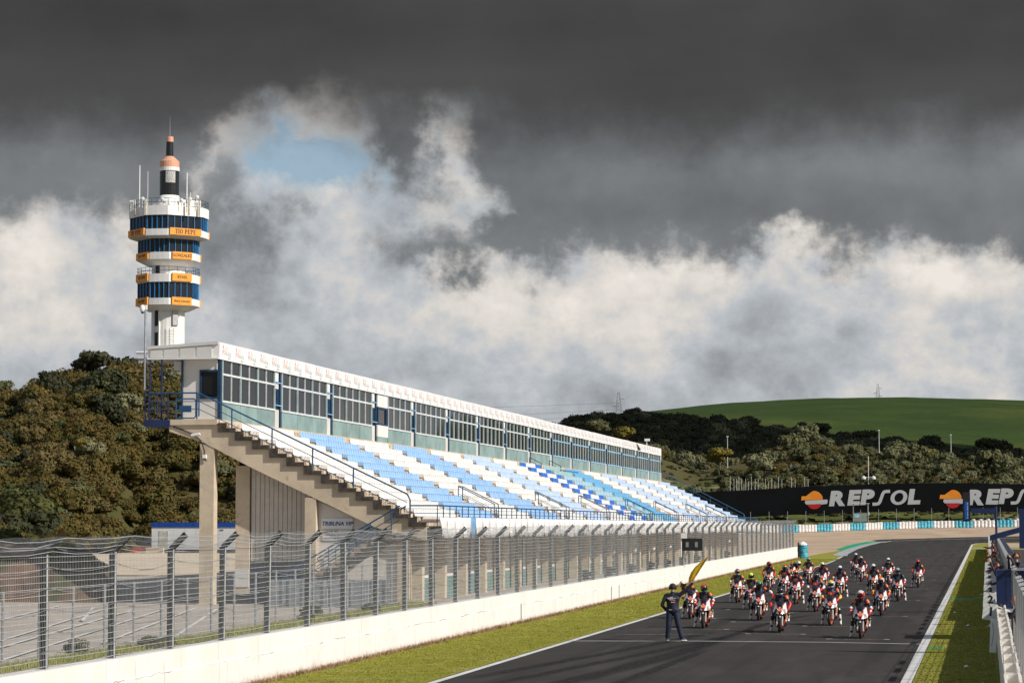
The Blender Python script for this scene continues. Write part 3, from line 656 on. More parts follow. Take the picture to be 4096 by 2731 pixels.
# --- hill B: olive trees and scrub behind the banner
rs = random.Random(9); pts = []; n_ind = 0
Yr = 486.0
while Yr < 626:
    u = 2350 + rs.random() * 40
    while u < 4700:
        Y = Yr + rs.uniform(-3, 3); uu = u + rs.uniform(-26, 26); X = bear(uu, Y); z = hz(X, Y) - .3
        mound = uu < 2990 - max(0, (Y - 480)) * 1.2 and Y < 600
        pathB = abs(uu - (3400 + (Y - 560) * 3.0)) < 22 or (3850 < uu < 3960 and 590 < Y < 612) or (2850 < uu < 3080 and 585 < Y < 618) or (3120 < uu < 3300 and 488 < Y < 500)
        nz = math.sin(uu * .011 + Y * .05) + math.sin(uu * .019 - Y * .08)
        if mound:
            if rs.random() < .45: pts.append((X, Y, z + .1, rs.uniform(.25, .62), rs.random() * 6, rs.choice([3, 3, 4, 0])))
        elif not pathB:
            k = rs.random(); sc = rs.uniform(0.6, 1.5) * (1.15 if nz > .4 else .8)
            if k > .84 and n_ind < 140 and 2600 < uu < 4200:
                kind = 'yellow' if k > .992 else ('olive' if k > .80 else 'dark'); i = 0 if kind == 'yellow' else rs.randrange(3); n_ind += 1
                lab = {'olive': 'grey green olive tree on the hill behind the black banner', 'dark': 'dark green oak on the hill behind the black banner', 'yellow': 'yellow flowering bush on the hill behind the black banner'}[kind]
                tree('olive_tree' if kind == 'olive' else 'oak_tree' if kind == 'dark' else 'yellow_bush', kind, i, X, Y, z, sc * 1.15, lab, 'tree' if kind != 'yellow' else 'shrub', {'olive': 'olive trees behind the banner', 'dark': 'oaks behind the banner', 'yellow': 'yellow bushes behind the banner'}[kind])
            else: pts.append((X, Y, z, sc * .92, rs.random() * 6, rs.choice([0, 1, 1, 2, 2, 2, 2, 3, 3, 4] if rs.random() < .3 else [0, 1, 2, 2, 2, 3])))
        u += (2.3 * 10240 / Yr) * rs.uniform(.7, 1.25)
    Yr += 4.2
scatter('scrub', [CR['olive', 0], CR['dark', 1], CR['maquis', 1], CR['green', 0], CR['grey', 0]], pts)
for (u, yb, Y, sc, k, lab) in [(3150, 1815, 622, 2.1, 'olive', 'tall pale olive tree left of the two biggest above the banner logo'), (3225, 1795, 626, 2.7, 'olive', 'tallest pale olive tree on the skyline above the banner logo'), (3300, 1800, 626, 1.8, 'olive', 'pale olive tree right of the tallest on the hill crest'),
                              (2880, 1850, 585, 2.2, 'yellow', 'yellow brown bush by the bare earth left of the lamp pole'), (2820, 2010, 512, 2.0, 'olive', 'grey olive bush at the foot of the green mound'), (2900, 2025, 505, 1.9, 'dark', 'dark bush at the foot of the green mound'),
                              (2790, 1995, 516, 1.5, 'olive', 'smaller olive bush beside the far end of the stand'), (2510, 1755, 640, 2.1, 'yellow', 'pale yellow green tree showing above the stand roof'), (2410, 1730, 640, 2.0, 'olive', 'slim olive tree showing above the stand roof'), (3950, 1885, 560, 2.2, 'olive', 'large olive tree at the right above the second logo'),
                              (3060, 1895, 560, 2.3, 'olive', 'broad olive tree over the row of thin poles'), (3650, 1870, 590, 2.0, 'olive', 'olive tree on the crest in the middle of the right hill')]:
    tree('olive_tree' if k == 'olive' else 'bush', k, 0 if k == 'yellow' else rs.randrange(3), bear(u, Y), Y, zz(yb, Y, u) - 1, sc, lab, 'tree', None)
# --- hill C: the dark far wood that reads as one mass, with trees along its top edge
pts = []; Yr = 690.0
while Yr < 868:
    u = 1900 + rs.random() * 60
    while u < 4900:
        Y = Yr + rs.uniform(-4, 4); uu = u + rs.uniform(-30, 30); X = bear(uu, Y)
        top = interp([(3000, 872), (3350, 858), (3650, 846), (4096, 850)], uu)
        if Y < top: pts.append((X, Y, hz(X, Y) - .5, rs.uniform(1.5, 2.6), rs.random() * 6, rs.choice([0, 1, 2, 0, 1, 2, 3])))
        u += (5.2 * 10240 / Yr) * rs.uniform(.7, 1.2)
    Yr += 7.5
scatter('far_wood', [CR['dark', 0], CR['dark', 1], CR['dark', 2], CR['olive', 2]], pts)
for i in range(34):
    u = 2290 + i * 54 + rs.uniform(-18, 18); Y = 868 + rs.uniform(-4, 14); X = bear(u, Y)
    tree('oak_tree', 'dark', i % 3, X, Y, hz(X, Y) - .6, rs.uniform(1.3, 2.6), 'dark oak on the upper edge of the far wood below the green field', 'tree', 'oaks along the edge of the green field')
# undergrowth on the bank behind the tyre barrier
pts = [(bear(u, Y), Y, hz(bear(u, Y), Y) - .1, rs.uniform(.15, .4), rs.random() * 6, rs.choice([0, 1, 0, 1, 2])) for u, Y in [(rs.uniform(2900, 4400), rs.uniform(463, 488)) for _ in range(260)]]
scatter('bank_scrub', [CR['green', 0], CR['green', 1], CR['dark', 2]], pts)
rs = random.Random(21)
for i in range(13):
    Y = 235 + i * 19 + rs.uniform(-5, 5); X = 46 + i * 5.0 + rs.uniform(-8, 8)
    tree('oak_tree', 'dark', i % 3, X, Y, 1.0, rs.uniform(3.2, 5.6), 'dark tree beyond the right edge of the picture, mirrored in the gallery windows', 'tree', 'trees mirrored in the gallery windows')
# cloud mesh added out of view to the right, shaped to shade the far wood
cm = MB(); rs = random.Random(3); bm = bmesh.new()
for i in range(70):
    a = rs.uniform(-1, 1); b = rs.uniform(-1, 1)
    mtx = Matrix.Translation((a * 560, b * 62, rs.uniform(-14, 16))) @ Matrix.Diagonal((rs.uniform(90, 150), rs.uniform(45, 70), rs.uniform(18, 34), 1))
    bmesh.ops.create_icosphere(bm, subdivisions=2, radius=1, matrix=mtx)
me = bpy.data.meshes.new('shade_cloud'); bm.to_mesh(me); bm.free(); me.materials.append(mat('shade_cloud_white', (0.8, 0.8, 0.82), 1.0, var=0.03, spec=0))
hC = 520.0; k_ = hC / math.tan(rad(SUN_EL)); cd = bpy.data.objects.new('shade_cloud', me); struct(link(cd))
cd.location = (-90 + math.sin(rad(SUN_AZ)) * k_, 798 + math.cos(rad(SUN_AZ)) * k_, 50 + hC)
# ================================================================== GRANDSTAND
Y0, Y1, BAY = 111.0, 273.0, 10.07
GS = thing('grandstand', 'long grandstand of white and blue seats with a glazed gallery under a white roof', 'grandstand', (-30, 111, 0.45))
GS.location = (0, 0, 0)
def tx(k): return -34.76 + .80 * k       # back edge of tread k
def tz(k): return 8.738 - .386 * k      # top of tread k
NK = 13
# stepped terrace: each precast bench is its own piece
for k in range(0, NK):
    mb = MB(); x, z = tx(k), tz(k)
    mb.box(x + .003, x + .80, Y0 + .02, Y1, z - .17, z)         # tread slab
    mb.box(x + .003, x + .36, Y0, Y1 - .02, z - .17 - .001, z + .215)   # riser block carrying the seats
    if k == 0: continue
    mb.build('terrace_step', M['conc_step'], GS)
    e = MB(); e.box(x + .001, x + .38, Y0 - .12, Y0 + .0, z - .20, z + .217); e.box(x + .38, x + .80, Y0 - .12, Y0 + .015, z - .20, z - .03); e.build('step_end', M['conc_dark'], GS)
    # little block joints on the sunlit riser
MB().box(-36.3, -34.0, Y0 - .1, Y1, 8.48, 8.735).build('gallery_floor', M['conc'], GS)
# raking beams
poly = [(-36.3, 8.47), (-34.9, 8.47)]
for k in range(0, NK): poly += [(tx(k) + .05, tz(k) - .22 if k else 8.47), (tx(k + 1) + .04, tz(k) - .22 if k else 8.47)]
poly = [(-36.3, 8.47), (-34.0, 8.47)]
for k in range(1, NK): poly += [(tx(k), tz(k) - .205), (tx(k + 1), tz(k) - .205)]
poly += [(-24.36, 3.9), (-24.36, 3.3), (-26.67, 3.87), (-29.4, 5.14), (-32.48, 6.58), (-34.59, 7.66), (-36.27, 8.20)]
q = []
for p in poly:
    if not q or (abs(p[0] - q[-1][0]) + abs(p[1] - q[-1][1])) > 1e-4: q.append(p)
for i in range(17):
    y = Y0 + i * BAY
    MB().prism(q, y, y + .45).build('raking_beam', M['conc'], GS)
    for (cx, zt) in ((-34.5, 7.62), (-29.8, 5.28)):
        if i == 0 and cx > -30: continue
        MB().box(cx - .33, cx + .33, y + .03, y + .60, .3, zt).build('column', M['conc'], GS)
MB().box(-29.93, -29.42, Y0 + .02, Y0 + .5, .4, 5.20).build('column', M['conc'], GS)
MB().box(-33.4, -32.75, Y0 + .9, Y0 + 1.4, .9, 6.65).build('column', M['conc'], GS)
# walkway slab with fascia
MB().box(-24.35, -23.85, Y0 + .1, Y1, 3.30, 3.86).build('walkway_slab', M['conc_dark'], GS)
# --- seats
prof = [(0.30, 0.395), (0.33, 0.40), (0.085, 0.05), (-0.06, -.015)]
def seat_mesh(name, m):
    # local: x towards track, y along row, z up
    a = [(-.17, .385), (-.155, .17), (-.10, .06), (.10, .02), (.285, .035), (.22, -.10)]
    b = [(-.145, .38), (-.125, .18), (-.075, .085), (.10, .05), (.30, .06), (.245, -.105)]
    mb = MB(); w_ = .217; v = []
    for s_ in (-w_, w_):
        v += [(x, s_ * (0.93 if i == 0 else 1), z) for i, (x, z) in enumerate(a)] + [(x, s_ * (0.93 if i == 0 else 1), z) for i, (x, z) in enumerate(b)]
    n = 6; N = 12
    f = []
    for i in range(n - 1):
        f += [(i, i + 1, N + i + 1, N + i), (n + i, N + n + i, N + n + i + 1, n + i + 1)]
        f += [(i, n + i, n + i + 1, i + 1), (N + i, N + i + 1, N + n + i + 1, N + n + i)]
    f += [(0, N, N + n, n), (n - 1, 2 * n - 1, N + 2 * n - 1, N + n - 1)]
    mb.add(v, f); return mb.mesh(name, m)
seat_cols = dict(W=(0.79, 0.775, 0.745), B=(0.33, 0.53, 0.80), P=(0.52, 0.65, 0.84), D=(0.02, 0.17, 0.62), T=(0.36, 0.53, 0.53), C=(0.16, 0.45, 0.72), L=(0.40, 0.60, 0.74))
SM_ = {k: seat_mesh('seat', mat('seat_plastic_' + k, c, 0.4, var=0.05, vs=1.3)) for k, c in seat_cols.items()}
blocks = ['W', 'B', 'W', 'B', 'W', 'P', 'W', 'X', 'Y', 'C', 'W', 'P', 'W', 'P', 'W', 'P']
allseats = []
SR = (130.8, 153.9, 170.7, 193.5, 210.3, 232.9, 249.9)
for k in range(2, NK):
    for b in range(16):
        ya = 111.75 + BAY * b; n = 18; pitch = 8.9 / n
        if k >= 9 and b % 2 == 0 and b > 1: ya += .0
        for i in range(n):
            y = ya + pitch * (i + .5)
            c = blocks[b]
            if c == 'X': c = 'D' if (i < 5 or i >= 13) else 'W'
            elif c == 'Y': c = 'T' if k < 4 else ('L' if (k + i) % 3 else 'T')
            elif c == 'C': c = 'L' if k < 2 and i < 6 else 'C'
            if b == 10 and k == 1 and i < 5: pass
            # aisle openings next to the stair rails
            if k >= 10 and any(abs(y - q_) < .8 for q_ in SR): continue
            allseats.append((tx(k) + .20, y, tz(k) + .215, c, k))
allseats.sort(key=lambda s_: s_[1] * 1.0)
for (x, y, z, c, k) in allseats[:300]:
    inst('seat', SM_[c], GS, (x, y, z), random.uniform(-.015, .015))
for c in seat_cols:
    rest = [s_ for s_ in allseats[300:] if s_[3] == c]
    if not rest: continue
    me = SM_[c]; v0 = np.array([v.co[:] for v in me.vertices]); f0 = [tuple(p.vertices) for p in me.polygons]; N = len(v0); V = []; F = []
    for j, (x, y, z, _, _) in enumerate(rest):
        V.append(v0 + np.array([x, y, z + random.uniform(-.006, .006)])); F += [tuple(i + j * N for i in f) for f in f0]
    m2 = bpy.data.meshes.new('seat_rows'); m2.from_pydata(np.concatenate(V).tolist(), [], F); m2.materials.append(me.materials[0])
    stuff(link(bpy.data.objects.new('seat_rows', m2), GS))
# loose facing blocks seen in the gaps between seat groups
mb = MB()
for k in range(1, NK - 1):
    for b in range(17):
        ya = 110.9 + BAY * b + (0.35 if b == 0 else -.25)
        for j in range(3):
            yy = ya + j * .34; x = tx(k) + .36
            if yy > 272: continue
            mb.box(x - .02, x + random.uniform(.015, .05), yy, yy + .31, tz(k) + .005, tz(k) + random.uniform(.17, .21))
stuff(mb.build('riser_blocks', M['conc_step'], GS))
# --- gallery (glazed) : 16 bays
WX = -34.15
GY0 = 112.1; WIN = 8.72
fasc_n = 0
for i in range(16):
    ya = GY0 + BAY * i; yb = ya + WIN
    fr = MB(); fm = 'frame' if i < 9 else 'lblue'
    z0, z1, zt = 9.64, 11.46, 10.83
    skip = 2.75 if i == 3 else 0.0
    ys_ = ya + skip; npan = 2 if i == 3 else 3; L = (yb - ys_) / npan
    for j in range(npan + 1):
        y = ys_ + L * j; fr.box(WX - .03, WX + .05, y - .038, y + .038, z0, z1, 1)
    for j in range(npan): y = ys_ + L * (j + .5); fr.box(WX - .03, WX + .035, y - .022, y + .022, z0, z1, 0)
    fr.box(WX - .028, WX + .045, ys_ - .05, yb + .05, zt - .045, zt + .045, 2); fr.box(WX - .028, WX + .06, ys_ - .06, yb + .06, z0 - .09, z0, 2)
    win = fr.build('window', [M['frame'], M['tealframe'], M[fm]], GS)
    for j in range(npan * 2):
        y = ys_ + L / 2 * j; 
        for (a, b) in ((z0, zt - .05), (zt + .05, z1)):
            p = MB(); d = random.uniform(-.004, .004); e = random.uniform(-.004, .004)
            p.add([(WX - .02, y + .03, a), (WX - .02 + d, y + L / 2 - .03, a), (WX - .02 + d + e, y + L / 2 - .03, b), (WX - .02 + e, y + .03, b)], [(0, 1, 2, 3)])
            p.build('pane', M['glass'], win)
    for j in range(npan):
        y = ys_ + L * j
        MB().box(WX - .05, WX + .02, y + .02, y + L - .02, 8.5, z0 - .10).build('teal_panel', M['teal'], GS)
    MB().box(WX - .10, WX - .051, ya, yb, 8.5, z0 - .1).build('panel_backing', M['navy'], GS)
    if i == 3:
        MB().box(WX - .05, WX + .02, ya + .1, ya + 2.6, 10.75, z1).build('blank_panel', M['white'], GS)
        MB().box(WX - .05, WX + .02, ya + .1, ya + 2.75, 9.05, 9.72).build('blank_panel', M['white'], GS)
        MB().box(WX - .05, WX + .02, ya + .1, ya + 2.6, 8.5, 9.04).build('teal_panel', M['teal'], GS)
        dr = MB(); dr.box(WX - .04, WX + .05, ya + .1, ya + .22, 9.73, 10.74); dr.box(WX - .04, WX + .05, ya + 2.2, ya + 2.6, 9.73, 10.74); dr.box(WX - .04, WX + .05, ya + .22, ya + 2.2, 10.62, 10.74); dr.box(WX - .04, WX + .05, ya + .22, ya + 2.2, 9.73, 9.8)
        d_ = dr.build('door_frame', M['navy'], GS); MB().box(WX - .035, WX - .02, ya + .22, ya + 2.2, 9.8, 10.62).build('pane', M['glass'], d_)
    # service pier between the bays
    ga, gb = yb + .06, ya + BAY - .06
    if i == 15: gb = yb + .5
    MB().box(WX - .12, WX - .06, ga, gb, 8.5, 11.46).build('pier', M['navy'], GS)
    MB().box(WX - .055, WX + .02, ga + .02, ga + .72, 8.5, 9.62).build('corrugated_cover', M['soffit'], GS)
    MB().box(WX - .055, WX + .02, ga + .02, ga + .62, 11.0, 11.44).build('blank_panel', M['white'], GS)
    MB().box(WX - .05, WX + .01, gb - .26, gb - .06, 8.5, 11.46).build('pier_post', M['navy'], GS)
    if i < 8:
        for zz_ in np.arange(9.7, 10.62, .115): MB().obox((WX - .03, ga + .36, zz_), (.03, 0, .02), (0, .30, 0), (-.008, 0, .012)).build('louvre_slat', M['navy'], GS)
        for zz_ in (10.94, 9.83, 8.62): MB().box(WX - .05, WX + .08, ga, gb - .05, zz_ - .02, zz_ + .02).build('ladder_rung', M['lblue'], GS)
        MB().box(WX - .05, WX + .03, ga + .03, ga + .6, 10.64, 10.9).build('air_unit', M['soffit'], GS)
# gallery back and ends
MB().box(-35.9, -35.8, Y0 + 1, Y1, 8.5, 11.5).build('gallery_wall', M['white'], GS)
cw = MB(); cw.prism([(-35.9, 8.74), (-34.2, 8.74), (-34.2, 9.74), (-35.06, 9.74), (-35.06, 11.0), (-34.2, 11.0), (-34.2, 11.5), (-35.9, 11.5)], 111.85, 111.95)
cw.build('end_wall', M['white'], GS)
ew = MB()
for a, b, c, d in ((-35.12, -35.03, 9.70, 11.02), (-34.27, -34.16, 9.70, 11.02), (-35.03, -34.27, 10.93, 11.02), (-35.03, -34.27, 9.70, 9.79)): ew.box(a, b, 111.78, 111.93, c, d)
ewo = ew.build('end_window', M['navy'], GS); MB().box(-35.05, -34.25, 111.88, 111.9, 9.75, 10.97).build('pane', M['glass'], ewo)
MB().box(-34.26, -34.12, 111.8, 112.02, 8.5, 11.5).build('corner_post', M['navy'], GS)
MB().box(-34.31, -34.27, 111.8, 111.86, 11.02, 11.45).build('white_strip', M['roofw'], GS)
MB().box(-35.96, -35.90, 111.7, 112.0, 8.5, 11.5).build('corner_post', M['navy'], GS)
MB().box(-36.35, -35.98, 111.85, 112.3, 11.0, 11.42).build('air_conditioner', M['soffit'], GS)
for x in (-36.75, -37.3): MB().tube((x, 111.3, 8.6), (x, 111.3, 11.5), .045).build('gallery_post', M['royal'], GS)
for y in np.arange(116, 272, 10.07): MB().box(-37.2, -37.1, y, y + .1, 8.5, 11.5).build('gallery_post', M['royal'], GS)
# roof
rf = MB(); rf.prism([(-37.45, 11.5), (-34.09, 11.5), (-34.09, 12.22), (-37.45, 12.04)], 111.35, 272.0); roof = rf.build('roof', M['roofw'], GS)
MB().box(-37.2, -34.3, 111.4, 271.9, 11.47, 11.497).build('soffit', M['soffit'], roof)
MB().prism([(-37.45, 11.95), (-34.09, 12.14), (-34.09, 12.28), (-37.45, 12.08)], 111.26, 111.347).build('roof_edge', M['soffit'], roof)
for a, b in ((-37.3, -36.75), (-36.65, -36.0), (-35.9, -35.2), (-35.1, -34.4)):
    zt_ = lambda x: 11.95 + (x + 37.45) / 3.36 * .19 - .04
    MB().prism([(a, 11.56), (b, 11.56), (b, zt_(b)), (a, zt_(a))], 111.30, 111.348).build('fascia_end_panel', M['soffit'], roof)
MB().box(-37.45, -34.08, 111.24, 111.347, 11.48, 11.54).build('roof_edge', M['roofw'], roof)
# fascia panels with the printed regional word, letters running through the rainbow
AC = [(0.80, 0.05, 0.22), (0.78, 0.22, 0.25), (0.85, 0.38, 0.15), (0.80, 0.66, 0.12), (0.45, 0.66, 0.15), (0.15, 0.62, 0.38), (0.08, 0.55, 0.60), (0.10, 0.42, 0.72), (0.15, 0.35, 0.70)]
AMt = [mat('print_%d' % i, tuple(.30 * x + .56 for x in c), 0.6, var=0.02) for i, c in enumerate(AC)]
def word_mesh():
    V = []; F = []; MI = []; x = 0; k = 0
    for i, ch in enumerate('Andalucía'):
        me = text_mesh(ch, 0.36 if i else 0.5, 0.002, 0.004, 0.0, [AMt[i]], 'LEFT'); v = np.array([p.co[:] for p in me.vertices])
        w_ = v[:, 0].max() - v[:, 0].min(); v[:, 0] -= v[:, 0].min(); sy = 1.7 if ch in 'dlí' else (1.35 if i == 0 else 1.0)
        v[:, 0] *= .86; v[:, 1] = (v[:, 1] + .14) * sy - .14 - i * .008; v[:, 0] += x; x += w_ * .86 + .022
        V.append(v); F += [tuple(j + k for j in p.vertices) for p in me.polygons]; MI += [i] * len(me.polygons); k += len(v)
    V = np.concatenate(V); V[:, 0] -= x / 2
    me = bpy.data.meshes.new('word'); me.from_pydata(V.tolist(), [], F)
    for m_ in AMt: me.materials.append(m_)
    me.polygons.foreach_set('material_index', MI); return me
WM = word_mesh(); GM_ = mat('grey_print', (0.35, 0.35, 0.36), 0.6)
sub = MB(); sub.box(-.16, -.10, -.02, .03, 0, .003).box(-.05, .02, -.04, .04, 0, .003).box(.08, .3, -.035, -.02, 0, .003); sub = sub.mesh('small_print', GM_)
y = 111.36; n = 0
while y < 271.5:
    L = 4.12; yb = min(y + L - .03, 272.0); zt_ = 12.245 + random.uniform(-.008, .008)
    wavy = y > 195
    blank = any(abs((y + L / 2) - q_) < L * .5 for q_ in (187.5, 212.0, 244.0))
    g = []
    for r_ in range(3):
        z = (11.475 - (0.03 if wavy else 0)) + (zt_ - 11.475) * r_ / 2
        g.append([(-34.055 + (0.02 * math.sin(c * 2.1 + n) if wavy else 0), y + (yb - y) * c / 6, z + (random.uniform(-.015, .015) if wavy and r_ != 1 else 0)) for c in range(7)])
    fp = MB().grid(g, 0, (-.03, 0, 0)).build('fascia_panel', M['roofw'], GS)
    for s_ in (0, 1):
        yy = y + L * (.27 + .5 * s_)
        if yy > 270.5: continue
        if blank and s_ == 0:
            for q_ in range(4): MB().box(-34.05, -34.02, yy - .7 + q_ * .42, yy - .66 + q_ * .42, 11.62, 12.1).build('slat', M['soffit'], fp)
            continue
        inst('lettering', WM, fp, (-34.022, yy, 11.88 + random.uniform(-.01, .01)), rot=FACE_TRACK)
        inst('small_print', sub, fp, (-34.024, yy + .35, 11.60), rot=FACE_TRACK)
    y += L; n += 1
MB().add([(-34.0, 252.0, 12.2), (-34.0, 255.4, 11.6), (-34.0, 253.2, 11.5)], [(0, 1, 2)]).build('torn_flap', M['black'], GS)
# --- rails
def rail(pts_list, posts, r=.028, m='blue', mid=(), parent=GS):
    mb = MB()
    for pts_ in pts_list: mb.path(pts_, r, 8)
    for (a, b) in posts: mb.tube(a, b, r, r, 8)
    return mb.build('railing', M[m], parent)
# long raking rail on the near end
ra, rb = (-34.9, Y0 + .05, 9.92), (-25.25, Y0 + .05, 5.35)
tl = lambda t, dz=0: (ra[0] + (rb[0] - ra[0]) * t, ra[1], ra[2] + (rb[2] - ra[2]) * t + dz)
rail([[(-37.25, Y0, 9.93), (-35.0, Y0, 9.93), tl(0), tl(1), (-25.12, Y0 + .05, 5.1), (-25.12, Y0 + .05, 3.7)]], [(tl(t, -.02), tl(t, -1.05)) for t in (.0, .16, .355, .55, .745)], .035)
rail([[(-37.25, Y0, 9.55), tl(0, -.37), tl(1, -.37)], [(-37.25, Y0, 9.2), tl(0, -.72), tl(1, -.72)]], [], .016)
rail([[(-37.25, Y0, 9.93), (-37.25, 113.6, 9.93)], [(-37.25, Y0, 9.5), (-36.2, 113.0, 9.3)], [(-37.25, Y0, 9.15), (-36.2, 113.0, 9.0)]], [((x, Y0, 9.93), (x, Y0, 8.6)) for x in (-37.25, -36.85, -36.35, -35.95, -34.98)], .03, 'royal')
rail([[(-35.95, Y0 - .05, 9.66), (-35.1, Y0 - .05, 9.66), (-35.02, Y0 - .05, 9.58), (-35.02, Y0 - .05, 8.86), (-35.1, Y0 - .05, 8.79), (-35.95, Y0 - .05, 8.79), (-35.95, Y0 - .05, 9.66)]], [], .03)
MB().box(-35.8, -35.22, Y0 - .09, Y0 - .05, 9.06, 9.36).build('rail_plate', M['blue'], GS)
MB().box(-37.4, -36.2, Y0 - .2, 113.6, 8.42, 8.72).build('balcony', M['royal'], GS)
# front walkway rail with bars
XR = -23.87
mbr = MB()
for z_, r_ in ((4.84, .032), (4.50, .016)): mbr.path([(-25.12, Y0, z_), (XR, Y0, z_), (XR, 272, z_), (-25.1, 272, z_)], r_, 8)
mbr.tube((-25.12, Y0, 4.1), (XR, Y0, 4.1), .014, .014, 6)
mbr.build('railing', M['blue'], GS)
barm = MB().tube((0, 0, 3.86), (0, 0, 4.84), .024, .024, 6).mesh('rail_bar', M['blue'])
for yb_ in [Y0] + [112.3 + 1.4 * i for i in range(115)]: inst('rail_bar', barm, GS, (XR, yb_, 0))
# stair rails within the seating
for yv in SR:
    mb = MB()
    for dy in (-.55, .55):
        a = (-26.9, yv + dy, 6.0); b = (-25.0, yv + dy, 5.08)
        mb.path([(a[0], a[1], 4.9), a, b, (b[0] + .05, b[1], 3.9)], .026, 6)
        mb.path([(a[0], a[1], a[2] - .38), (b[0], b[1], b[2] - .38)], .012, 5); mb.path([(a[0], a[1], a[2] - .7), (b[0], b[1], b[2] - .7)], .012, 5)
    mb.tube((-26.9, yv - .55, 6.0), (-26.9, yv + .55, 6.0), .026, .026, 6)
    mb.build('stair_rail', M['blue'], GS)
for yv in (191.3, 200.3):   # short rails by the gallery doors
    MB().path([(-34.0, yv, 8.5), (-34.0, yv, 9.15), (-33.1, yv, 8.7), (-33.1, yv, 7.9)], .03, 6).path([(-34.0, yv, 8.9), (-33.1, yv, 8.4)], .015, 5).path([(-34.0, yv, 8.65), (-33.1, yv, 8.15)], .015, 5).build('stair_rail', M['blue'], GS)
mb = MB().path([(-32.9, 199.0, 7.4), (-32.9, 199.0, 8.35), (-32.9, 207.7, 8.35), (-32.9, 207.7, 7.4)], .03, 6).path([(-32.9, 199.0, 7.85), (-32.9, 207.7, 7.85)], .015, 5)
for j in range(9): mb.tube((-32.9, 199.6 + j * .93, 7.4), (-32.9, 199.6 + j * .93, 8.35), .016, .016, 5)
mb.build('box_railing', M['blue'], GS)
# far end raking rail
mb = MB(); mb.path([(-34.2, 272.3, 9.85), (-25.3, 272.3, 5.25), (-25.1, 272.3, 4.6)], .045, 6)
for dz_ in (-.4, -.8): mb.path([(-34.2, 272.3, 9.85 + dz_), (-25.3, 272.3, 5.25 + dz_)], .02, 5)
for t in np.linspace(0, 1, 6): mb.tube((-34.2 + 8.9 * t, 272.3, 9.85 - 4.6 * t), (-34.2 + 8.9 * t, 272.3, 8.75 - 4.6 * t), .03, .03, 6)
mb.build('end_railing', M['blue'], GS)
# --- white printed sheet hung below the walkway
sheetm = mat('hanging_white_sheet', (0.80, 0.79, 0.77), 0.6, var=0.05, vs=1.0)
yv = 111.3; n = 0; pk = mat('pink_print', (0.80, 0.42, 0.48), 0.6)
emb = MB()
for j in range(11): emb.box(.02 * (j % 3) - .03 * (j % 2), .02 * (j % 3) - .03 * (j % 2) + .035, -.02 + .052 * (j - 5), .02 + .052 * (j - 5), 0, .003, j % 2)
emb.box(-.22, -.20, -.27, .0, 0, .003, 1).box(-.12, -.10, -.27, .0, 0, .003, 1).box(-.2, -.12, -.02, .0, 0, .003, 1).box(-.2, -.12, -.27, -.25, 0, .003, 1).box(-.2, -.12, -.14, -.125, 0, .003, 1)
embm = emb.mesh('print', [pk, GM_])
while yv < 272:
    L = 1.75 if n < 40 else 3.5; bl = (n == 4)
    if bl: L = 1.25
    g = []; sl = .75 if n == 0 else 0
    for r_ in range(4):
        z = 4.32 - .93 * r_ / 3; g.append([(-23.82 + .05 * math.sin(r_ * 1.3 + c + n) * (r_ / 3), yv + (L - .02) * c / 4 + sl * r_ / 3 * (1 - c / 4), z + (.06 * math.sin(n * 1.7) if r_ == 3 and n > 20 else 0)) for c in range(5)])
    sh = MB().grid(g, 0, (-.02, 0, 0)).build('hanging_sheet', mat('faded_blue_sheet', (0.16, 0.33, 0.55), 0.6) if bl else sheetm, GS, smooth=True)
    if not bl and yv < 235: inst('print', embm, sh, (-23.74, yv + L * .55, 3.88), rot=FACE_TRACK)
    yv += L; n += 1
# --- rooms below the terrace
rw = mat('off_white_wall', (0.72, 0.68, 0.63), 0.8, var=0.04, vs=0.6, stain=((0.5, 0.44, 0.38), 0.9, 0.6, 0.85)); gw = mat('green_grey_wall', (0.115, 0.215, 0.195), 0.8, var=0.08, vs=0.6)
for i in range(31):
    ya = 115.0 + 5.035 * i; yb = ya + 5.035
    MB().box(-26.3, -26.1, ya, yb, 1.50, 3.9).build('upper_wall', rw, GS)
    MB().box(-26.3, -26.08, ya, yb, 0.1, 1.50 - .003).build('lower_wall', gw, GS)
    MB().box(-26.0, -25.5, ya + .3, ya + .8, .2, 3.4).build('wall_column', M['conc'], GS)
    if i % 3 == 2: MB().box(-26.07, -26.0, ya + 3.8, ya + 4.0, .3, 3.3).build('drain_pipe', M['navy'], GS)
for (y, z) in ((238.0, 2.4), (242.5, 2.4), (246.5, 3.0)): MB().box(-26.06, -26.0, y, y + 1.8, z, z + 1.1).build('painted_opening', M['roofw'], GS)  # solid white boxes: the brightness of openings is painted on the wall
# near end below the beam: corrugated wall, sign wall, dark doors
for i in range(13):
    x = -32.7 + i * .212
    zt_ = 6.60 - (x + 32.48) * .452
    MB().prism([(x + .01, 2.35), (x + .20, 2.35), (x + .20, zt_ - .09), (x + .01, zt_)], Y0 + 1.0, Y0 + 1.06 + .02 * (i % 2)).build('cladding_panel', mat('beige_cladding', (0.60, 0.54, 0.46), 0.6, var=0.04), GS)
MB().box(-32.7, -29.9, Y0 + 1.09, Y0 + 1.3, .4, 6.0).build('cladding_backing', M['conc_dark'], GS)
for i in range(4): MB().box(-32.7 + .7 * i, -32.03 + .7 * i, Y0 + 1.0, Y0 + 1.08, .5, 2.3).build('shutter_door', M['royal'], GS)
MB().box(-33.4, -32.76, Y0 + .85, Y0 + .9, 1.2, 2.0).build('meter_box', M['soffit'], GS)
MB().prism([(-29.42, .4), (-25.2, .4), (-25.2, 3.3), (-26.5, 3.75), (-29.42, 5.05)], Y0 + .5, Y0 + .62).build('sign_wall', rw, GS)
MB().box(-25.75, -25.2, Y0 + .3, Y0 + .75, .4, 3.3).build('column', M['conc'], GS)
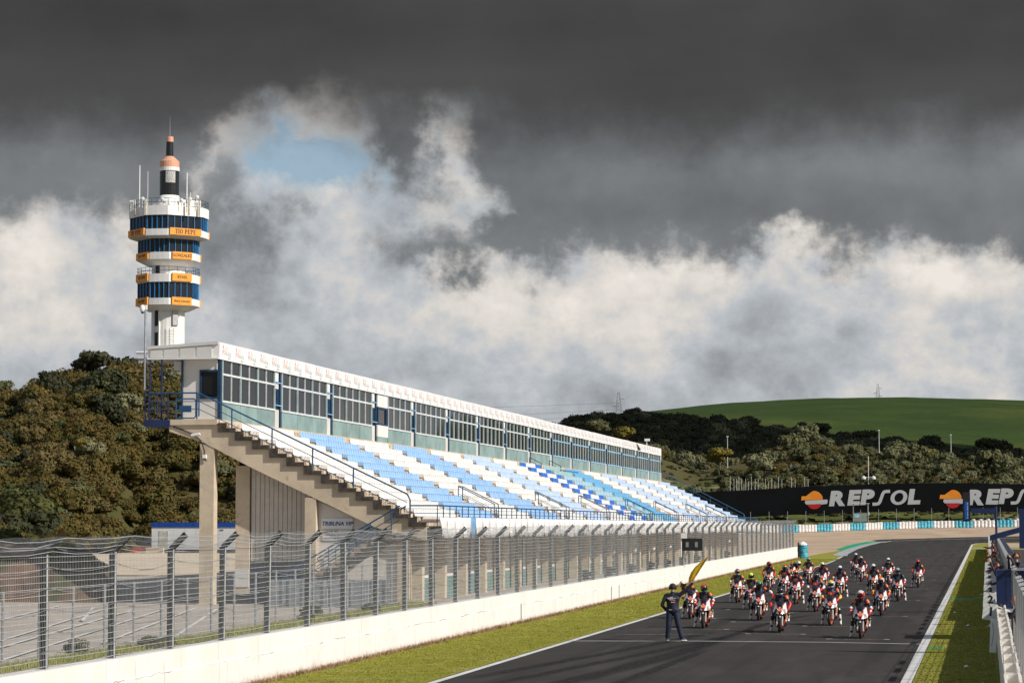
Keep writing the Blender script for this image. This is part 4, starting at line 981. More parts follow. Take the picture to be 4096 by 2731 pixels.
sg = MB().box(-29.27, -27.83, Y0 + .42, Y0 + .45, 3.80, 4.28); sgo = sg.build('sign_board', M['roofw'], GS)
inst('lettering', text_mesh('TRIBUNA VIP', .245, .003, .006, .28, [mat('navy_letters', (0.02, 0.06, 0.25), .5)]), sgo, (-28.55, Y0 + .415, 4.04), rot=FACE_CAM)
sg2 = MB().box(-29.2, -28.55, Y0 + .44, Y0 + .47, 3.30, 3.76).build('sign_board', M['roofw'], GS)
inst('lettering', text_mesh('TRIBUNA VIP', .115, .003, .005, 0, [M['black']]), sg2, (-28.88, Y0 + .43, 3.68), rot=FACE_CAM)
for dz_ in (3.54, 3.40): MB().box(-29.15, -28.6, Y0 + .43, Y0 + .436, dz_ - .03, dz_ + .03).build('print_line', GM_, sg2)
# outer stair down to the ground, two flights of rails
stm = mat('stair_concrete', (0.33, 0.27, 0.21), .9, var=.2)
for i in range(20):
    x = -25.7 - i * .285; z = 3.82 - i * .168
    MB().box(x - .285, x, Y0 - 1.0, Y0 + .3, z - .20, z).build('stair_tread', stm, GS)
MB().prism([(-25.5, 3.6), (-25.5, 3.3), (-31.3, -.0), (-31.3, .35)], Y0 - .98, Y0 - .8).build('stair_string', M['conc_dark'], GS)
for dy in (-1.02, .25):
    mb = MB(); a = (-25.35, Y0 + dy, 4.82); b = (-31.4, Y0 + dy, 1.35)
    for dz_, r_ in ((0, .035), (-.33, .02), (-.62, .02)): mb.path([(a[0], a[1], a[2] + dz_), (b[0], b[1], b[2] + dz_)], r_, 6)
    for t in np.linspace(.06, 1, 7): mb.tube((a[0] + (b[0] - a[0]) * t, a[1], a[2] + (b[2] - a[2]) * t), (a[0] + (b[0] - a[0]) * t, a[1], a[2] + (b[2] - a[2]) * t - .98), .028, .028, 6)
    mb.build('stair_rail', M['blue'], GS)
# camera, cable and junction box on the end beam
cb = MB().path([(-36.1, Y0 - .02, 8.42), (-35.6, Y0 - .04, 8.25), (-35.1, Y0 - .04, 8.05), (-34.75, Y0 - .04, 7.75), (-34.6, Y0 - .04, 7.3), (-34.62, Y0 - .04, 6.95), (-34.5, Y0 - .04, 6.85)], .028, 6).build('cable', M['black'], GS)
MB().box(-34.66, -34.50, Y0 - .12, Y0 + .02, 6.98, 7.14).build('junction_box', M['roofw'], GS)
cc = thing('security_camera', 'white bullet camera on the concrete beam under the balcony', 'camera', (-34.98, Y0 - .1, 8.02)); MB().tube((-.2, -.05, -.02), (.2, -.05, .05), .065, .065, 10).build('housing', M['roofw'], cc); MB().tube((0, 0, -.02), (0, .05, -.18), .02).build('bracket', M['steel'], cc)
cm_ = thing('camera_mast', 'tall galvanised mast with a white dome camera by the left end of the stand', 'camera', (-37.52, 111.2, 8.6))
MB().tube((0, 0, 1.5), (0, 0, 5.3), .05, .05, 10).build('pole', M['steel'], cm_); MB().tube((0.03, 0, 0), (0.03, 0, 3), .035, .035, 8).build('lower_pole', M['royal'], cm_)
MB().lathe([(.02, .18), (.11, .14), (.13, .05), (.13, -.06), (.09, -.14), (.02, -.17)], 14, (-.14, 0, 5.2)).build('dome_housing', M['roofw'], cm_, smooth=True); MB().lathe([(.085, 0), (.06, -.06), (.01, -.08)], 12, (-.14, 0, 5.05)).build('dome_lens', M['black'], cm_, smooth=True)
MB().box(-.1, .07, -.06, .06, 5.15, 5.36).build('bracket', M['roofw'], cm_)
tag(MB().tube((-34.3, 262, 12.2), (-34.3, 262, 12.75), .05).box(-34.5, -34.0, 261.8, 262.2, 12.7, 12.95).build('roof_light', M['roofw']), 'small white lamp on the far end of the stand roof', 'lamp')
# low grey sheet barriers under the stair
for i in range(6):
    x = -30.9 + i * .92
    tag(MB().box(x, x + .88, 108.3, 108.36, .45, 1.62 + .03 * (i % 2)).box(x + .1, x + .16, 108.25, 108.3, .45, 1.6).box(x + .7, x + .76, 108.25, 108.3, .45, 1.6).build('sheet_barrier', mat('grey_sheet', (0.30, 0.32, 0.34), .5, .3, var=.12)), 'grey corrugated sheet barrier in the row in front of the outer stair', 'barrier', 'grey sheet barriers under the stair')
# ================================================================== LEFT BARRIER WALL + DEBRIS FENCE
bw = thing('barrier_wall', 'long low white concrete wall along the left edge of the track', 'wall', (-16.95, 44, .2)); bw.location = (0, 0, 0)
y = 33.0; i = 0
while y < 233.5:
    L = min(7.44, 234 - y); ya, yb = y + .008, y + L - .008
    m_ = MB().prism([], 0, 0) if False else MB()
    v = []
    for yy in (ya, yb):
        z = S * yy; v += [(-17.25, yy, z - .1), (-16.83, yy, z - .1), (-16.86, yy, z + .02), (-16.86, yy, z + .66), (-16.88, yy, z + .68), (-16.88, yy, z + 1.10), (-17.25, yy, z + 1.10)]
    n = 7; m_.add(v, [tuple(range(n)), tuple(range(2 * n - 1, n - 1, -1))] + [(k, n + k, n + (k + 1) % n, (k + 1) % n) for k in range(n)])
    m_.build('wall_block', M['trackwall'], bw); y += 7.44; i += 1
MB().box(-17.2, -16.90, 33, 233.9, .0, .9).build('wall_core', M['conc_dark'], bw)
ccoat = MB()
for yy in (93.0, 116.1, 118.6): ccoat.box(-16.855, -16.84, yy, yy + .05, S * yy + .1, S * yy + .7)
ccoat.build('black_strap', M['black'], bw)
fe = thing('debris_fence', 'tall wire debris fence with cranked posts standing on the white wall', 'fence', (0, 0, 0))
PZ0 = lambda Y: S * Y + 1.10
NP = 51
def post_mesh(name, m):
    mb = MB()
    for a, b in (((0, 0, 0), (0, 0, 2.12)), ((0, 0, 2.10), (.33, 0, 2.42))):
        a = Vector(a); b = Vector(b); d = (b - a) / 2; n = Vector((0, 1, 0)).cross(d).normalized()
        mb.obox((a + b) / 2, d, Vector((0, .008, 0)), n * (.060 if b.x == 0 else .052))
        for s_ in (-1, 1): mb.obox((a + b) / 2 + n * (.060 if b.x == 0 else .052) * s_, d, Vector((0, .045, 0)), n * .007)
    return mb.mesh(name, m)
PM = [post_mesh('post', M['post_dark']), post_mesh('post', M['post_grey']), post_mesh('post', M['rust'])]
sidem = MB().tube((.075, -.06, -.05), (.075, -.06, 2.1), .018, .018, 6).mesh('post_tube', M['wire'])
PY_ = [33.85 + 3.72 * i for i in range(int((232.5 - 33.85) / 3.72) + 1)]
for i, yy in enumerate(PY_):
    p = inst('post', PM[0] if i < 16 else PM[1], fe, (-17.07, yy, PZ0(yy)))
    p.rotation_euler = (0, random.uniform(-.012, .012), random.uniform(-.05, .05))
    if i < 16: inst('post_tube', sidem, p)
for yy in [PY_[-1] + .0]: pass
# cables: one part each, sagging a little between posts
def fprof(h):   # height above the wall top along the fence profile -> (x,z)
    if h <= 2.1: return (-17.0, h)
    t = (h - 2.1); return (-17.0 + t * .80, 2.1 + t * .70)
hs = [0.06 + .118 * i for i in range(22)] 
for ci, h in enumerate(hs):
    rs_ = random.Random(ci); mb = MB(); r = .0052; x0, z0 = fprof(h); pts_ = []
    for j, (a, b) in enumerate(zip(PY_[:-1], PY_[1:])):
        sag = rs_.uniform(.0, .03) + (rs_.uniform(.03, .08) if h > 2.1 else 0); ja = rs_.uniform(-.012, .012)
        for t in (0, .33, .66):
            yy = a + (b - a) * t; pts_.append((x0 + .02 * math.sin(j * 1.3 + ci), yy, PZ0(yy) + z0 - sag * 4 * t * (1 - t) + ja * (1 if t == 0 else .4)))
    pts_.append((x0, PY_[-1], PZ0(PY_[-1]) + z0))
    # square section ribbon tube
    v = []
    for p in pts_:
        rr = r * (1.0 if p[1] < 90 else 1.0)
        for dx, dz in ((-1, -1), (1, -1), (1, 1), (-1, 1)): v.append((p[0] + dx * rr, p[1], p[2] + dz * rr))
    f = [(4 * k + q, 4 * k + (q + 1) % 4, 4 * k + 4 + (q + 1) % 4, 4 * k + 4 + q) for k in range(len(pts_) - 1) for q in range(4)]
    mb.add(v, f).build('cable', M['wire'], fe, fix=False)
# looser looped wires
for ci in range(6):
    rs_ = random.Random(50 + ci); h = .35 + ci * .38; mb = MB(); pts_ = []
    for a, b in zip(PY_[:-1], PY_[1:]):
        sag = rs_.uniform(.06, .16)
        for t in (0, .2, .4, .6, .8): yy = a + (b - a) * t; pts_.append((-16.97, yy, PZ0(yy) + h - sag * 4 * t * (1 - t)))
    v = []
    for p in pts_:
        for dx, dz in ((-1, -1), (1, -1), (1, 1), (-1, 1)): v.append((p[0] + dx * .005, p[1], p[2] + dz * .005))
    mb.add(v, [(4 * k + q, 4 * k + (q + 1) % 4, 4 * k + 4 + (q + 1) % 4, 4 * k + 4 + q) for k in range(len(pts_) - 1) for q in range(4)]).build('slack_wire', M['steel'], fe, fix=False)
# vertical wires: one mass per bay
for j, (a, b) in enumerate(zip(PY_[:-1], PY_[1:])):
    mb = MB(); st = .085 if a < 125 else .17; r = .0021; yy = a + .06; v = []; f = []; k = 0
    while yy < b:
        prv = None; ph = .012 * math.sin(yy * 3)
        for (x, z) in ((-17.012, .0), (-17.0, 1.05 + ph), (-17.008, 2.1), (-16.66, 2.42 + ph)):
            for dx, dy in ((-1, -1), (1, -1), (1, 1), (-1, 1)): v.append((x + dx * r, yy + dy * r + (.0 if z < 2.2 else .12), PZ0(yy) + z))
        for q in range(3): f += [(k + 4 * q + s_, k + 4 * q + (s_ + 1) % 4, k + 4 * q + 4 + (s_ + 1) % 4, k + 4 * q + 4 + s_) for s_ in range(4)]
        k += 16; yy += st
    stuff(mb.add(v, f).build('wire_mesh', M['wire'], fe, fix=False))
# low inner fence behind
f2 = thing('inner_fence', 'low wire fence on thin posts between the service road and the car park', 'fence', (0, 0, 0))
pm2 = MB().tube((0, 0, 0), (0, 0, 1.95), .04, .04, 8).tube((0, 0, 1.0), (0, 0, 1.06), .06, .06, 8).mesh('post', M['steel'])
yy = 58.0
while yy < 110:
    inst('post', pm2, f2, (-25.1, yy, S * yy)); yy += 2.6
mb = MB()
for h in (.1, .7, 1.3, 1.9): mb.tube((-25.1, 58, S * 58 + h), (-25.1, 109, S * 109 + h), .008, .008, 4)
stuff(mb.build('wire_mesh', M['wire'], f2))
# marshals' rusty light brackets with cameras on the fence
for i, yy in enumerate((115.4, 122.9, 130.4, 137.9, 145.2, 152.7, 160.4, 179.5)):
    q = ['nearest', 'second', 'third', 'fourth', 'fifth', 'sixth', 'seventh', 'farthest'][i]
    t = thing('signal_unit', 'rusty bracket with white lamp and dark signal box behind the fence, %s of eight' % q, 'signal', (-17.9, yy, S * yy), 0, 'signal units behind the debris fence')
    MB().tube((0, -.9, 1.95), (0, .9, 2.05), .03, .03, 6).build('bracket', M['rust'], t)
    MB().tube((.1, .5, 2.08), (.15, .8, 2.15), .06, .06, 8).build('lamp', M['roofw'], t)
    MB().box(-.12, .12, -.35, .0, .85, 1.45).lathe([(.12, 0), (.10, .18)], 10, (.1, -.18, 1.28), 'X').lathe([(.12, 0), (.10, .18)], 10, (.1, -.18, 1.0), 'X').build('signal_box', M['post_dark'], t)
    MB().tube((0, -.18, 0), (0, -.18, .9), .04, .04, 6).build('stem', M['steel'], t)
    MB().path([(.05, .3, 2.0), (.05, .5, 1.6), (.05, .2, 1.2), (.05, .35, .8), (.05, .2, .2)], .015, 5).build('cable', M['black'], t)
# black start light panel on the wall post
t = thing('light_panel', 'black rounded light panel with two unlit lamps on a post above the white wall', 'signal', (-16.42, 145.0, S * 145))
r_ = MB(); pts_ = []
for cx, cz, a0 in ((.52, 2.56, 0), (-.52, 2.56, 90), (-.52, 2.0, 180), (.52, 2.0, 270)):
    for k in range(4): a = rad(a0 + k * 30); pts_.append((cx + .07 * math.cos(a), cz + .07 * math.sin(a)))
r_.prism(pts_, -.06, .06); r_.build('panel', M['black'], t)
for s_ in (-.26, .26): MB().box(s_ - .085, s_ + .075, -.10, -.062, 2.13, 2.42).box(s_ - .02, s_ + .03, -.10, -.07, 2.40, 2.44).build('lamp', mat('smoky_lamp', (0.20, 0.22, 0.22), .3), t)
MB().tube((-.5, .1, 1.0), (-.5, .1, 2.1), .06, .06, 8).tube((-.5, .1, 2.3), (.0, .07, 2.3), .04, .04, 6).build('post', M['steel'], t); MB().path([(-.5, .1, 1.3), (-.2, .08, 2.05)], .03).build('brace', M['steel'], t)
# small white box on fence
tag(MB().box(-17.0, -16.7, 144.6, 144.8, 3.25, 3.55).tube((-17.0, 144.7, 2.2), (-17.0, 144.7, 3.3), .03).build('fence_lamp', M['roofw']), 'small white square lamp above the fence left of the black light panel', 'lamp')
# blue tyre bundle closing the wall end
tb = thing('tyre_bundle', 'wrapped blue tyre bundle standing against the far end of the white wall', 'barrier', (-16.42, 235.0, S * 235 - .12))
pr = []
for k in range(7): pr += [(.36, k * .2), (.41, k * .2 + .05), (.41, k * .2 + .15), (.36, k * .2 + .2)]
bl = mat('wrapped_blue_tyres', (0.06, 0.36, 0.46), .45, var=.25, vs=3)
MB().lathe(pr, 14).build('tyres', bl, tb, smooth=True); MB().lathe([(.42, 0), (.40, .10), (.12, .30), (.02, .33)], 10, (-.05, 0, 1.36)).build('cover', M['roofw'], tb)
MB().box(-.5, -.42, -.4, .4, 0, 1.6).build('backing', M['black'], tb)
# ================================================================== TYRE BARRIER
wt = mat('wrapped_white_tyres', (0.72, 0.69, 0.66), .6, var=.12, vs=3)
prw = []
for k in range(6): prw += [(.27, k * .2), (.325, k * .2 + .05), (.325, k * .2 + .15), (.27, k * .2 + .2)]
prw += [(.05, 1.22)]
TB = MB().lathe(prw, 12).mesh('tyre_stack', mat('wrapped_cyan_tyres', (0.10, 0.43, 0.54), .5, var=.25, vs=3), True); TW = MB().lathe(prw, 12).mesh('tyre_stack', wt, True)
path_ = [(-75, 390), (-50, 402), (-28.9, 420), (-17, 432), (-8.4, 439), (6.3, 445), (20, 447), (34, 446)]
seg = []; 
for a, b in zip(path_[:-1], path_[1:]):
    n = 20
    for k in range(n): seg.append((a[0] + (b[0] - a[0]) * k / n, a[1] + (b[1] - a[1]) * k / n))
d = 0; last = seg[0]; cnt = 0; nxt = 0
for p in seg[1:]:
    L = math.hypot(p[0] - last[0], p[1] - last[1]); t0 = d; d += L
    while nxt < d:
        f = (nxt - t0) / L; x, y = last[0] + (p[0] - last[0]) * f, last[1] + (p[1] - last[1]) * f
        if -46 < x < 12:
            isb = (cnt % 11) < 5
            o = inst('tyre_stack', TB if isb else TW, None, (x, y, zg(y)), random.random() * 6, (1, 1, random.uniform(.97, 1.03)))
            tag(o, 'stack of %s wrapped tyres in the barrier beyond the gravel' % ('blue' if isb else 'white'), 'tyre stack', 'blue tyre stacks of the far barrier' if isb else 'white tyre stacks of the far barrier')
            if x > -2 and cnt % 2: 
                o2 = o.copy(); COL.objects.link(o2); o2.location = (x - .2, y + 1.6, zg(y) + .25); tag(o2, 'stack of %s wrapped tyres in the second row behind the barrier' % ('blue' if isb else 'white'), 'tyre stack', 'second row of tyre stacks, ' + ('blue' if isb else 'white'))
        cnt += 1; nxt += .66
    last = p
# thin fence on the bank
tf = thing('bank_fence', 'thin wire fence on tall posts along the green bank behind the tyres', 'fence', (0, 0, 0))
for k in range(24): x = -44 + k * 2.9; y = interp([(-75, 398), (-29, 427), (-8, 445), (34, 452)], x) + 2; inst('post', PM[1] if False else MB().tube((0, 0, 0), (0, 0, 3.2), .04, .04, 5).mesh('post', M['steel']), tf, (x, y, zg(y)))
# ================================================================== CONTROL TOWER
TX, TY = -122.9, 375.0
TW_ = thing('control_tower', 'tall white control tower with glazed blue framed decks and orange signs', 'tower', (TX, TY, 28.0))
twh = mat('tower_white_paint', (0.80, 0.785, 0.75), .6, var=.04, vs=.4, stain=((.50, .45, .38), .7, .62, .85))
def oct_(a, b, k=0.0):
    """plan: flat sign faces (length a) looking along the diagonals, chamfers (length b) along the axes"""
    R_ = a / 2 + b / math.sqrt(2)          # distance of sign face from centre
    pts = []
    for q in range(4):
        n = Vector((math.cos(rad(-45 + 90 * q)), math.sin(rad(-45 + 90 * q)))); t = Vector((-n.y, n.x))
        p0 = n * R_ - t * a / 2; p1 = n * R_ + t * a / 2
        pts += [p0, p1]
        n2 = Vector((math.cos(rad(-45 + 90 * (q + 1))), math.sin(rad(-45 + 90 * (q + 1))))); t2 = Vector((-n2.y, n2.x)); p2 = n2 * R_ - t2 * a / 2
        mid = (p1 + p2) / 2; d = mid.normalized() * .3
        for f in (.25, .5, .75): pts.append(p1.lerp(p2, f) + d * (.35 * (1 - (2 * f - 1) ** 2)))
    return [(p.x, p.y) for p in pts]
def ring(mb, poly0, z0, poly1, z1, mi=0, cap0=False, cap1=False):
    n = len(poly0); v = [(x, y, z0) for x, y in poly0] + [(x, y, z1) for x, y in poly1]; f = [(i, (i + 1) % n, n + (i + 1) % n, n + i) for i in range(n)]
    if cap0: f.append(tuple(range(n - 1, -1, -1)))
    if cap1: f.append(tuple(range(n, 2 * n)))
    mb.add(v, f, mi)
H0 = 28.0
sh = MB(); cir = lambda r, n=28: [(r * math.cos(2 * PI * i / n), r * math.sin(2 * PI * i / n)) for i in range(n)]
ring(sh, cir(2.55), -8, cir(2.55), 53.2 - H0, 0, True, True); shaft = sh.build('shaft', twh, TW_, smooth=False)
def az_pt(deg, r, z): return (math.sin(rad(deg)) * r, -math.cos(rad(deg)) * r, z)   # bearing seen from camera side: 0 = towards -Y, + = right
def shaft_box(name, deg, w_, d, z0, z1, m, par=None):
    n = Vector(az_pt(deg, 1, 0)); t = Vector((-n.y, n.x, 0)); c = n * 2.56 + Vector((0, 0, (z0 + z1) / 2 - H0))
    return MB().obox(c, t * w_ / 2, n * d / 2, Vector((0, 0, (z1 - z0) / 2))).build(name, m, par or TW_)
for z0, z1 in ((42.2, 44.0), (34.4, 37.0), (30.4, 33.4)): shaft_box('stair_window', -22, .75, .16, z0, z1, M['tglass'])
shaft_box('fin', -12, .16, .5, 28.5, 38, twh); shaft_box('fin', -34, .2, .5, 28.5, 38, twh)
shaft_box('antenna_panel', 42, .9, .5, 34.5, 37.2, mat('grey_antenna', (.45, .45, .45), .5))
for dg in (22, 34): 
    mb = MB(); n = Vector(az_pt(dg, 2.75, 0)); t = Vector((-n.y, n.x, 0)).normalized() * .28
    for s_ in (-1, 1): mb.tube(n + t * s_ + Vector((0, 0, 0)), n + t * s_ + Vector((0, 0, 6.2)), .035, .035, 5)
    for k in range(14): mb.tube(n - t + Vector((0, 0, .3 + k * .42)), n + t + Vector((0, 0, .3 + k * .42)), .025, .025, 5)
    mb.build('ladder', M['roofw'], TW_)
om = M['orange']; ltr = mat('black_letters', (.02, .018, .015), .5)
def serif(txt, size):
    """bold letters with slab serifs, for the top sign"""
    V = []; F = []; x = 0; mb = MB(); h = size
    def bar(a, b, c, d): mb.box(a, b, c, d, 0, .01)
    wd = {'T': .62, 'I': .3, 'O': .72, 'P': .60, 'E': .60, ' ': .34}
    for ch in txt:
        w_ = wd[ch] * h; st = .17 * h; se = .07 * h
        if ch == 'T': bar(x + w_ / 2 - st / 2, x + w_ / 2 + st / 2, 0, h); bar(x, x + w_, h - se, h); bar(x, x + se, h * .76, h); bar(x + w_ - se, x + w_, h * .76, h); bar(x + w_ * .25, x + w_ * .75, 0, se)
        if ch == 'I': bar(x + w_ / 2 - st / 2, x + w_ / 2 + st / 2, 0, h); bar(x, x + w_, 0, se); bar(x, x + w_, h - se, h)
        if ch in 'PE': bar(x + .06 * h, x + .06 * h + st, 0, h); bar(x, x + .32 * h, 0, se); bar(x, x + .3 * h, h - se, h)
        if ch == 'E': bar(x, x + w_, 0, se); bar(x, x + w_, h - se, h); bar(x + .2 * h, x + .42 * h, h * .47, h * .54); bar(x + w_ - se, x + w_, 0, h * .26); bar(x + w_ - se, x + w_, h * .74, h); bar(x + .39 * h, x + .44 * h, h * .38, h * .63)
        if ch in 'PO':
            cx, cy, rx, ry, ix, iy = (x + .2 * h, h * .73, .38 * h, .27 * h, .20 * h, .19 * h) if ch == 'P' else (x + w_ / 2, h / 2, w_ / 2, h * .51, w_ / 2 - st * 1.05, h * .43)
            a0, a1 = (-90, 90) if ch == 'P' else (0, 360); n = 14; v = []
            for i in range(n + 1):
                a = rad(a0 + (a1 - a0) * i / n)
                for zz_ in (0, .01): v += [(cx + rx * math.cos(a), cy + ry * math.sin(a), zz_), (cx + ix * math.cos(a), cy + iy * math.sin(a), zz_)]
            f = []
            for i in range(n): b = 4 * i; f += [(b + 2, b + 3, b + 7, b + 6), (b, b + 4, b + 5, b + 1), (b, b + 2, b + 6, b + 4), (b + 1, b + 5, b + 7, b + 3)]
            mb.add(v, f)
        x += w_ + .07 * h
    L = x; mb.v = [(a - L / 2, b - h / 2, c) for a, b, c in mb.v]; return mb.mesh('lettering', ltr)
def sign(face_deg, Rr, w_, z0, z1, txt, size, cap=None, serif_=False):
    n = Vector((math.cos(rad(face_deg)), math.sin(rad(face_deg)), 0)); t = Vector((-n.y, n.x, 0))
    c = n * (Rr + .16) + Vector((0, 0, (z0 + z1) / 2 - H0))
    sb = MB().obox(c, t * w_ / 2, n * .12, Vector((0, 0, (z1 - z0) / 2))).build('sign_board', om, TW_)
    if txt:
        me = serif(txt, size) if serif_ else text_mesh(txt, size, .01, .012 * size, 0, [ltr], sx=(cap or 1))
        o = inst('lettering', me, sb, tuple(c + n * .135)); o.rotation_euler = (PI / 2, 0, math.atan2(n.y, n.x) + PI / 2)
    return sb
def deck(a, b, zb, zw0, zw1, zt, tap, rail_):
    P_ = oct_(a, b); PI_ = oct_(a * .97, b * .93); Ptap = oct_(a * tap, b * tap)
    Rf = a / 2 + b / math.sqrt(2)
    lo = MB(); ring(lo, Ptap, zb - (.35 if rail_ and zb > 45 else .75) - H0, P_, zb - H0, 0, True, False); ring(lo, P_, zb - H0, P_, zw0 - H0, 0, False, True); lo.build('lower_band', twh, TW_)
    up = MB(); ring(up, P_, zw1 - H0, P_, zt - H0, 0, True, True); up.build('upper_band', twh, TW_)
    n = len(PI_); mu = MB()
    for i in range(n):
        p, q = Vector(PI_[i]), Vector(PI_[(i + 1) % n]); L = (q - p).length; k = max(1, round(L / 1.05)); t = (q - p).normalized(); nn = Vector((t.y, -t.x))
        if nn.y > .75: continue
        for j in range(k):
            c0, c1 = p.lerp(q, j / k), p.lerp(q, (j + 1) / k)
            MB().add([(c0.x, c0.y, zw0 - H0 - .02), (c1.x, c1.y, zw0 - H0 - .02), (c1.x + random.uniform(-.01, .01), c1.y, zw1 - H0 + .02), (c0.x, c0.y, zw1 - H0 + .02)], [(0, 1, 2, 3)]).build('pane', M['tglass'], TW_, fix=False)
            c = c0 + nn * .06; mu.obox((c.x, c.y, (zw0 + zw1) / 2 - H0), (t.x * .042, t.y * .042, 0), (nn.x * .08, nn.y * .08, 0), (0, 0, (zw1 - zw0) / 2))
    mu.build('mullions', mat('tower_blue_frame', (.03, .20, .46), .5, var=.1), TW_)
    core = MB(); ring(core, oct_(a * .8, b * .8), zw0 - H0 - .05, oct_(a * .8, b * .8), zw1 - H0 + .05); core.build('room_core', mat('dim_room', (.05, .05, .055), .9), TW_)
    if rail_:
        rm = MB(); z = zt - H0; Pr = oct_(a * .99, b * .99)
        for dz_ in (1.1, .55): 
            for i in range(n): rm.tube((*Pr[i], z + dz_), (*Pr[(i + 1) % n], z + dz_), .035, .035, 5, cap=False)
        for i in range(n):
            p, q = Vector(Pr[i]), Vector(Pr[(i + 1) % n]); k = max(1, round((q - p).length / 1.2))
            for j in range(k): c = p.lerp(q, j / k); rm.tube((c.x, c.y, z), (c.x, c.y, z + 1.1), .03, .03, 5)
        rm.build('deck_railing', M['navy'], TW_)
    return Rf
R1 = deck(5.8, 3.45, 47.9, 48.9, 51.0, 52.45, .80, True)
R2 = deck(4.2, 3.1, 44.4, 45.5, 47.62, 47.7, .66, False)
R3 = deck(4.2, 3.1, 37.5, 38.5, 40.95, 42.2, .66, True)
for fd, w1 in ((-45, 1), (-135, 0), (45, 2)):
    sign(fd, R1, 5.3, 48.0, 49.05, 'TIO PEPE' if w1 < 2 else '', .72, serif_=True)
    sign(fd, R2, 3.3 if w1 == 1 else 3.9, 44.45, 45.55, ['TIO PEPE', 'GONZALEZ', ''][w1], .62, 1.0)
    sign(fd, R3, 3.3 if w1 == 1 else 3.9, 41.1, 42.3, ['TIO PEPE', 'BYASS', ''][w1], .62, .95)
    sign(fd, R3, 3.3 if w1 == 1 else 3.9, 37.45, 38.65, ['TIO PEPE', 'Sherry & Brandy', ''][w1], .62 if w1 == 0 else .44, .9)
# white board, aerials and dishes on the top deck
n = Vector((math.cos(rad(-45)), math.sin(rad(-45)), 0)); t = Vector((-n.y, n.x, 0)); c = n * (R1 - .1) + Vector((0, 0, 53.0 - H0))
MB().obox(c, t * 2.7, n * .06, (0, 0, .45)).build('top_board', M['roofw'], TW_)
bs = MB(); bs.lathe([(2.9, 52.4 - H0), (2.3, 53.0 - H0), (1.7, 54.0 - H0), (1.5, 54.6 - H0)], 20); bs.build('finial_base', twh, TW_, smooth=True)
for (dg, r, z0, z1, rr) in ((-42, 5.2, 52.4, 58.9, .10), (-27, 4.6, 52.4, 57.9, .05), (48, 5.3, 52.4, 57.6, .11), (53, 5.6, 52.4, 54.6, .06)): MB().tube(az_pt(dg, r, z0 - H0), az_pt(dg, r, z1 - H0), rr, rr * .8, 8).build('aerial', M['roofw'], TW_)
rs = random.Random(4)
for dg in (-62, -50, -25, 8, 36, 50, 63):
    z = 53.2 - H0 + rs.random() * .8; p = Vector(az_pt(dg, 5.9, z)); q = Vector(az_pt(dg, 6.1, z))
    d_ = MB().tube((p.x, p.y, 52 - H0), (p.x, p.y, z), .05, .05, 5); d_.lathe([(.05, 0), (.30, .08), (.34, .14)], 10, (p.x, p.y - .1, z), 'Y'); d_.build('dish', M['roofw'], TW_)
for dg in (-40, -17, 47, 66):
    p = Vector(az_pt(dg, 6.15, 0)); MB().box(p.x - .14, p.x + .14, p.y - .1, p.y + .1, 51.0 - H0, 53.5 - H0).build('antenna_panel', mat('cream_antenna', (.66, .62, .52), .5), TW_)
# plain stand-in for the advertising figure on top: a stepped black drum with a salmon collar and cap
bk = mat('black_gloss_paint', (.012, .013, .014), .3); sal = mat('salmon_paint', (.66, .34, .22), .5, var=.04)
MB().lathe([(1.48, 54.6 - H0), (1.48, 58.4 - H0)], 24).build('drum', bk, TW_); MB().lathe([(1.54, 58.4 - H0), (1.54, 58.95 - H0)], 24).build('drum_band', M['roofw'], TW_)
MB().lathe([(1.5, 58.96 - H0), (1.5, 59.9 - H0), (.62, 60.7 - H0)], 24).build('collar', sal, TW_)
MB().lathe([(.58, 60.7 - H0), (.52, 62.95 - H0)], 20).build('neck_drum', bk, TW_); MB().lathe([(.56, 62.95 - H0), (.56, 63.75 - H0)], 20).build('cap', sal, TW_)
v = [Vector(az_pt(18 + dg, 1.52, 0)) for dg in (-22, -10, 2, 14, 26, 36)]
MB().grid([[(p.x, p.y, z - H0) for p in v] for z in (56.5, 58.3)], 0, (0, 0, 0.001)).build('blank_label', M['roofw'], TW_)
MB().tube((0, 0, 63.7 - H0), (0, 0, 66.9 - H0), .06, .02, 6).build('mast', M['steel'], TW_)
hu = thing('roof_hut', 'low white building with a stepped roof on the hill left of the tower foot', 'building', (-125.4, 371, 24))
MB().box(-3.4, 0.2, 0, 6, 0, 5.2).build('wall', twh, hu); MB().box(-3.55, 0.3, -.15, 6.2, 5.2, 5.4).build('roof', M['soffit'], hu); MB().box(-.6, 2.6, -.6, 5, 0, 5.3).build('wall', M['white'], hu); MB().box(-.7, 2.7, -.8, 5, 5.3, 5.7).tube((-.9, -.7, 6.2), (2.5, -.7, 6.2), .2, .2, 8).build('roof_pipe', M['roofw'], hu)
# ================================================================== CAR PARK THINGS
ct = thing('site_cabin', 'long white site cabin with a deep blue roof band beyond the car park', 'cabin', (-92.3, 276.5, 1.25))
for i in range(8): MB().box(1.3 * i, 1.3 * i + 1.28, 0, 3.0, .0, 2.62).build('wall_panel', M['roofw'], ct)
MB().box(-.05, 10.45, -.08, 3.1, 2.62, 3.15).build('roof', mat('cobalt_band', (.01, .07, .36), .5), ct); MB().box(.85, 1.95, -.03, 0, .1, 2.2).build('door', mat('cream_door', (.60, .57, .49), .5), ct); MB().box(0, 10.4, -.02, -.001, -.1, .12).build('skirt', M['royal'], ct)
MB().box(8.0, 8.4, -.05, -.001, 2.25, 2.4).build('vent', M['steel'], ct)
gp = thing('gate_post', 'white gate post with a dark blue board at the foot of the hill', 'sign', (bear(700 / 1.0 - 388, 262), 262, 1.1)); gp.location = (bear(303, 262), 262, 1.1)
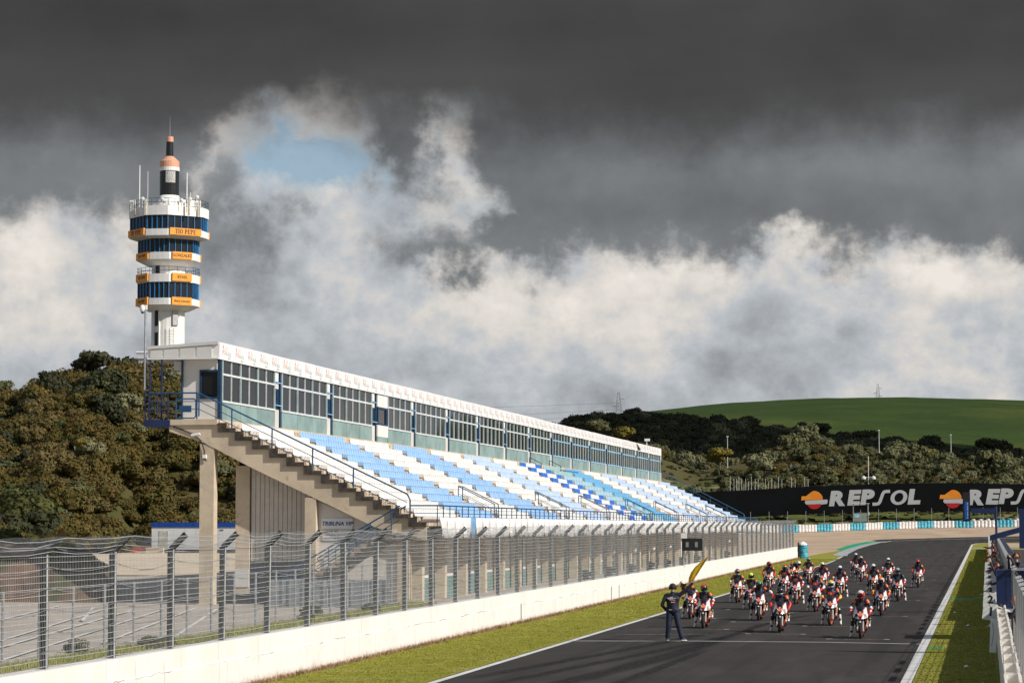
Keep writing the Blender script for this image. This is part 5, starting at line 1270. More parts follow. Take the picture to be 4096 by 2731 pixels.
MB().box(.55, .95, -.1, .1, 0, 2.6).lathe([(.2, 0), (.18, .12), (.02, .2)], 8, (.75, 0, 2.55)).build('post', M['roofw'], gp); MB().box(-.1, .5, -.05, .05, 1.0, 2.4).build('board', M['royal'], gp); MB().box(-.45, -.12, -.05, .05, .8, 2.2).build('side_board', M['soffit'], gp)
for i in range(4):
    tag(MB().box(0, 1.9, 0, .5, 0, .75).box(.1, 1.8, .1, .4, .75, .8).build('barrier_block', mat('red_barrier', (.45, .06, .03), .6) if i == 2 else M['conc'], None, loc=(bear(380, 262) + i * 2.0, 262 - i * .3, .95)), ('red' if i == 2 else 'grey') + ' road barrier block in the row at the foot of the hill', 'barrier', ('red' if i == 2 else 'grey') + ' barrier blocks in front of the hill')
# ================================================================== REPSOL BRIDGE BANNER
BY = 470.0
rb = thing('banner_bridge', 'footbridge over the circuit wrapped in a black banner with white company lettering', 'bridge', (0, BY, 0)); rb.location = (0, 0, 0)
topc = [(2660, 1984), (2730, 1971), (3000, 1959), (3250, 1944), (3500, 1935), (3750, 1931), (3900, 1932), (4096, 1937), (4300, 1946), (4700, 1975)]
botc = [(2660, 2104), (2730, 2088), (3000, 2067), (3250, 2054), (3500, 2046), (3750, 2043), (3900, 2044), (4096, 2047), (4300, 2055), (4700, 2085)]
Yb_ = BY / .9833
def bz(u, tab): return EYE + (2106 - interp(tab, u)) / 10240 * BY * DF(u)
us = list(range(2660, 4701, 60))
g = [[(bear(u, BY), BY, bz(u, botc) + (bz(u, topc) - bz(u, botc)) * r_ / 3) for u in us] for r_ in range(4)]
bm_ = mat('black_banner_cloth', (0.004, 0.005, 0.0065), .8, var=.2, vs=.15, spec=.15)
MB().grid(g, 0, (0, .08, 0)).build('banner', bm_, rb, fix=False)
tr = MB()
for a, b in zip(us[:-1], us[1:]):
    xa, xb = bear(a, BY), bear(b, BY)
    for yy in (BY + .5, BY + 3.0): tr.tube((xa, yy, bz(a, botc) + .5), (xb, yy, bz(b, botc) + .5), .1, .1, 5).tube((xa, yy, bz(a, topc) - .3), (xb, yy, bz(b, topc) - .3), .1, .1, 5).tube((xa, yy, bz(a, botc) + .5), (xb, yy, bz(b, topc) - .3), .06, .06, 4)
tr.build('truss', M['steel'], rb)
MB().grid([[(bear(u, BY), yy, bz(u, botc) + .6) for u in us] for yy in (BY + .4, BY + 3.1)], 0, (0, 0, .15)).build('deck', M['steel'], rb, fix=False)
for u in (2680, 4640): MB().box(bear(u, BY) - 1, bear(u, BY) + 1, BY + .5, BY + 3, 3, bz(u, topc) - .5).build('pier', M['conc'], rb)
silver = mat('silver_print', (.48, .49, .50), .6, var=.02); orp = mat('orange_print', (.78, .22, .01), .6, col2=(.80, .32, .02), vs=.4); redp = mat('red_print', (.50, .01, .008), .6)
def stroke(pts_, w_, z=.02):
    g_ = []; P_ = [Vector(p) for p in pts_]
    for i, p in enumerate(P_):
        d = (P_[min(i + 1, len(P_) - 1)] - P_[max(i - 1, 0)]).normalized(); n_ = Vector((-d.y, d.x)) * w_ / 2; g_.append([(p.x + n_.x, p.y + n_.y, 0), (p.x - n_.x, p.y - n_.y, 0)])
    return MB().grid(g_, 0, (0, 0, z))
def bp(u, y): # place on the banner face
    X = bear(u, BY); return (X, BY - .03, EYE + (2106 - y) / 10240 * BY * DF(u))
for (u0, y0, tilt) in ((3258, 2000, 1.6), (3813, 1996, -.3), (2703, 2040, 3)):
    if u0 < 3000: continue
    pxm = 21.6
    lg = []
    for a0, a1, m_, dy in ((8, 172, orp, .16), (188, 352, redp, -.38)):
        pts_ = [(1.58 * math.cos(rad(a0 + (a1 - a0) * k / 20)), 1.58 * math.sin(rad(a0 + (a1 - a0) * k / 20)) + (.10 if a0 < 100 else -.05)) for k in range(21)]
        if a0 < 100: pts_ = [(1.55, .08)] + pts_[1:12] + [(-1.15, 1.02), (-1.45, .78), (-2.25, .78), (-2.38, .05), (-1.2, .08)]
        else: pts_ = [(x * .92, min(y, -.55)) for x, y in pts_]
        m_o = MB().prism(pts_, 0, .02, 'Z').build('emblem', m_, rb); m_o.location = bp(u0, y0); m_o.rotation_euler = (PI / 2, rad(-tilt), 0)
    wb = MB().prism([(-1.62, .0), (2.3, .06), (2.45, -.12), (2.3, -.72), (1.2, -.82), (1.2, -.70), (-1.5, -.72), (-1.72, -.4)], 0, .03, 'Z').build('emblem', silver, rb); wb.location = bp(u0, y0); wb.rotation_euler = (PI / 2, rad(-tilt), 0)
    # lettering: centre of R at u0+85.., letters placed along the arc
    for ch, du, dyy in (('R', 85, -4), ('E', 154, -7), ('P', 207, -9), ('s', 271, -10), ('O', 339, -11), ('L', 395, -11)):
        if ch == 's':
            pts_ = [(-1.75, -1.12), (-1.0, -1.12), (-.62, -1.02), (-.38, -.7), (-.1, 0), (.18, .7), (.42, 1.02), (.8, 1.12), (1.5, 1.12)]
            me = stroke(pts_, .56).mesh('lettering', silver)
        elif ch == 'O':
            gg = []
            for k in range(29):
                a = 2 * PI * k / 28; x, y = 1.5 * math.cos(a), 1.33 * math.sin(a); xi, yi = .80 * math.cos(a), .84 * math.sin(a)
                gg.append([(x + y * .16, y, 0), (xi + yi * .2, yi, 0)])
            me = MB().grid(gg, 0, (0, 0, .02)).mesh('lettering', silver)
        else:
            me = text_mesh(ch, 3.45, .02, .22, .16, [silver], sx=1.2)
        o = inst('lettering', me, rb, bp(u0 + du, y0 + dyy - tilt * 0)); o.rotation_euler = (PI / 2, rad(-tilt), 0)
# thin poles, lamps and pylons on the hills
polem = MB().tube((0, 0, 0), (0, 0, 1), .04, .03, 5).mesh('thin_pole', M['roofw'])
for i, (u, yt) in enumerate([(2922, 1905), (2937, 1915), (2948, 1914), (2957, 1904), (2968, 1916), (2977, 1934), (2984, 1914), (2995, 1926), (3007, 1906), (3022, 1915), (3034, 1915), (3063, 1914), (3075, 1926), (3088, 1915), (3101, 1925), (3115, 1906), (3129, 1916), (3167, 1908), (3182, 1917), (3220, 1906), (3234, 1917)]):
    Yp = 486 + (i % 3) * 2; X = bear(u, Yp); zb = hz(X, Yp); h = EYE + (2106 - yt) / 10240 * Yp * DF(u) - zb
    tag(inst('thin_pole', polem, None, (X, Yp, zb), 0, (1, 1, h)), 'thin white pole in the row sticking up behind the left half of the black banner', 'pole', 'thin poles behind the banner')
def lamp_pole(u, yb, yt, Yp, lab, horns=False):
    X = bear(u, Yp); zb = min(hz(X, Yp), EYE + (2106 - yb) / 10240 * Yp * DF(u)); zt = EYE + (2106 - yt) / 10240 * Yp * DF(u)
    t_ = thing('lamp_pole', lab, 'lamp', (X, Yp, zb)); MB().tube((0, 0, 0), (0, 0, zt - zb), .08, .05, 6).build('pole', M['roofw'], t_)
    if horns:
        for s_ in (-1, 1): MB().lathe([(.1, 0), (.2, -.1), (.42, -.3), (.46, -.6)], 10, (s_ * .9, 0, zt - zb - 3.6)).tube((0, 0, zt - zb - 3.9), (s_ * .9, 0, zt - zb - 3.8), .06).build('lamp', M['soffit'], t_)
    else: MB().box(-.2, .2, -.15, .15, zt - zb - .1, zt - zb + .15).build('lamp', M['roofw'], t_)
lamp_pole(2912, 1850, 1747, 590, 'white lamp pole on the bare earth left of the olive trees')
lamp_pole(3520, 1790, 1722, 625, 'white lamp pole in the middle of the right hill crest')
lamp_pole(3808, 1800, 1740, 625, 'white lamp pole on the right hill crest, right of the other two')
lamp_pole(3476, 1940, 1825, 478, 'pole with two white lamp heads rising above the banner between the letters', True)
def pylon(u, yb, yt, Yp, lab):
    X = bear(u, Yp); zb = hz(X, Yp) - .5; zt = EYE + (2106 - yt) / 10240 * Yp * DF(u); h = zt - zb; t_ = thing('pylon', lab, 'pylon', (X, Yp, zb)); mb = MB(); w0 = h * .10; r = .075
    def W_(z): return w0 * (1 - z / h) ** .8 + .25
    N = 9
    for k in range(N):
        z0, z1 = h * k / N, h * (k + 1) / N; a, b = W_(z0), W_(z1)
        for sx, sy in ((1, 1), (1, -1), (-1, -1), (-1, 1)):
            mb.tube((a * sx, a * sy, z0), (b * sx, b * sy, z1), r, r, 4, cap=False)
        for sy in (-1, 1): mb.tube((-a, a * sy, z0), (b, b * sy, z1), r * .6, r * .6, 4, cap=False).tube((a, a * sy, z0), (-b, b * sy, z1), r * .6, r * .6, 4, cap=False)
    mb.build('lattice', M['steel'], t_)
    for z, s_ in ((h * .74, 1), (h * .50, -1), (h * .34, 1)): MB().tube((0, 0, z), (s_ * h * .21, 0, z), r, r, 4).tube((0, 0, z + h * .06), (s_ * h * .21, 0, z), r * .7, r * .7, 4).tube((s_ * h * .21, 0, z), (s_ * h * .21, 0, z - h * .14), r * .6, r * .6, 4).build('arm', M['steel'], t_)
    return Vector((X, Yp, zb)), h
p1, h1 = pylon(2476, 1665, 1567, 1000, 'grey lattice pylon on the left shoulder of the green field')
p2, h2 = pylon(3517, 1590, 1533, 1330, 'smaller lattice pylon on the ridge of the green field')
pw = thing('power_line', 'thin power cables sagging from the left pylon across the sky', 'cable', (0, 0, 0))
for (za, xb, zb_) in ((h1 * .62, -520, 62), (h1 * .4, -520, 50), (h1 * .22, -520, 44)):
    a = p1 + Vector((0, 0, za)); b = Vector((p1.x + xb, 1000 + abs(xb) * .2, zb_ if xb < 0 else a.z - 8)); mb = MB(); pts_ = []
    for k in range(17): t_ = k / 16; q_ = a.lerp(b, t_); q_.z -= 14 * 4 * t_ * (1 - t_) * .35; pts_.append(tuple(q_))
    for u_, v_ in zip(pts_[:-1], pts_[1:]): mb.tube(u_, v_, .05, .05, 3, cap=False)
    mb.build('cable', M['steel'], pw)
# bank: service hut, scaffold stand
hb = thing('marshal_hut', 'small grey glazed marshal hut on posts above the tyre barrier', 'hut', (bear(3445, 462), 462, zg(458) + .3))
for x in (-1.4, 1.2): 
    for y in (0, 1.6): MB().tube((x, y, 0), (x, y, 3.4), .06, .06, 6).build('post', M['steel'], hb)
MB().box(-1.4, .9, 0, 1.6, .2, 1.7).build('body', mat('green_grey_sheet', (.22, .28, .25), .5), hb); MB().box(-1.2, -.3, -.03, -.005, .9, 1.5).build('pane', M['lblue'], hb); MB().box(-1.6, 1.4, -.2, 1.8, 3.35, 3.45).build('roof', M['soffit'], hb)
ss_ = thing('scaffold_stand', 'low grey scaffold stand under construction on top of the green bank', 'stand', (0, 0, 0)); rs = random.Random(8); fr_ = MB(); 
for k in range(46):
    x = -31 + k * 1.25; Yk = 495; z = hz(x, Yk)
    fr_.tube((x, Yk, z - .2), (x, Yk, z + 1.5), .05, .05, 4).tube((x, Yk, z), (x + 1.25, Yk, z + 1.3), .03, .03, 4).tube((x, Yk + 3, z - .2), (x, Yk + 3, z + 2.2), .05, .05, 4)
fr_.tube((-31, 495, hz(-31, 495) + .4), (26, 495, hz(20, 495) + .4), .07, .07, 4).tube((-31, 495, hz(-31, 495) + 1.2), (26, 495, hz(20, 495) + 1.2), .07, .07, 4); fr_.build('frame', M['wire'], ss_)
MB().box(-24, 26, 496, 500, hz(0, 497) + .9, hz(0, 497) + 1.0).build('platform', M['steel'], ss_)
# ================================================================== PIT WALL SIDE
pwl = thing('pit_wall', 'low white pit wall of concrete blocks with open pockets along their tops', 'wall', (0, 0, 0))
def pblock():
    mb = MB(); x0, x1, L, h = .27, .56, 3.16, 1.10
    mb.box(x0, x1, 0, L, -.2, h - .14); 
    mb.box(x0, x0 + .045, 0, L, h - .139, h); mb.box(x1 - .05, x1, 0, L, h - .139, h + .03); mb.box(x0 + .046, x1 - .051, 0, .16, h - .139, h); mb.box(x0 + .046, x1 - .051, L - .16, L, h - .139, h)
    return mb.mesh('wall_block', M['wall'])
pbm = pblock()
yy = 34.0
while yy < 300: inst('wall_block', pbm, pwl, (random.uniform(-.008, .008), yy, S * yy)); yy += 3.2
pf = thing('pit_fence', 'tall grey mesh fence seen edge on behind the pit wall, white plates along its top', 'fence', (0, 0, 0))
pfm = MB().box(.78, .84, -.04, .04, 0, 2.26).mesh('post', mat('dark_grey_steel', (.10, .10, .10), .5, .3))
plm = MB().obox((.80, 0, 2.30), (.075, 0, .02), (0, .95, 0), (0, 0, .012)).box(.79, .81, -.9, .9, 2.22, 2.29).mesh('top_plate', mat('white_grey_plate', (.62, .61, .58), .5, var=.08))
stp = MB().tube((.76, 0, 0), (.76, 0, 2.2), .012, .012, 5).mesh('mesh_edge', M['steel'])
yy = 40.2; k = 0
while yy < 250:
    inst('post', pfm, pf, (0, yy, S * yy)); 
    if not (70.5 < yy < 76): inst('top_plate', plm, pf, (0, yy + .1, S * yy))
    yy += 3.5; k += 1
mb = MB(); yy = 40.0; r = .004
while yy < 200:
    mb.box(.788, .796, yy - r, yy + r, S * yy + .1, S * yy + 2.2); yy += .16
for h in np.arange(.2, 2.3, .14): mb.box(.789, .795, 40, 250, h + .5, h + .51)
stuff(mb.build('wire_mesh', M['steel'], pf))
# booths, canopy beam, gantry arm, banner wall
bo = thing('timing_booth', 'dark blue timing booth panels on the pit wall behind the number boards', 'booth', (0, 82, .35))
MB().box(.29, .75, 0, 2.2, 0.75, 2.20).build('side_panel', M['royal'], bo); MB().box(.88, 2.4, 0, 2.2, .6, 2.18).build('front_panel', M['royal'], bo); MB().box(.45, .55, .0, .1, .0, .75).build('leg', M['royal'], bo)
MB().box(.86, 2.6, -.1, 2.6, 2.185, 2.23).build('counter', M['steel'], bo); MB().box(.6, 3.0, -.4, 6.0, 0.9, 1.0).build('platform', M['steel'], bo)
cb_ = thing('canopy_beam', 'dark blue curved canopy beam rising to the right over the pit wall', 'canopy', (0, 104, 0)); gg = []
for k in range(9): t_ = k / 8; gg.append([(.13 + 3.1 * t_, 0, 3.36 + .95 * t_ - .22 * t_ * t_ - .02), (.13 + 3.1 * t_, 0, 3.56 + .95 * t_ - .22 * t_ * t_ )])
MB().grid(gg, 0, (0, .5, 0)).build('beam', M['royal'], cb_); MB().tube((2.6, .25, .4), (2.6, .25, 4.1), .06, .06, 8).build('post', M['royal'], cb_)
ga = thing('gantry_arm', 'blue gantry post with an arm carrying a hanging black and blue board', 'gantry', (0, 200, .86))
MB().tube((.75, 0, 0), (.75, 0, 4.6), .09, .09, 8).build('post', M['royal'], ga); MB().box(-1.15, .7, -.08, .08, 4.08, 4.46).build('arm', M['royal'], ga)
MB().tube((.25, 0, 4.08), (.72, 0, 3.7), .04, .04, 6).build('brace', M['royal'], ga)
bd_ = MB().box(-1.76, -1.2, -.05, .05, 3.45, 5.7).build('board', M['black'], ga); MB().box(-1.63, -1.33, -.08, -.051, 3.6, 4.98).build('blue_column', mat('bright_blue_cloth', (.01, .07, .34), .5), ga)
for q_ in range(6): MB().box(-1.43, -1.36, -.09, -.081, 3.68 + q_ * .21, 3.80 + q_ * .21 + .04 * (q_ % 2)).build('print_mark', M['lblue'], ga)
sb_ = thing('shadow_board', 'blue board on posts added by the pit wall to cast the bar shadow', 'sign', (0, 73, .3))  # board added beside the pit wall to throw the bar shadow across the track
MB().box(.9, 3.6, -.05, .05, 3.0, 4.1).build('board', M['royal'], sb_); MB().tube((1.2, 0, 0), (1.2, 0, 3.1), .06).tube((3.3, 0, 0), (3.3, 0, 3.1), .06).build('post', M['royal'], sb_)
bwl = thing('banner_wall', 'long blue grey sponsor banner along the pit lane side of the fence', 'banner', (0, 0, 0))
for k in range(21): 
    y_ = 96 + k * 6; MB().box(1.28, 1.31, y_, y_ + 5.95, S * y_ + 1.15, S * y_ + 2.1).box(1.27, 1.279, y_, y_ + 5.95, S * y_ + 1.6, S * y_ + 1.64).build('banner_panel', mat('blue_grey_cloth', (.08, .11, .26), .6, var=.1), bwl)
# number boards held out over the wall, one per grid row, and the plank leaning on the wall
brd = mat('grey_white_board', (.60, .585, .56), .6, var=.03)
for i, yv in enumerate((79.6, 89.2, 98.9, 108.5, 118.0, 127.5, 137.0, 146.6)):
    n_ = str(i + 1); t_ = thing('number_board', 'white board with the number %s held out over the pit wall' % n_, 'number board', (.08 + .004 * i, yv, S * yv + .98 + (.0 if i < 1 else .06)), 0, 'row number boards')
    t_.rotation_euler = (rad(-8), rad(7 - (i % 3) * 2), 0)
    p_ = MB(); c_ = []
    for cx, cz, a0 in ((.19, .22, 0), (-.19, .22, 90), (-.19, -.22, 180), (.19, -.22, 270)):
        for q_ in range(3): a = rad(a0 + q_ * 45); c_.append((cx + .03 * math.cos(a), cz + .03 * math.sin(a)))
    p_.prism(c_, -.006, .006); p_.build('panel', brd, t_)
    inst('digit', text_mesh(n_, .36, .002, .014, 0, [M['black']]), t_, (0.02, -.010, 0), rot=(PI / 2, 0, 0))
    MB().tube((.19, .01, .2), (.62, .3, .12), .014, .014, 6).build('handle', M['roofw'], t_)
pk_ = thing('plank', 'tall narrow white board leaning against the pit wall below number one', 'board', (.13, 74.6, .33)); pk_.rotation_euler = (0, rad(3), 0)
MB().box(-.095, .095, -.02, .02, 0, .96).build('panel', M['roofw'], pk_); stroke([(-.03, .85), (0, .6), (-.01, .4), (-.035, .2)], .018, .003).build('rope', M['steel'], pk_, loc=(0, -.024, 0)).rotation_euler = (PI / 2, 0, 0)
# litter on the verge
for i, (x, y) in enumerate([(-.62, 67), (-.35, 128), (-.75, 92), (-.2, 60), (-1.35, 104)]):
    tag(MB().add([(0, 0, 0), (.13, .03, .03), (.15, .12, 0), (.02, .1, .04), (.08, .06, .06)], [(0, 1, 4), (1, 2, 4), (2, 3, 4), (3, 0, 4)]).build('litter', M['roofw'], None, loc=(x, y, S * y + .03)), 'scrap of white paper on the shaded pit verge', 'litter', 'paper scraps on the verge')
# ================================================================== BIKES
B_ = dict(white=mat('fairing_white', (.82, .81, .79), .3, var=.02, coat=.5), navy=mat('fairing_navy', (.008, .012, .045), .3, coat=.5), red=mat('fairing_red', (.55, .012, .012), .35, coat=.4), orange=mat('fairing_orange', (.80, .17, .008), .35, var=.04, coat=.4),
          yel=mat('emblem_yellow', (.85, .38, .02), .4), tyre=mat('tyre_rubber', (.014, .013, .013), .75, var=.15), dark=mat('dark_engine_metal', (.03, .03, .032), .5, .3), alu=mat('bike_aluminium', (.35, .35, .36), .35, .8), fork=mat('gold_brown_fork', (.55, .55, .55), .3, .6))
def screen_mat():
    m = bpy.data.materials.new('tinted_screen'); m.use_nodes = True; t = NT(m.node_tree); b = t.n['Principled BSDF']
    b.inputs['Base Color'].default_value = (.03, .03, .035, 1); b.inputs['Roughness'].default_value = .05
    tr = t.add('ShaderNodeBsdfTransparent'); mx = t.add('ShaderNodeMixShader'); fr = t.add('ShaderNodeFresnel'); fr.inputs[0].default_value = 1.6
    o = t.add('ShaderNodeTexCoord').outputs['Object']
    tr.inputs[0].default_value = (.75, .76, .8, 1)
    t.l.new(t.m('ADD', t.m('MULTIPLY', t.noise(o, 3.0, 2), .45), t.m('ADD', .28, fr.outputs[0])), mx.inputs[0]); t.l.new(tr.outputs[0], mx.inputs[1]); t.l.new(b.outputs[0], mx.inputs[2]); t.l.new(mx.outputs[0], t.n['Material Output'].inputs[0]); return m
B_['screen'] = screen_mat()
def wheel(R, w_, mb_only=None):
    n = 9; pr = []
    for k in range(n): a = PI * k / (n - 1); pr.append((R - w_ * .55 + w_ * .55 * math.sin(a), -w_ / 2 * math.cos(a)))
    pr = [(R - w_ * .62, -w_ / 2 * .9)] + pr + [(R - w_ * .62, w_ / 2 * .9)] + [(R - w_ * .62, -w_ / 2 * .9)]
    ty = MB().lathe(pr, 36, (0, 0, 0), 'X', cap=False).mesh('tyre', B_['tyre'], True)
    rm = MB(); ri = R - w_ * .60
    rm.lathe([(ri, -w_ * .4), (ri - .02, -w_ * .4), (ri - .03, 0), (ri - .02, w_ * .4), (ri, w_ * .4)], 28, (0, 0, 0), 'X', cap=False).lathe([(.035, -w_ * .6), (.035, w_ * .6)], 10, (0, 0, 0), 'X')
    for k in range(5): a = 2 * PI * k / 5; rm.tube((0, .03 * math.cos(a), .03 * math.sin(a)), (0, (ri - .02) * math.cos(a), (ri - .02) * math.sin(a)), .014, .012, 5)
    return ty, rm.mesh('rim', B_['orange'])
FW = wheel(.30, .105); RW = wheel(.305, .13)
disc = MB().lathe([(.15, -.003), (.15, .003), (.11, .003), (.11, -.003), (.15, -.003)], 20, (.062, 0, 0), 'X', cap=False).mesh('brake_disc', B_['alu'])
BM = {}
def bmesh_part(name, mb, mats, smooth=False): BM[name] = mb.mesh(name.split('#')[0], mats, smooth)
# upper fairing
def fy(u, v): return -.13 + .17 * abs(u) ** 1.6 + .20 * v
def fw(v): return .215 + .03 * math.sin(min(1, v * 2.2) * PI / 2 * 1.2) - .075 * max(0, v - .35)
NU, NV = 20, 12; g = []; mi = []
for r_ in range(NV + 1):
    v = r_ / NV; row = []
    for c in range(NU + 1):
        u = -1 + 2 * c / NU; zb = .655 - .035 * (1 - abs(u)) + .0; zt = .985 - .06 * max(0, 1 - abs(u) * 2.2) ** 1
        z = zb + (zt - zb) * v; row.append((u * fw(v), fy(u, v), z))
    g.append(row)
up = MB().grid(g)
for r_ in range(NV):
    for c in range(NU):
        u = abs(-1 + 2 * (c + .5) / NU); v = (r_ + .5) / NV; b = .12 + .52 * v
        mi.append(1 if u < b - .06 else (2 if u < b + .05 else (0 if u < .9 or v < .3 else 2)))
up.mi = mi
bmesh_part('upper_fairing', up, [B_['white'], B_['navy'], B_['red']], True)
bmesh_part('air_intake', MB().prism([(-.06, .655), (.06, .655), (.085, .60), (.0, .56), (-.085, .60)], -.10, .1).prism([(-.20, .66), (.20, .66), (.17, .60), (-.17, .60)], -.02, .30), B_['dark'])
g = []
for r_ in range(7):
    v = r_ / 6; row = []
    for c in range(9): u = -1 + c / 4; w_ = .155 - .045 * v ** 1.5; row.append((u * w_, .03 + .10 * abs(u) ** 2 + .17 * v + .10 * v * v, .925 + .03 * abs(u) * (1 - v) + .185 * v - .055 * v * u * u))
    g.append(row)
bmesh_part('windscreen', MB().grid(g), B_['screen'], True)
for s_ in (-1, 1):
    A, B, C, D, E, F_, G_, H_ = [(s_ * x, y, z) for x, y, z in ((.215, .03, .67), (.235, .30, .74), (.20, .78, .66), (.17, .82, .42), (.10, .62, .16), (.06, .20, .13), (.125, .08, .30), (.185, .03, .46))]
    mb = MB(); v = [A, B, C, D, E, F_, G_, H_, (s_ * .195, .42, .42)]
    f = [(0, 1, 8, 7), (1, 2, 3, 8), (3, 4, 8), (4, 5, 8), (5, 6, 8), (6, 7, 8)]; mb.add(v, f); mb.mi = [0, 0, 1, 1, 1, 0]
    mb.add([(a - s_ * .02, b + .02, c) for a, b, c in v], f, 2); bmesh_part('side_fairing#%d' % s_, mb, [B_['orange'], B_['red'], B_['dark']])
mb = MB(); pts_ = []
for k in range(8): a = rad(20 + 20 * k); pts_.append([( x, -.335 * math.cos(a) * 1.0, .30 + .335 * math.sin(a)) for x in (-.062, -.03, .03, .062)])
mb.grid(pts_); bmesh_part('front_mudguard', mb.box(-.03, .03, -.33, -.22, .52, .56, 1), [B_['tyre'], B_['white']], True)
bmesh_part('fork', MB().tube((-.085, .03, .28), (-.085, .20, .74), .024, .026, 8).tube((.085, .03, .28), (.085, .20, .74), .024, .026, 8).box(-.12, .12, .17, .23, .68, .72).tube((-.09, 0, .3), (.09, 0, .3), .012), B_['fork'])
bmesh_part('fork_guard', MB().prism([(-.112, .24), (-.075, .26), (-.072, .54), (-.095, .58), (-.115, .52)], -.05, .02).prism([(.112, .24), (.075, .26), (.072, .54), (.095, .58), (.115, .52)], -.05, .02), B_['white'])
bmesh_part('caliper', MB().box(.05, .09, .10, .16, .2, .32), B_['alu'])
bmesh_part('frame', MB().path([(-.08, .2, .74), (-.11, .55, .70), (-.09, .95, .50)], .025, 6).path([(.08, .2, .74), (.11, .55, .70), (.09, .95, .50)], .025, 6).box(-.09, .09, .9, 1.2, .27, .33).path([(-.07, .9, .75), (0, 1.35, .84)], .018, 6).path([(.07, .9, .75), (0, 1.35, .84)], .018, 6), B_['orange'])
bmesh_part('engine', MB().box(-.15, .15, .38, .80, .17, .52).box(-.14, .14, .26, .31, .30, .62).lathe([(.08, -.18), (.08, .18)], 12, (0, .62, .3), 'X'), B_['dark'])
tk = MB(); tk.lathe([(.03, .30), (.13, .34), (.155, .48), (.13, .66), (.05, .74)], 14, (0, 0, .80), 'Y'); bmesh_part('tank', tk, B_['navy'], True)
bmesh_part('seat', MB().prism([(.72, .76), (1.02, .78), (1.06, .84), (.98, .83), (.74, .80)], -.11, .11, 'X'), B_['dark'])
bmesh_part('tail', MB().prism([(1.0, .74), (1.40, .90), (1.42, .95), (1.30, .97), (1.06, .86)], -.085, .085, 'X'), B_['white'])
bmesh_part('handlebar', MB().tube((-.13, .22, .80), (-.28, .26, .775), .013, .013, 6).tube((.13, .22, .80), (.28, .26, .775), .013, .013, 6).tube((-.16, .17, .80), (-.29, .18, .77), .006).tube((.16, .17, .80), (.29, .18, .77), .006).box(-.07, .07, .2, .24, .86, .93), B_['dark'])
bmesh_part('exhaust', MB().tube((-.12, .5, .22), (-.15, 1.1, .28), .03, .04, 10).tube((-.15, 1.1, .28), (-.17, 1.32, .38), .045, .045, 12), B_['alu'])
bmesh_part('footpeg', MB().tube((-.12, .80, .36), (-.23, .80, .36), .012).tube((.12, .80, .36), (.23, .80, .36), .012), B_['alu'])
eb = MB(); n = 14
eb.add([(.047 * math.cos(2 * PI * k / n), .038 + .034 * math.sin(2 * PI * k / n), .004) for k in range(n)], [tuple(range(n))], 0)
for s_ in (-1, 1): eb.prism([(s_ * .012, .045), (s_ * .03, .05), (s_ * .075, .035), (s_ * .082, .0), (s_ * .05, .012), (s_ * .02, .01)], .005, .008, 'Z', 1)
eb.prism([(-.085, .0), (.085, .0), (.075, -.045), (-.075, -.045)], .004, .007, 'Z', 2); eb.box(-.055, .055, -.035, -.01, .0071, .009, 1); eb.prism([(-.07, -.05), (.07, -.05), (.045, -.10), (-.045, -.10)], .004, .007, 'Z', 3)
EMB = eb.mesh('emblem', [B_['yel'], B_['red'], B_['white'], B_['orange']])
CH = MB(); n = 14   # the same emblem, larger, for a rider's chest
CH.add([(.05 * math.cos(2 * PI * k / n), .055 * math.sin(2 * PI * k / n), .003) for k in range(n)], [tuple(range(n))], 0)
for s_ in (-1, 1): CH.prism([(s_ * .012, .03), (s_ * .05, .06), (s_ * .10, .03), (s_ * .115, -.02), (s_ * .09, -.055), (s_ * .07, -.015), (s_ * .03, -.02)], .004, .008, 'Z', 1)
CH.box(-.055, -.008, -.09, -.065, .002, .006, 1).box(.008, .055, -.09, -.065, .002, .006, 1)
CHEST = CH.mesh('chest_emblem', [B_['yel'], B_['red']])
ktm = text_mesh('KTM', .16, .002, .004, .2, [B_['white']])
def bike(num, x, y, label, steer=0.0, lean=0.0, yaw=0.0, pinstripe=None):
    r = thing('racing_motorcycle', label, 'motorcycle', (x, y, S * y), yaw, 'racing motorcycles on the grid'); r.rotation_euler = (0, lean, yaw)
    fwh = bpy.data.objects.new('front_wheel', FW[0]); link(fwh, r, (0, 0, .30)); fwh.rotation_euler = (0, 0, steer); inst('rim', FW[1], fwh); inst('brake_disc', disc, fwh)
    rw = bpy.data.objects.new('rear_wheel', RW[0]); link(rw, r, (0, 1.22, .305)); inst('rim', RW[1], rw)
    for nme, me in BM.items(): 
        o = inst(nme.split('#')[0], me, r)
        if nme in ('fork_guard', 'front_mudguard') and steer: o.rotation_euler = (0, 0, steer)
    inst('emblem', EMB, r, (0, fy(0, .45) - .012, .795), rot=(rad(60), 0, 0))
    if num:
        for s_ in (-1, 1):
            inst('number', text_mesh(num, .20 if len(num) < 2 else .165, .002, .020, .15, [M['black']], spacing=.85), r, (s_ * .150, fy(.66, .2) - .012, .705), rot=(rad(68), 0, rad(s_ * 36)))
    for s_ in (-1, 1): inst('lettering', ktm, r, (s_ * .206, .38, .50), rot=(rad(80), rad(-55 * s_), rad(s_ * 78)))
    return r
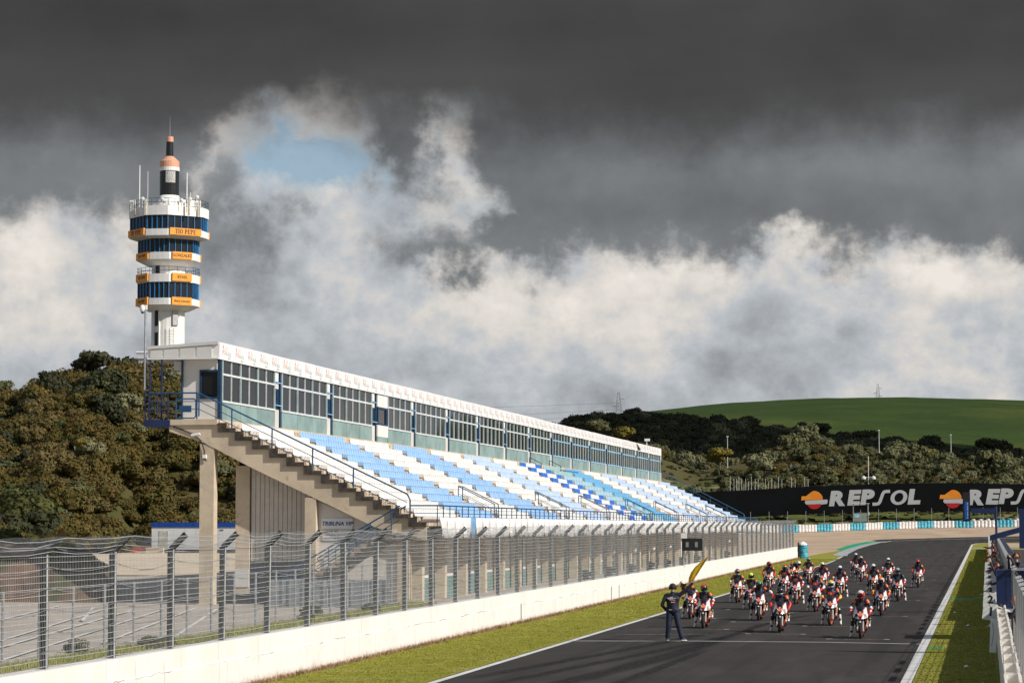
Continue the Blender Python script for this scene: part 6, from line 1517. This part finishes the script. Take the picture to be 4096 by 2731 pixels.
# ================================================================== PEOPLE
def body_mesh(name, caps, mats, voxel=.016, extra=()):
    """one continuous skin grown round a skeleton of tapered limbs, then coloured by the nearest limb"""
    mb = MB()
    for c in caps:
        p0, r0, p1, r1 = Vector(c[0]), c[1], Vector(c[2]), c[3]; d = p1 - p0; L = d.length
        q = d.to_track_quat('Z', 'Y') if L > 1e-5 else None; prof = []; n = 12
        for k in range(5): a = -PI / 2 + PI / 2 * k / 4; prof.append((max(r0 * math.cos(a), r0 * .05), r0 * math.sin(a)))
        for k in range(5): a = PI / 2 * k / 4; prof.append((max(r1 * math.cos(a), r1 * .05), L + r1 * math.sin(a)))
        v = []
        for (r, z) in prof:
            for i in range(n): a = 2 * PI * i / n; p = Vector((r * math.cos(a), r * math.sin(a), z)); v.append(tuple(p0 + (q @ p if q else p)))
        m_ = len(prof); f = [(j * n + i, j * n + (i + 1) % n, (j + 1) * n + (i + 1) % n, (j + 1) * n + i) for j in range(m_ - 1) for i in range(n)] + [tuple(range(n - 1, -1, -1)), tuple(range((m_ - 1) * n, m_ * n))]
        mb.add(v, f)
    me = mb.mesh(name, [], False, fix=False); o = bpy.data.objects.new(name, me); COL.objects.link(o)
    rm = o.modifiers.new('r', 'REMESH'); rm.mode = 'VOXEL'; rm.voxel_size = voxel; sm = o.modifiers.new('s', 'SMOOTH'); sm.iterations = 3; sm.factor = .6
    dg = bpy.context.evaluated_depsgraph_get(); m2 = bpy.data.meshes.new_from_object(o.evaluated_get(dg)); bpy.data.objects.remove(o); m2.name = name
    nv = len(m2.vertices); co = np.empty(nv * 3); m2.vertices.foreach_get('co', co); co = co.reshape(-1, 3)
    nf = len(m2.polygons); ce = np.empty(nf * 3); m2.polygons.foreach_get('center', ce); ce = ce.reshape(-1, 3)
    best = np.full(nf, 1e9); mi = np.zeros(nf, dtype=np.int32)
    for c in caps:
        p0, p1 = np.array(c[0], float), np.array(c[2], float); d = p1 - p0; L2 = max(d @ d, 1e-9); t = np.clip(((ce - p0) @ d) / L2, 0, 1)
        dist = np.linalg.norm(ce - (p0 + t[:, None] * d), axis=1) / (c[1] + (c[3] - c[1]) * t) ; k = dist < best; best = np.where(k, dist, best); mi = np.where(k, c[4], mi)
    for (fn, idx) in extra: mi = np.where(fn(ce), idx, mi)
    for m_ in mats: m2.materials.append(m_)
    m2.polygons.foreach_set('material_index', mi.astype(np.int32)); m2.polygons.foreach_set('use_smooth', [True] * nf); m2.update(); return m2
suit = dict(navy=mat('leather_navy', (.012, .016, .045), .45, var=.15, vs=5), white=mat('leather_white', (.78, .77, .74), .45, var=.05), red=mat('leather_red', (.62, .025, .015), .45, var=.08), black=mat('leather_black', (.012, .012, .013), .4, var=.2),
            orange=mat('leather_orange', (.80, .15, .02), .45, var=.08), yellow=mat('leather_yellow', (.75, .48, .04), .45, var=.05), green=mat('leather_green', (.03, .25, .08), .45), skin=mat('skin', (.45, .25, .17), .55, var=.05), hair=mat('dark_hair', (.025, .016, .012), .7, var=.3, bump=.6, bs=60))
SL = [suit[k] for k in ('navy', 'white', 'red', 'black', 'orange', 'yellow', 'skin', 'white')]
def hand(caps, w_, d, side, m_, sc=1.0, curl=1.0, up=(0, 0, 1)):
    """palm, four unequal bent fingers and a thumb at wrist w_, pointing along d"""
    w_ = Vector(w_); d = Vector(d).normalized(); up = Vector(up); s_ = d.cross(up).normalized(); n = s_.cross(d).normalized(); dn = -n
    pc = w_ + d * .075 * sc
    for k in (-1, -.33, .33, 1): caps.append((w_ + s_ * k * .018 * sc, .020 * sc, pc + s_ * k * .026 * sc, .016 * sc, m_))
    for k, L in zip((-1.5, -.5, .5, 1.5), (.030, .036, .038, .032) if side > 0 else (.032, .038, .036, .030)):
        a = pc + s_ * k * .019 * sc; b = a + (d + dn * .5 * curl).normalized() * L * sc; c = b + (d * (1 - .9 * curl) + dn).normalized() * L * .8 * sc; e = c + (dn * (1 - .3 * curl) - d * .8 * curl).normalized() * L * .6 * sc
        caps += [(a, .0105 * sc, b, .0095 * sc, m_), (b, .0095 * sc, c, .009 * sc, m_), (c, .009 * sc, e, .008 * sc, m_)]
    t0 = w_ + d * .02 * sc - s_ * side * .022 * sc; t1 = t0 + (d * .6 - s_ * side * .8 + dn * .4).normalized() * .04 * sc; t2 = t1 + (d * .6 + dn * .9 + s_ * side * .2).normalized() * .032 * sc
    caps += [(t0, .013 * sc, t1, .011 * sc, m_), (t1, .011 * sc, t2, .009 * sc, m_)]
def leg(caps, hip, knee, ankle, toe):
    hip, knee, ankle, toe = map(Vector, (hip, knee, ankle, toe)); mid = knee.lerp(ankle, .42)
    caps += [(hip, .105, hip.lerp(knee, .55), .09, 3), (hip.lerp(knee, .55), .088, knee, .068, 3), (knee + Vector((0, -.025, .01)), .055, knee + Vector((0, -.02, -.06)), .045, 1 if hip.x * 0 + 1 > 2 else 3),
             (knee, .066, mid, .060, 3), (mid, .062, mid.lerp(ankle, .35), .058, 7), (mid.lerp(ankle, .4), .056, ankle, .046, 7), (ankle, .046, ankle + Vector((0, .04, -.05)), .045, 3), (ankle + Vector((0, .0, -.03)), .046, toe, .034, 7), (ankle + Vector((0, .03, -.062)), .034, toe + Vector((0, 0, -.02)), .028, 3)]
def torso(caps, hip, ch, hd, sh, m_=0):
    hip, ch, hd = map(Vector, (hip, ch, hd)); sL, sR = sh
    caps += [(hip + Vector((-.08, 0, 0)), .125, hip + Vector((.08, 0, 0)), .125, 3), (hip, .135, ch, .15, m_), (ch + Vector((-.08, 0, 0)), .125, ch + Vector((.08, 0, 0)), .125, m_),
             (Vector(sL), .068, Vector(sR), .068, 0), (ch, .12, hd + Vector((0, .03, -.10)), .07, m_), (hd + Vector((0, .03, -.12)), .07, hd, .08, 3), (ch + Vector((0, .12, .0)), .08, ch + Vector((0, .06, .12)), .055, m_)]
def arm(caps, sh, el, wr, side, d, m1=0, m2=2, glove=2):
    sh, el, wr = map(Vector, (sh, el, wr))
    caps += [(sh + Vector((0, -.01, .012)), .064, sh.lerp(el, .22), .062, 4), (sh.lerp(el, .22), .058, sh.lerp(el, .75), .053, m1), (sh.lerp(el, .75), .053, el, .050, 1), (el, .050, el.lerp(wr, .45), .047, m2), (el.lerp(wr, .45), .046, wr, .036, 1 if m2 == 2 else 2), (wr + (el - wr) * .18, .043, wr, .040, glove)]
    hand(caps, wr, d, side, glove, 1.0, 1.0)
def rider_mesh(pose):
    c = []; m_ = 0
    if pose in 'ABE': torso(c, (0, .80, .86), (0, .56, 1.10), (0, .44, 1.30), ((-.175, .50, 1.185), (.175, .50, 1.185)))
    if pose == 'C': torso(c, (0, .86, .87), (0, .76, 1.16), (0, .70, 1.37), ((-.185, .74, 1.25), (.185, .74, 1.25)))
    if pose == 'F': torso(c, (-.03, .80, .86), (-.16, .58, 1.07), (-.30, .46, 1.22), ((-.31, .50, 1.07), (.0, .54, 1.22)))
    if pose == 'G': torso(c, (.03, .80, .86), (.20, .62, 1.04), (.36, .48, 1.12), ((.04, .54, 1.20), (.33, .50, 1.02)))
    if pose == 'H': torso(c, (0, .80, .86), (0.02, .55, 1.08), (0.0, .42, 1.27), ((-.175, .50, 1.17), (.18, .52, 1.18)))
    if pose in 'ABE':
        arm(c, (-.195, .50, 1.17), (-.335, .40, .94), (-.285, .275, .81), -1, (.15, -.9, -.3), 0, 2); arm(c, (.195, .50, 1.17), (.335, .40, .94), (.285, .275, .81), 1, (-.15, -.9, -.3), 0, 2)
    if pose == 'C':
        arm(c, (-.20, .74, 1.24), (-.34, .66, 1.0), (-.22, .50, .90), -1, (.5, -.8, -.2), 0, 5); arm(c, (.20, .74, 1.24), (.34, .66, 1.0), (.22, .50, .90), 1, (-.5, -.8, -.2), 0, 5)
    if pose == 'F': arm(c, (-.33, .50, 1.05), (-.40, .38, .86), (-.30, .28, .80), -1, (.2, -.9, -.2)); arm(c, (.02, .53, 1.2), (.22, .42, 1.0), (.28, .28, .82), 1, (-.1, -.9, -.3))
    if pose == 'G': arm(c, (.03, .53, 1.19), (-.16, .42, 1.0), (-.28, .28, .82), -1, (.1, -.9, -.3)); arm(c, (.35, .50, 1.0), (.44, .40, .82), (.34, .30, .74), 1, (-.3, -.8, -.2))
    if pose == 'H': arm(c, (-.195, .50, 1.16), (-.335, .40, .93), (-.285, .275, .81), -1, (.15, -.9, -.3)); arm(c, (.20, .52, 1.17), (.44, .46, 1.06), (.52, .30, .92), 1, (.1, -.8, -.6), 0, 1)
    Rd = lambda s_: leg(c, (s_ * .10, .78, .84), (s_ * .27, .50, .56), (s_ * .325, .56, .13), (s_ * .345, .40, .055))
    Rp = lambda s_: leg(c, (s_ * .10, .78, .84), (s_ * .255, .42, .70), (s_ * .235, .80, .43), (s_ * .25, .64, .38))
    if pose in 'AFGH': Rd(-1); Rp(1)
    elif pose == 'E': Rd(1); Rp(-1)
    else: Rd(-1); Rd(1)
    ex = [(lambda ce: (np.abs(ce[:, 0]) < .025) & (ce[:, 1] < .5) & (ce[:, 2] < 1.10) & (ce[:, 2] > 1.0) & (ce[:, 2] < 1.16) & (pose in 'ABE'), 5),
          (lambda ce: (ce[:, 2] < .24) & (ce[:, 2] > .17) & (ce[:, 1] < .52), 3), (lambda ce: (np.abs(ce[:, 2] - .60) < .05) & (ce[:, 1] < .47) & (np.abs(ce[:, 0]) > .28), 7)]
    return body_mesh('body', c, SL, .0155, ex)
RM = {p: rider_mesh(p) for p in 'ABCEFGH'}
HEADP = {'A': (0, .42, 1.38), 'B': (0, .42, 1.38), 'E': (0, .42, 1.38), 'C': (0, .68, 1.46), 'F': (-.32, .42, 1.29), 'G': (.39, .44, 1.17), 'H': (.0, .39, 1.34)}
def helmet_meshes():
    n, m_ = 24, 16; v = []; f = []; mi = []
    def pt(lon, lat, k=1.0):
        x = math.sin(lon) * math.cos(lat); y = -math.cos(lon) * math.cos(lat); z = math.sin(lat)
        rx, ry, rz = .128, .150, .150
        if z < 0: ry *= 1 + .10 * (-z) * (1 if y < 0 else -1.0); rx *= 1 - .06 * (-z)
        return (x * rx * k, y * ry * k, (z * rz * k) if z > -.86 else -.86 * rz * k)
    for j in range(m_ + 1):
        lat = -PI / 2 + PI * j / m_
        for i in range(n): v.append(pt(2 * PI * i / n - PI, lat))
    for j in range(m_):
        lat = -90 + 180 * (j + .5) / m_
        for i in range(n):
            lon = abs(360 * (i + .5) / n - 180); f.append((j * n + i, j * n + (i + 1) % n, (j + 1) * n + (i + 1) % n, (j + 1) * n + i))
            mi.append(0 if lat > 38 or (lat > 20 and lon < 20) else (2 if lat < -22 else 1))
    sh = MB(); sh.v = v; sh.f = f; sh.mi = mi; sh = sh.mesh('helmet', [B_['white'], B_['white'], B_['white']], True)
    g = [[pt(rad(lo), rad(la), 1.025) for lo in range(-68, 69, 8)] for la in (-20, -12, -4, 4, 12, 20, 24)]; vi = MB().grid(g).mesh('visor', mat('dark_visor', (.008, .008, .009), .12, spec=.8), True); return sh, vi
HSH, HVI = helmet_meshes()
HC = {}
def hmat(c):
    if c not in HC: HC[c] = mat('helmet_paint_%d' % len(HC), c, .25, var=.25, vs=9, coat=.6, stain=(tuple(.5 * x + .25 for x in c), 14, .62, .66))
    return HC[c]
Wt, Rd_, Bk, Yl, Gn, Og, Bl, Fl, Sv, Pu = (.72, .71, .69), (.55, .02, .015), (.015, .015, .017), (.78, .55, .02), (.03, .30, .10), (.80, .17, .02), (.02, .05, .30), (.72, .85, .05), (.35, .36, .38), (.28, .05, .25)
def rider(pose, x, y, label, hc, yaw=0., pitch=8., sleeves=None, chest=False, bikeyaw=0.):
    r = thing('person', label, 'person', (x, y, S * y), bikeyaw, 'riders waiting on the grid')
    b = inst('body', RM[pose], r)
    if sleeves:
        for k, m_ in sleeves.items(): b.material_slots[k].link = 'OBJECT'; b.material_slots[k].material = m_
    h = inst('helmet', HSH, r, HEADP[pose], rot=(rad(pitch), 0, rad(yaw)))
    for k in range(3): h.material_slots[k].link = 'OBJECT'; h.material_slots[k].material = hmat(hc[k])
    inst('visor', HVI, h)
    if chest: inst('chest_emblem', CHEST, r, (0, .615, 1.13) if pose == 'C' else (0, .385, 1.06), rot=(rad(82), 0, 0), sc=1.1)
    return r
Y5 = {1: suit['yellow']}
NUMW = 0
GR_ = [ # number, x, y, pose, helmet (top, side, chin), helmet words, bike words, yaw, steer, lean, sleeves, chest
 ('3', -3.98, 82.57, 'A', (Wt, Rd_, Rd_), 'white and red helmet looking aside', 'number 3 at the very front right of the grid', -32, 0, 0, None, False),
 ('5', -6.85, 86.35, 'A', (Bk, Bk, Wt), 'black and white helmet', 'number 5 in the middle of the front row', -18, .10, .02, {1: suit['red']}, False),
 ('6', -9.73, 89.16, 'A', (Rd_, Bk, Gn), 'red helmet with green chin', 'number 6 right behind the marshal', -8, .05, .03, None, False),
 ('7', -5.50, 92.13, 'C', (Yl, Wt, Wt), 'yellow and white helmet sitting upright', 'number 7 behind the gap of numbers 3 and 5', -20, -.16, 0, Y5, True),
 ('11', -8.41, 96.08, 'H', (Gn, Bk, Bk), 'green and black helmet, one arm out', 'number 11 left of number 5', 6, .06, .02, {1: suit['white']}, False),
 ('12', -11.11, 97.28, 'F', (Wt, Yl, Rd_), 'white and yellow helmet bent aside', 'number 12 left of number 6', 35, .03, .03, None, False),
 ('19', -4.08, 101.15, 'A', (Og, Wt, Bk), 'white and orange helmet tilted down', 'number 19 behind number 3 on the right', -25, 0, .02, Y5, False),
 ('22', -6.88, 104.9, 'C', (Bk, Sv, Bk), 'black and silver helmet, sitting upright', 'number 22 behind number 7', 14, 0, 0, {5: suit['white']}, True),
 ('24', -9.72, 107.3, 'A', (Fl, Bk, Fl), 'fluorescent yellow helmet', 'number 24 half hidden behind number 11', 4, 0, .02, None, False),
 ('29', -8.34, 113.9, 'B', (Og, Wt, Og), 'orange and white helmet with both feet down', 'number 29 in the middle of the grid', 0, 0, 0, None, True),
 ('30', -11.07, 115.46, 'A', (Pu, Yl, Wt), 'purple, yellow and white helmet', 'number 30 at the left edge by the grass', -6, .04, 0, {1: suit['white']}, False),
 ('31', -4.02, 118.65, 'B', (Sv, Bk, Sv), 'silver and black helmet with both feet down', 'number 31 on the right side of the grid', -4, 0, 0, {4: suit['black']}, False),
 ('10', -6.91, 123.3, 'E', (Wt, Bl, Bl), 'white and dark blue helmet', 'number 10 in the centre behind number 22', 5, .05, -.01, None, False),
 ('52', -11.2, 134.1, 'A', (Rd_, Bk, Rd_), 'red and black helmet turned to the right', 'number 52 left of the centre of the grid', 42, 0, .02, {1: suit['red']}, False),
 ('9', -9.76, 125.9, 'B', (Rd_, Wt, Bk), 'red, white and black helmet and yellow sleeves', 'number 9 between numbers 30 and 29', 0, 0, 0, {1: suit['yellow']}, True),
 ('42', -5.54, 128.2, 'A', (Wt, Wt, Bk), 'cream white helmet', 'number 42 behind number 19', 10, 0, .02, Y5, False),
 ('17', -8.32, 132.4, 'A', (Wt, Yl, Rd_), 'white, yellow and red helmet turned aside', 'number 17 behind number 22 to the right of the orange helmet', 40, 0, .02, None, False),
 ('51', -3.70, 141.45, 'A', (Rd_, Rd_, Bk), 'all red helmet', 'number 51 standing alone on the far right', -6, 0, .02, {1: suit['red']}, False),
 ('48', -5.5, 146.8, 'A', (Wt, Gn, Wt), 'white and pale green helmet', 'number 48 left of number 51', 0, 0, .01, None, False),
 ('55', -10.11, 148.3, 'A', (Gn, Wt, Gn), 'green striped helmet and green sleeves', 'number 55 at the back left, green sleeved rider', 0, 0, 0, {1: suit['green']}, False),
 ('28', -11.0, 147.6, 'G', (Wt, Wt, Sv), 'plain white helmet, bending over to one side', 'number 28 at the back left, nearest the grass', 25, 0, 0, None, False),
 ('16', -7.34, 153.2, 'A', (Sv, Yl, Bk), 'silver and yellow helmet', 'number 16, right hand one of the rear pair', 0, 0, .01, None, False),
 ('14', -8.20, 164.6, 'A', (Wt, Bk, Bk), 'black and white helmet', 'number 14, left hand one of the rear pair, farthest back', 0, 0, 0, {1: suit['white']}, False),
]
SHOW = {'3', '5', '6', '7', '11', '12', '19', '22', '24', '29', '30', '31', '10', '51', '42', '52'}
for (nm, x, y, pose, hc, hw, bw_, yaw, steer, lean, slv, chest) in GR_:
    if nm not in SHOW: bw_ = bw_.replace('number %s ' % nm, 'bike ').replace('number %s,' % nm, 'bike,')
    bike(nm, x, y, 'white and orange racing motorcycle, ' + bw_, steer, lean, 0)
    rider(pose, x, y, 'rider with ' + hw + (', on motorcycle %s' % nm if nm in SHOW else ', at the rear of the grid'), hc, yaw, 8 if pose != 'G' else 20, slv, chest)
# ------------------------------------------------------------------ marshal with the yellow flag
jk = mat('navy_jacket', (.007, .009, .024), .7, var=.2, vs=4, bump=.3, bs=12); jn = mat('navy_trousers', (.010, .020, .046), .8, var=.2, vs=5, bump=.3, bs=14)
c = []
V_ = Vector
c += [(V_((-.09, 0, .96)), .125, V_((.09, 0, .96)), .125, 1), (V_((0, 0, .98)), .15, V_((0, .0, 1.25)), .155, 0), (V_((-.08, 0, 1.0)), .10, V_((-.11, 0, 1.28)), .10, 0), (V_((.08, 0, 1.0)), .10, V_((.11, 0, 1.30)), .10, 0), (V_((-.10, 0, .96)), .125, V_((.10, 0, .96)), .125, 0), (V_((-.10, 0, 1.30)), .125, V_((.10, 0, 1.32)), .125, 0), (V_((-.185, 0, 1.43)), .068, V_((.185, 0, 1.45)), .075, 0), (V_((0, 0, 1.40)), .10, V_((0, 0, 1.52)), .062, 0),
      (V_((0, .0, 1.50)), .055, V_((0, .01, 1.62)), .06, 3), (V_((-.14, 0, 1.02)), .07, V_((.14, 0, 1.02)), .07, 0)]
c += [(V_((0, .01, 1.66)), .088, V_((0, .015, 1.71)), .084, 3), (V_((0, .05, 1.60)), .05, V_((0, .07, 1.66)), .055, 3)]
c += [(V_((-.10, 0, .93)), .112, V_((-.13, -.02, .52)), .088, 1), (V_((-.13, -.02, .52)), .087, V_((-.17, .03, .14)), .078, 1), (V_((-.17, .03, .10)), .05, V_((-.20, .12, .045)), .042, 2), (V_((-.165, -.02, .05)), .045, V_((-.20, .13, .035)), .036, 2),
      (V_((.10, 0, .93)), .112, V_((.17, -.02, .53)), .088, 1), (V_((.17, -.02, .53)), .087, V_((.27, .02, .14)), .076, 1), (V_((.28, .02, .10)), .05, V_((.39, .07, .045)), .042, 2), (V_((.27, .0, .05)), .045, V_((.40, .07, .035)), .036, 2)]
c += [(V_((-.22, 0, 1.41)), .066, V_((-.33, -.05, 1.13)), .056, 0), (V_((-.33, -.05, 1.13)), .055, V_((-.22, .02, .97)), .044, 0)]
hand(c, (-.20, .03, .95), (.6, .4, -.5), -1, 3)
c += [(V_((.22, 0, 1.44)), .070, V_((.43, .0, 1.60)), .056, 0), (V_((.43, 0, 1.60)), .055, V_((.62, .02, 1.80)), .042, 0)]
hand(c, (.63, .02, 1.82), (.5, .0, .8), 1, 3, 1.0, 1.0, (0, -1, 0))
MM = body_mesh('body', c, [jk, jn, M['black'], suit['skin']], .0135, [(lambda ce: (ce[:, 2] < .045), 4)]); MM.materials.append(M['roofw'])
mz = 79.9; ma = thing('person', 'marshal in navy clothes seen from behind, raising a yellow flag at the start line', 'person', (-9.66, mz, S * mz))
mb_ = inst('body', MM, ma)
hr = MB(); hr.lathe([(.005, .100), (.045, .095), (.076, .065), (.090, .02), (.091, -.02), (.084, -.055), (.068, -.075)], 18, (0, -.004, 1.70)); hr.build('hair', suit['hair'], ma, smooth=True)
for s_ in (-1, 1): MB().lathe([(.055, s_ * .082), (.050, s_ * .105), (.040, s_ * .122), (.01, s_ * .127)], 14, (0, .005, 1.655), 'X').build('ear_defender', M['black'], ma, smooth=True)
hb_ = MB(); pts_ = [(.115 * math.cos(rad(a)), .0, 1.66 + .135 * math.sin(rad(a))) for a in range(0, 181, 15)]; hb_.path(pts_, .012, 6); hb_.build('headband', M['black'], ma); MB().tube((.13, -.02, 1.66), (.16, -.02, 1.76), .004).build('aerial', M['black'], ma)
pm = MB(); rs = random.Random(2)
pm.box(-.10, .05, 1.335, 1.355, 0, .002); pm.v = []; pm.f = []; pm.mi = []
for (x0, x1, z, h, k) in ((-.16, .10, 1.345, .018, 0), (-.07, .03, 1.372, .02, 0), (-.12, .03, 1.318, .014, 0), (-.09, .08, 1.29, .012, 0), (-.06, .07, 1.255, .03, 1), (-.035, .055, 1.215, .016, 0), (-.10, -.02, .985, .015, 0)):
    x = x0
    while x < x1: w_ = rs.uniform(.012, .03); pm.box(x, x + w_, -.166 - .0, -.160, z - h / 2, z + h / 2, k); x += w_ + .006
pm.build('jacket_print', [M['roofw'], B_['red']], ma)
def flag_mat():
    m = mat('yellow_flag_cloth', (.88, .60, .02), .8, var=.06, vs=4); t = NT(m.node_tree); b = t.n['Principled BSDF']; tr = t.add('ShaderNodeBsdfTranslucent'); tr.inputs[0].default_value = (.9, .6, .02, 1)
    mx = t.add('ShaderNodeMixShader'); mx.inputs[0].default_value = .45; t.l.new(b.outputs[0], mx.inputs[1]); t.l.new(tr.outputs[0], mx.inputs[2]); t.l.new(mx.outputs[0], t.n['Material Output'].inputs[0]); return m
fl = thing('flag', 'yellow flag held up half furled by the marshal at the start line', 'flag', (-9.66 + .66, mz + .03, S * mz + 1.86))
fp_ = [(-.16, .03), (-.155, .12), (-.10, .30), (.0, .45), (.16, .60), (.47, .79), (.44, .66), (.33, .42), (.22, .18), (.09, .0), (-.02, -.02)]
g = []; top_ = [(-.17, .0), (-.155, .12), (-.09, .28), (.03, .44), (.22, .61), (.48, .80)]; bot_ = [(-.14, -.03), (-.02, .04), (.09, .18), (.20, .35), (.33, .55), (.47, .78)]
for k in range(6):
    a, b = Vector(top_[k]), Vector(bot_[k]); g.append([(p.x, .035 * math.sin(j * 1.5 + k * .8), p.y) for j, p in enumerate([a.lerp(b, t / 5) for t in range(6)])])
MB().grid(g, 0, (0, .012, 0)).build('cloth', flag_mat(), fl, smooth=True); MB().tube((-.10, -.02, -.10), (.46, .0, .78), .010, .008, 8).build('stick', M['wire'], fl)
# ------------------------------------------------------------------ people on the pit wall
def stander(label, x, y, z, yaw, top, hairc=None, lean=0., arms='down', pose2=None, cap_=False, legm=None):
    c = []; bx = lean
    hp = V_((0, 0, .94)); ch = V_((0, -bx * .5, 1.28)); hd = V_((0, -bx, 1.63))
    c += [(hp + V_((-.08, 0, 0)), .12, hp + V_((.08, 0, 0)), .12, 1), (hp, .135, ch, .145, 0), (ch + V_((-.09, 0, .03)), .115, ch + V_((.09, 0, .03)), .115, 0), (ch + V_((-.17, 0, .13)), .066, ch + V_((.17, 0, .13)), .066, 0), (ch + V_((0, 0, .15)), .06, hd + V_((0, 0, -.05)), .055, 2),
          (hd, .085, hd + V_((0, .01, .06)), .088, 2), (hd + V_((0, -.05, -.04)), .045, hd + V_((0, -.04, .02)), .055, 2), (hd + V_((0, -.10, .0)), .014, hd + V_((0, -.085, .03)), .010, 2), (hd + V_((-.088, 0, .0)), .018, hd + V_((.088, 0, 0)), .018, 2)]
    for s_ in (-1, 1): c += [(V_((s_ * .09, 0, .92)), .105, V_((s_ * .12, -.02, .50)), .075, 1), (V_((s_ * .12, -.02, .50)), .072, V_((s_ * .13, .02, .10)), .05, 1), (V_((s_ * .13, .02, .06)), .048, V_((s_ * .15, -.12, .04)), .036, 3)]
    for s_ in (-1, 1):
        sh = ch + V_((s_ * .20, 0, .12))
        if arms == 'down': el, wr, d = sh + V_((s_ * .08, .02, -.28)), sh + V_((s_ * .06, -.12, -.50)), (0, -.4, -.9)
        elif arms == 'camera': el, wr, d = sh + V_((s_ * .06, -.12, -.24)), V_((s_ * .07, hd.y - .24, hd.z - .02)), (-s_ * .3, -.3, .9)
        elif arms == 'lean': el, wr, d = sh + V_((s_ * .10, -.16, -.22)), sh + V_((s_ * .0, -.42, -.30)), (0, -.9, -.1)
        elif arms == 'point': el, wr, d = (sh + V_((-.05, -.25, -.05)), sh + V_((-.08, -.50, .0)), (0, -1, .1)) if s_ < 0 else (sh + V_((.08, .02, -.28)), sh + V_((.06, -.12, -.50)), (0, -.4, -.9))
        c += [(sh, .062, el, .052, 0), (el, .05, wr, .036, 0 if arms != 'bare' else 2)]; hand(c, wr, d, s_, 2, 1.0, .5)
    me = body_mesh('body', c, [top, legm or jn, suit['skin'], M['black']], .018)
    r = thing('person', label, 'person', (x, y, z), rad(yaw)); inst('body', me, r)
    for s_ in (-1, 1): MB().lathe([(.001, -.004), (.011, 0), (.001, .004)], 8, (s_ * .032, hd.y - .096, hd.z + .03), 'Y').build('eye', M['black'], r)
    if hairc == 'curly':
        hm = MB(); bm = bmesh.new(); rs_ = random.Random(1)
        for k in range(46): a = rs_.uniform(0, 2 * PI); e = rs_.uniform(-.3, 1.4); p = V_((math.cos(a) * math.cos(e) * .10, math.sin(a) * math.cos(e) * .11 + .03, math.sin(e) * .12 + .02)) + hd; bmesh.ops.create_icosphere(bm, subdivisions=1, radius=rs_.uniform(.03, .05), matrix=Matrix.Translation(p))
        me_ = bpy.data.meshes.new('hair'); bm.to_mesh(me_); bm.free(); me_.materials.append(mat('brown_curly_hair', (.10, .035, .018), .8, var=.3)); inst('hair', me_, r)
    elif hairc: MB().lathe([(.005, .125), (.06, .11), (.095, .06), (.10, .0), (.085, -.06)], 16, (hd.x, hd.y + .025, hd.z + .045)).build('hair', hairc, r, smooth=True)
    return r, hd
dj = mat('dark_jacket', (.012, .013, .02), .7, var=.2); rj = mat('red_trim_jacket', (.20, .015, .015), .7, var=.3, vs=8, col2=(.012, .012, .03)); oj = mat('bright_orange_jacket', (.85, .11, .008), .6, var=.1, vs=3); wsh = mat('white_shirt', (.72, .72, .74), .8, var=.05)
r_, hd_ = stander('curly haired person taking a photo over the fence from the booth platform', .98, 84.5, 1.30, 15, dj, 'curly', .06, 'camera'); MB().box(-.07, .07, -.32, -.24, 1.56, 1.65).lathe([(.035, 0), (.03, -.08)], 10, (0, -.32, 1.60), 'Y').build('camera', M['black'], r_); r_.rotation_euler = (0, 0, rad(-60))
stander('person in a bright orange jacket at the right edge on the pit wall platform', 1.46, 83.4, 1.42, 160, oj, suit['hair'], .1, 'lean')
r_, hd_ = stander('bald man in sunglasses and dark jacket leaning on the pit wall by the mesh fence', .92, 74.6, .18, 90, dj, None, .16, 'lean'); MB().box(-.075, .075, hd_.y - .105, hd_.y - .085, hd_.z + .015, hd_.z + .045).build('sunglasses', M['black'], r_); r_.rotation_euler = (0, 0, rad(-90))
stander('marshal in a white shirt crouched behind board number one', .60, 80.9, -.25, -90, wsh, suit['hair'], .25, 'lean')
for i, (x, y, z, a, t_, lab) in enumerate([(.50, 98.5, .95, 'camera', dj, 'photographer in dark clothes behind boards four and five'), (.46, 106.0, 1.0, 'lean', rj, 'person with red trimmed jacket behind board six'), (.60, 93.0, .75, 'lean', dj, 'dark haired person beside the blue booth behind board three'), (.52, 112.5, 1.05, 'camera', dj, 'photographer with white earmuffs behind board seven'),
                                           (.46, 148.0, 1.35, 'point', rj, 'person in a dark jacket with red trim stretching an arm over the track side'), (.42, 138.0, 1.15, 'lean', rj, 'person with red trousers leaning over the far pit wall'), (.50, 158.0, 1.5, 'lean', dj, 'farthest person in dark clothes on the pit wall')]):
    stander(lab, x, y, z, -90 if a != 'point' else -80, t_, suit['hair'], .12, a)
tag(MB().box(.10, .26, 150, 150.25, 1.7, 3.4).build('white_post_pad', M['roofw']), 'white padded post on the far end of the pit wall', 'post')
tag(MB().box(.02, .10, 149.6, 149.8, 1.6, 2.9).build('orange_post', mat('brown_orange', (.5, .2, .03), .6)), 'narrow brown orange board beside the white padded post', 'board')
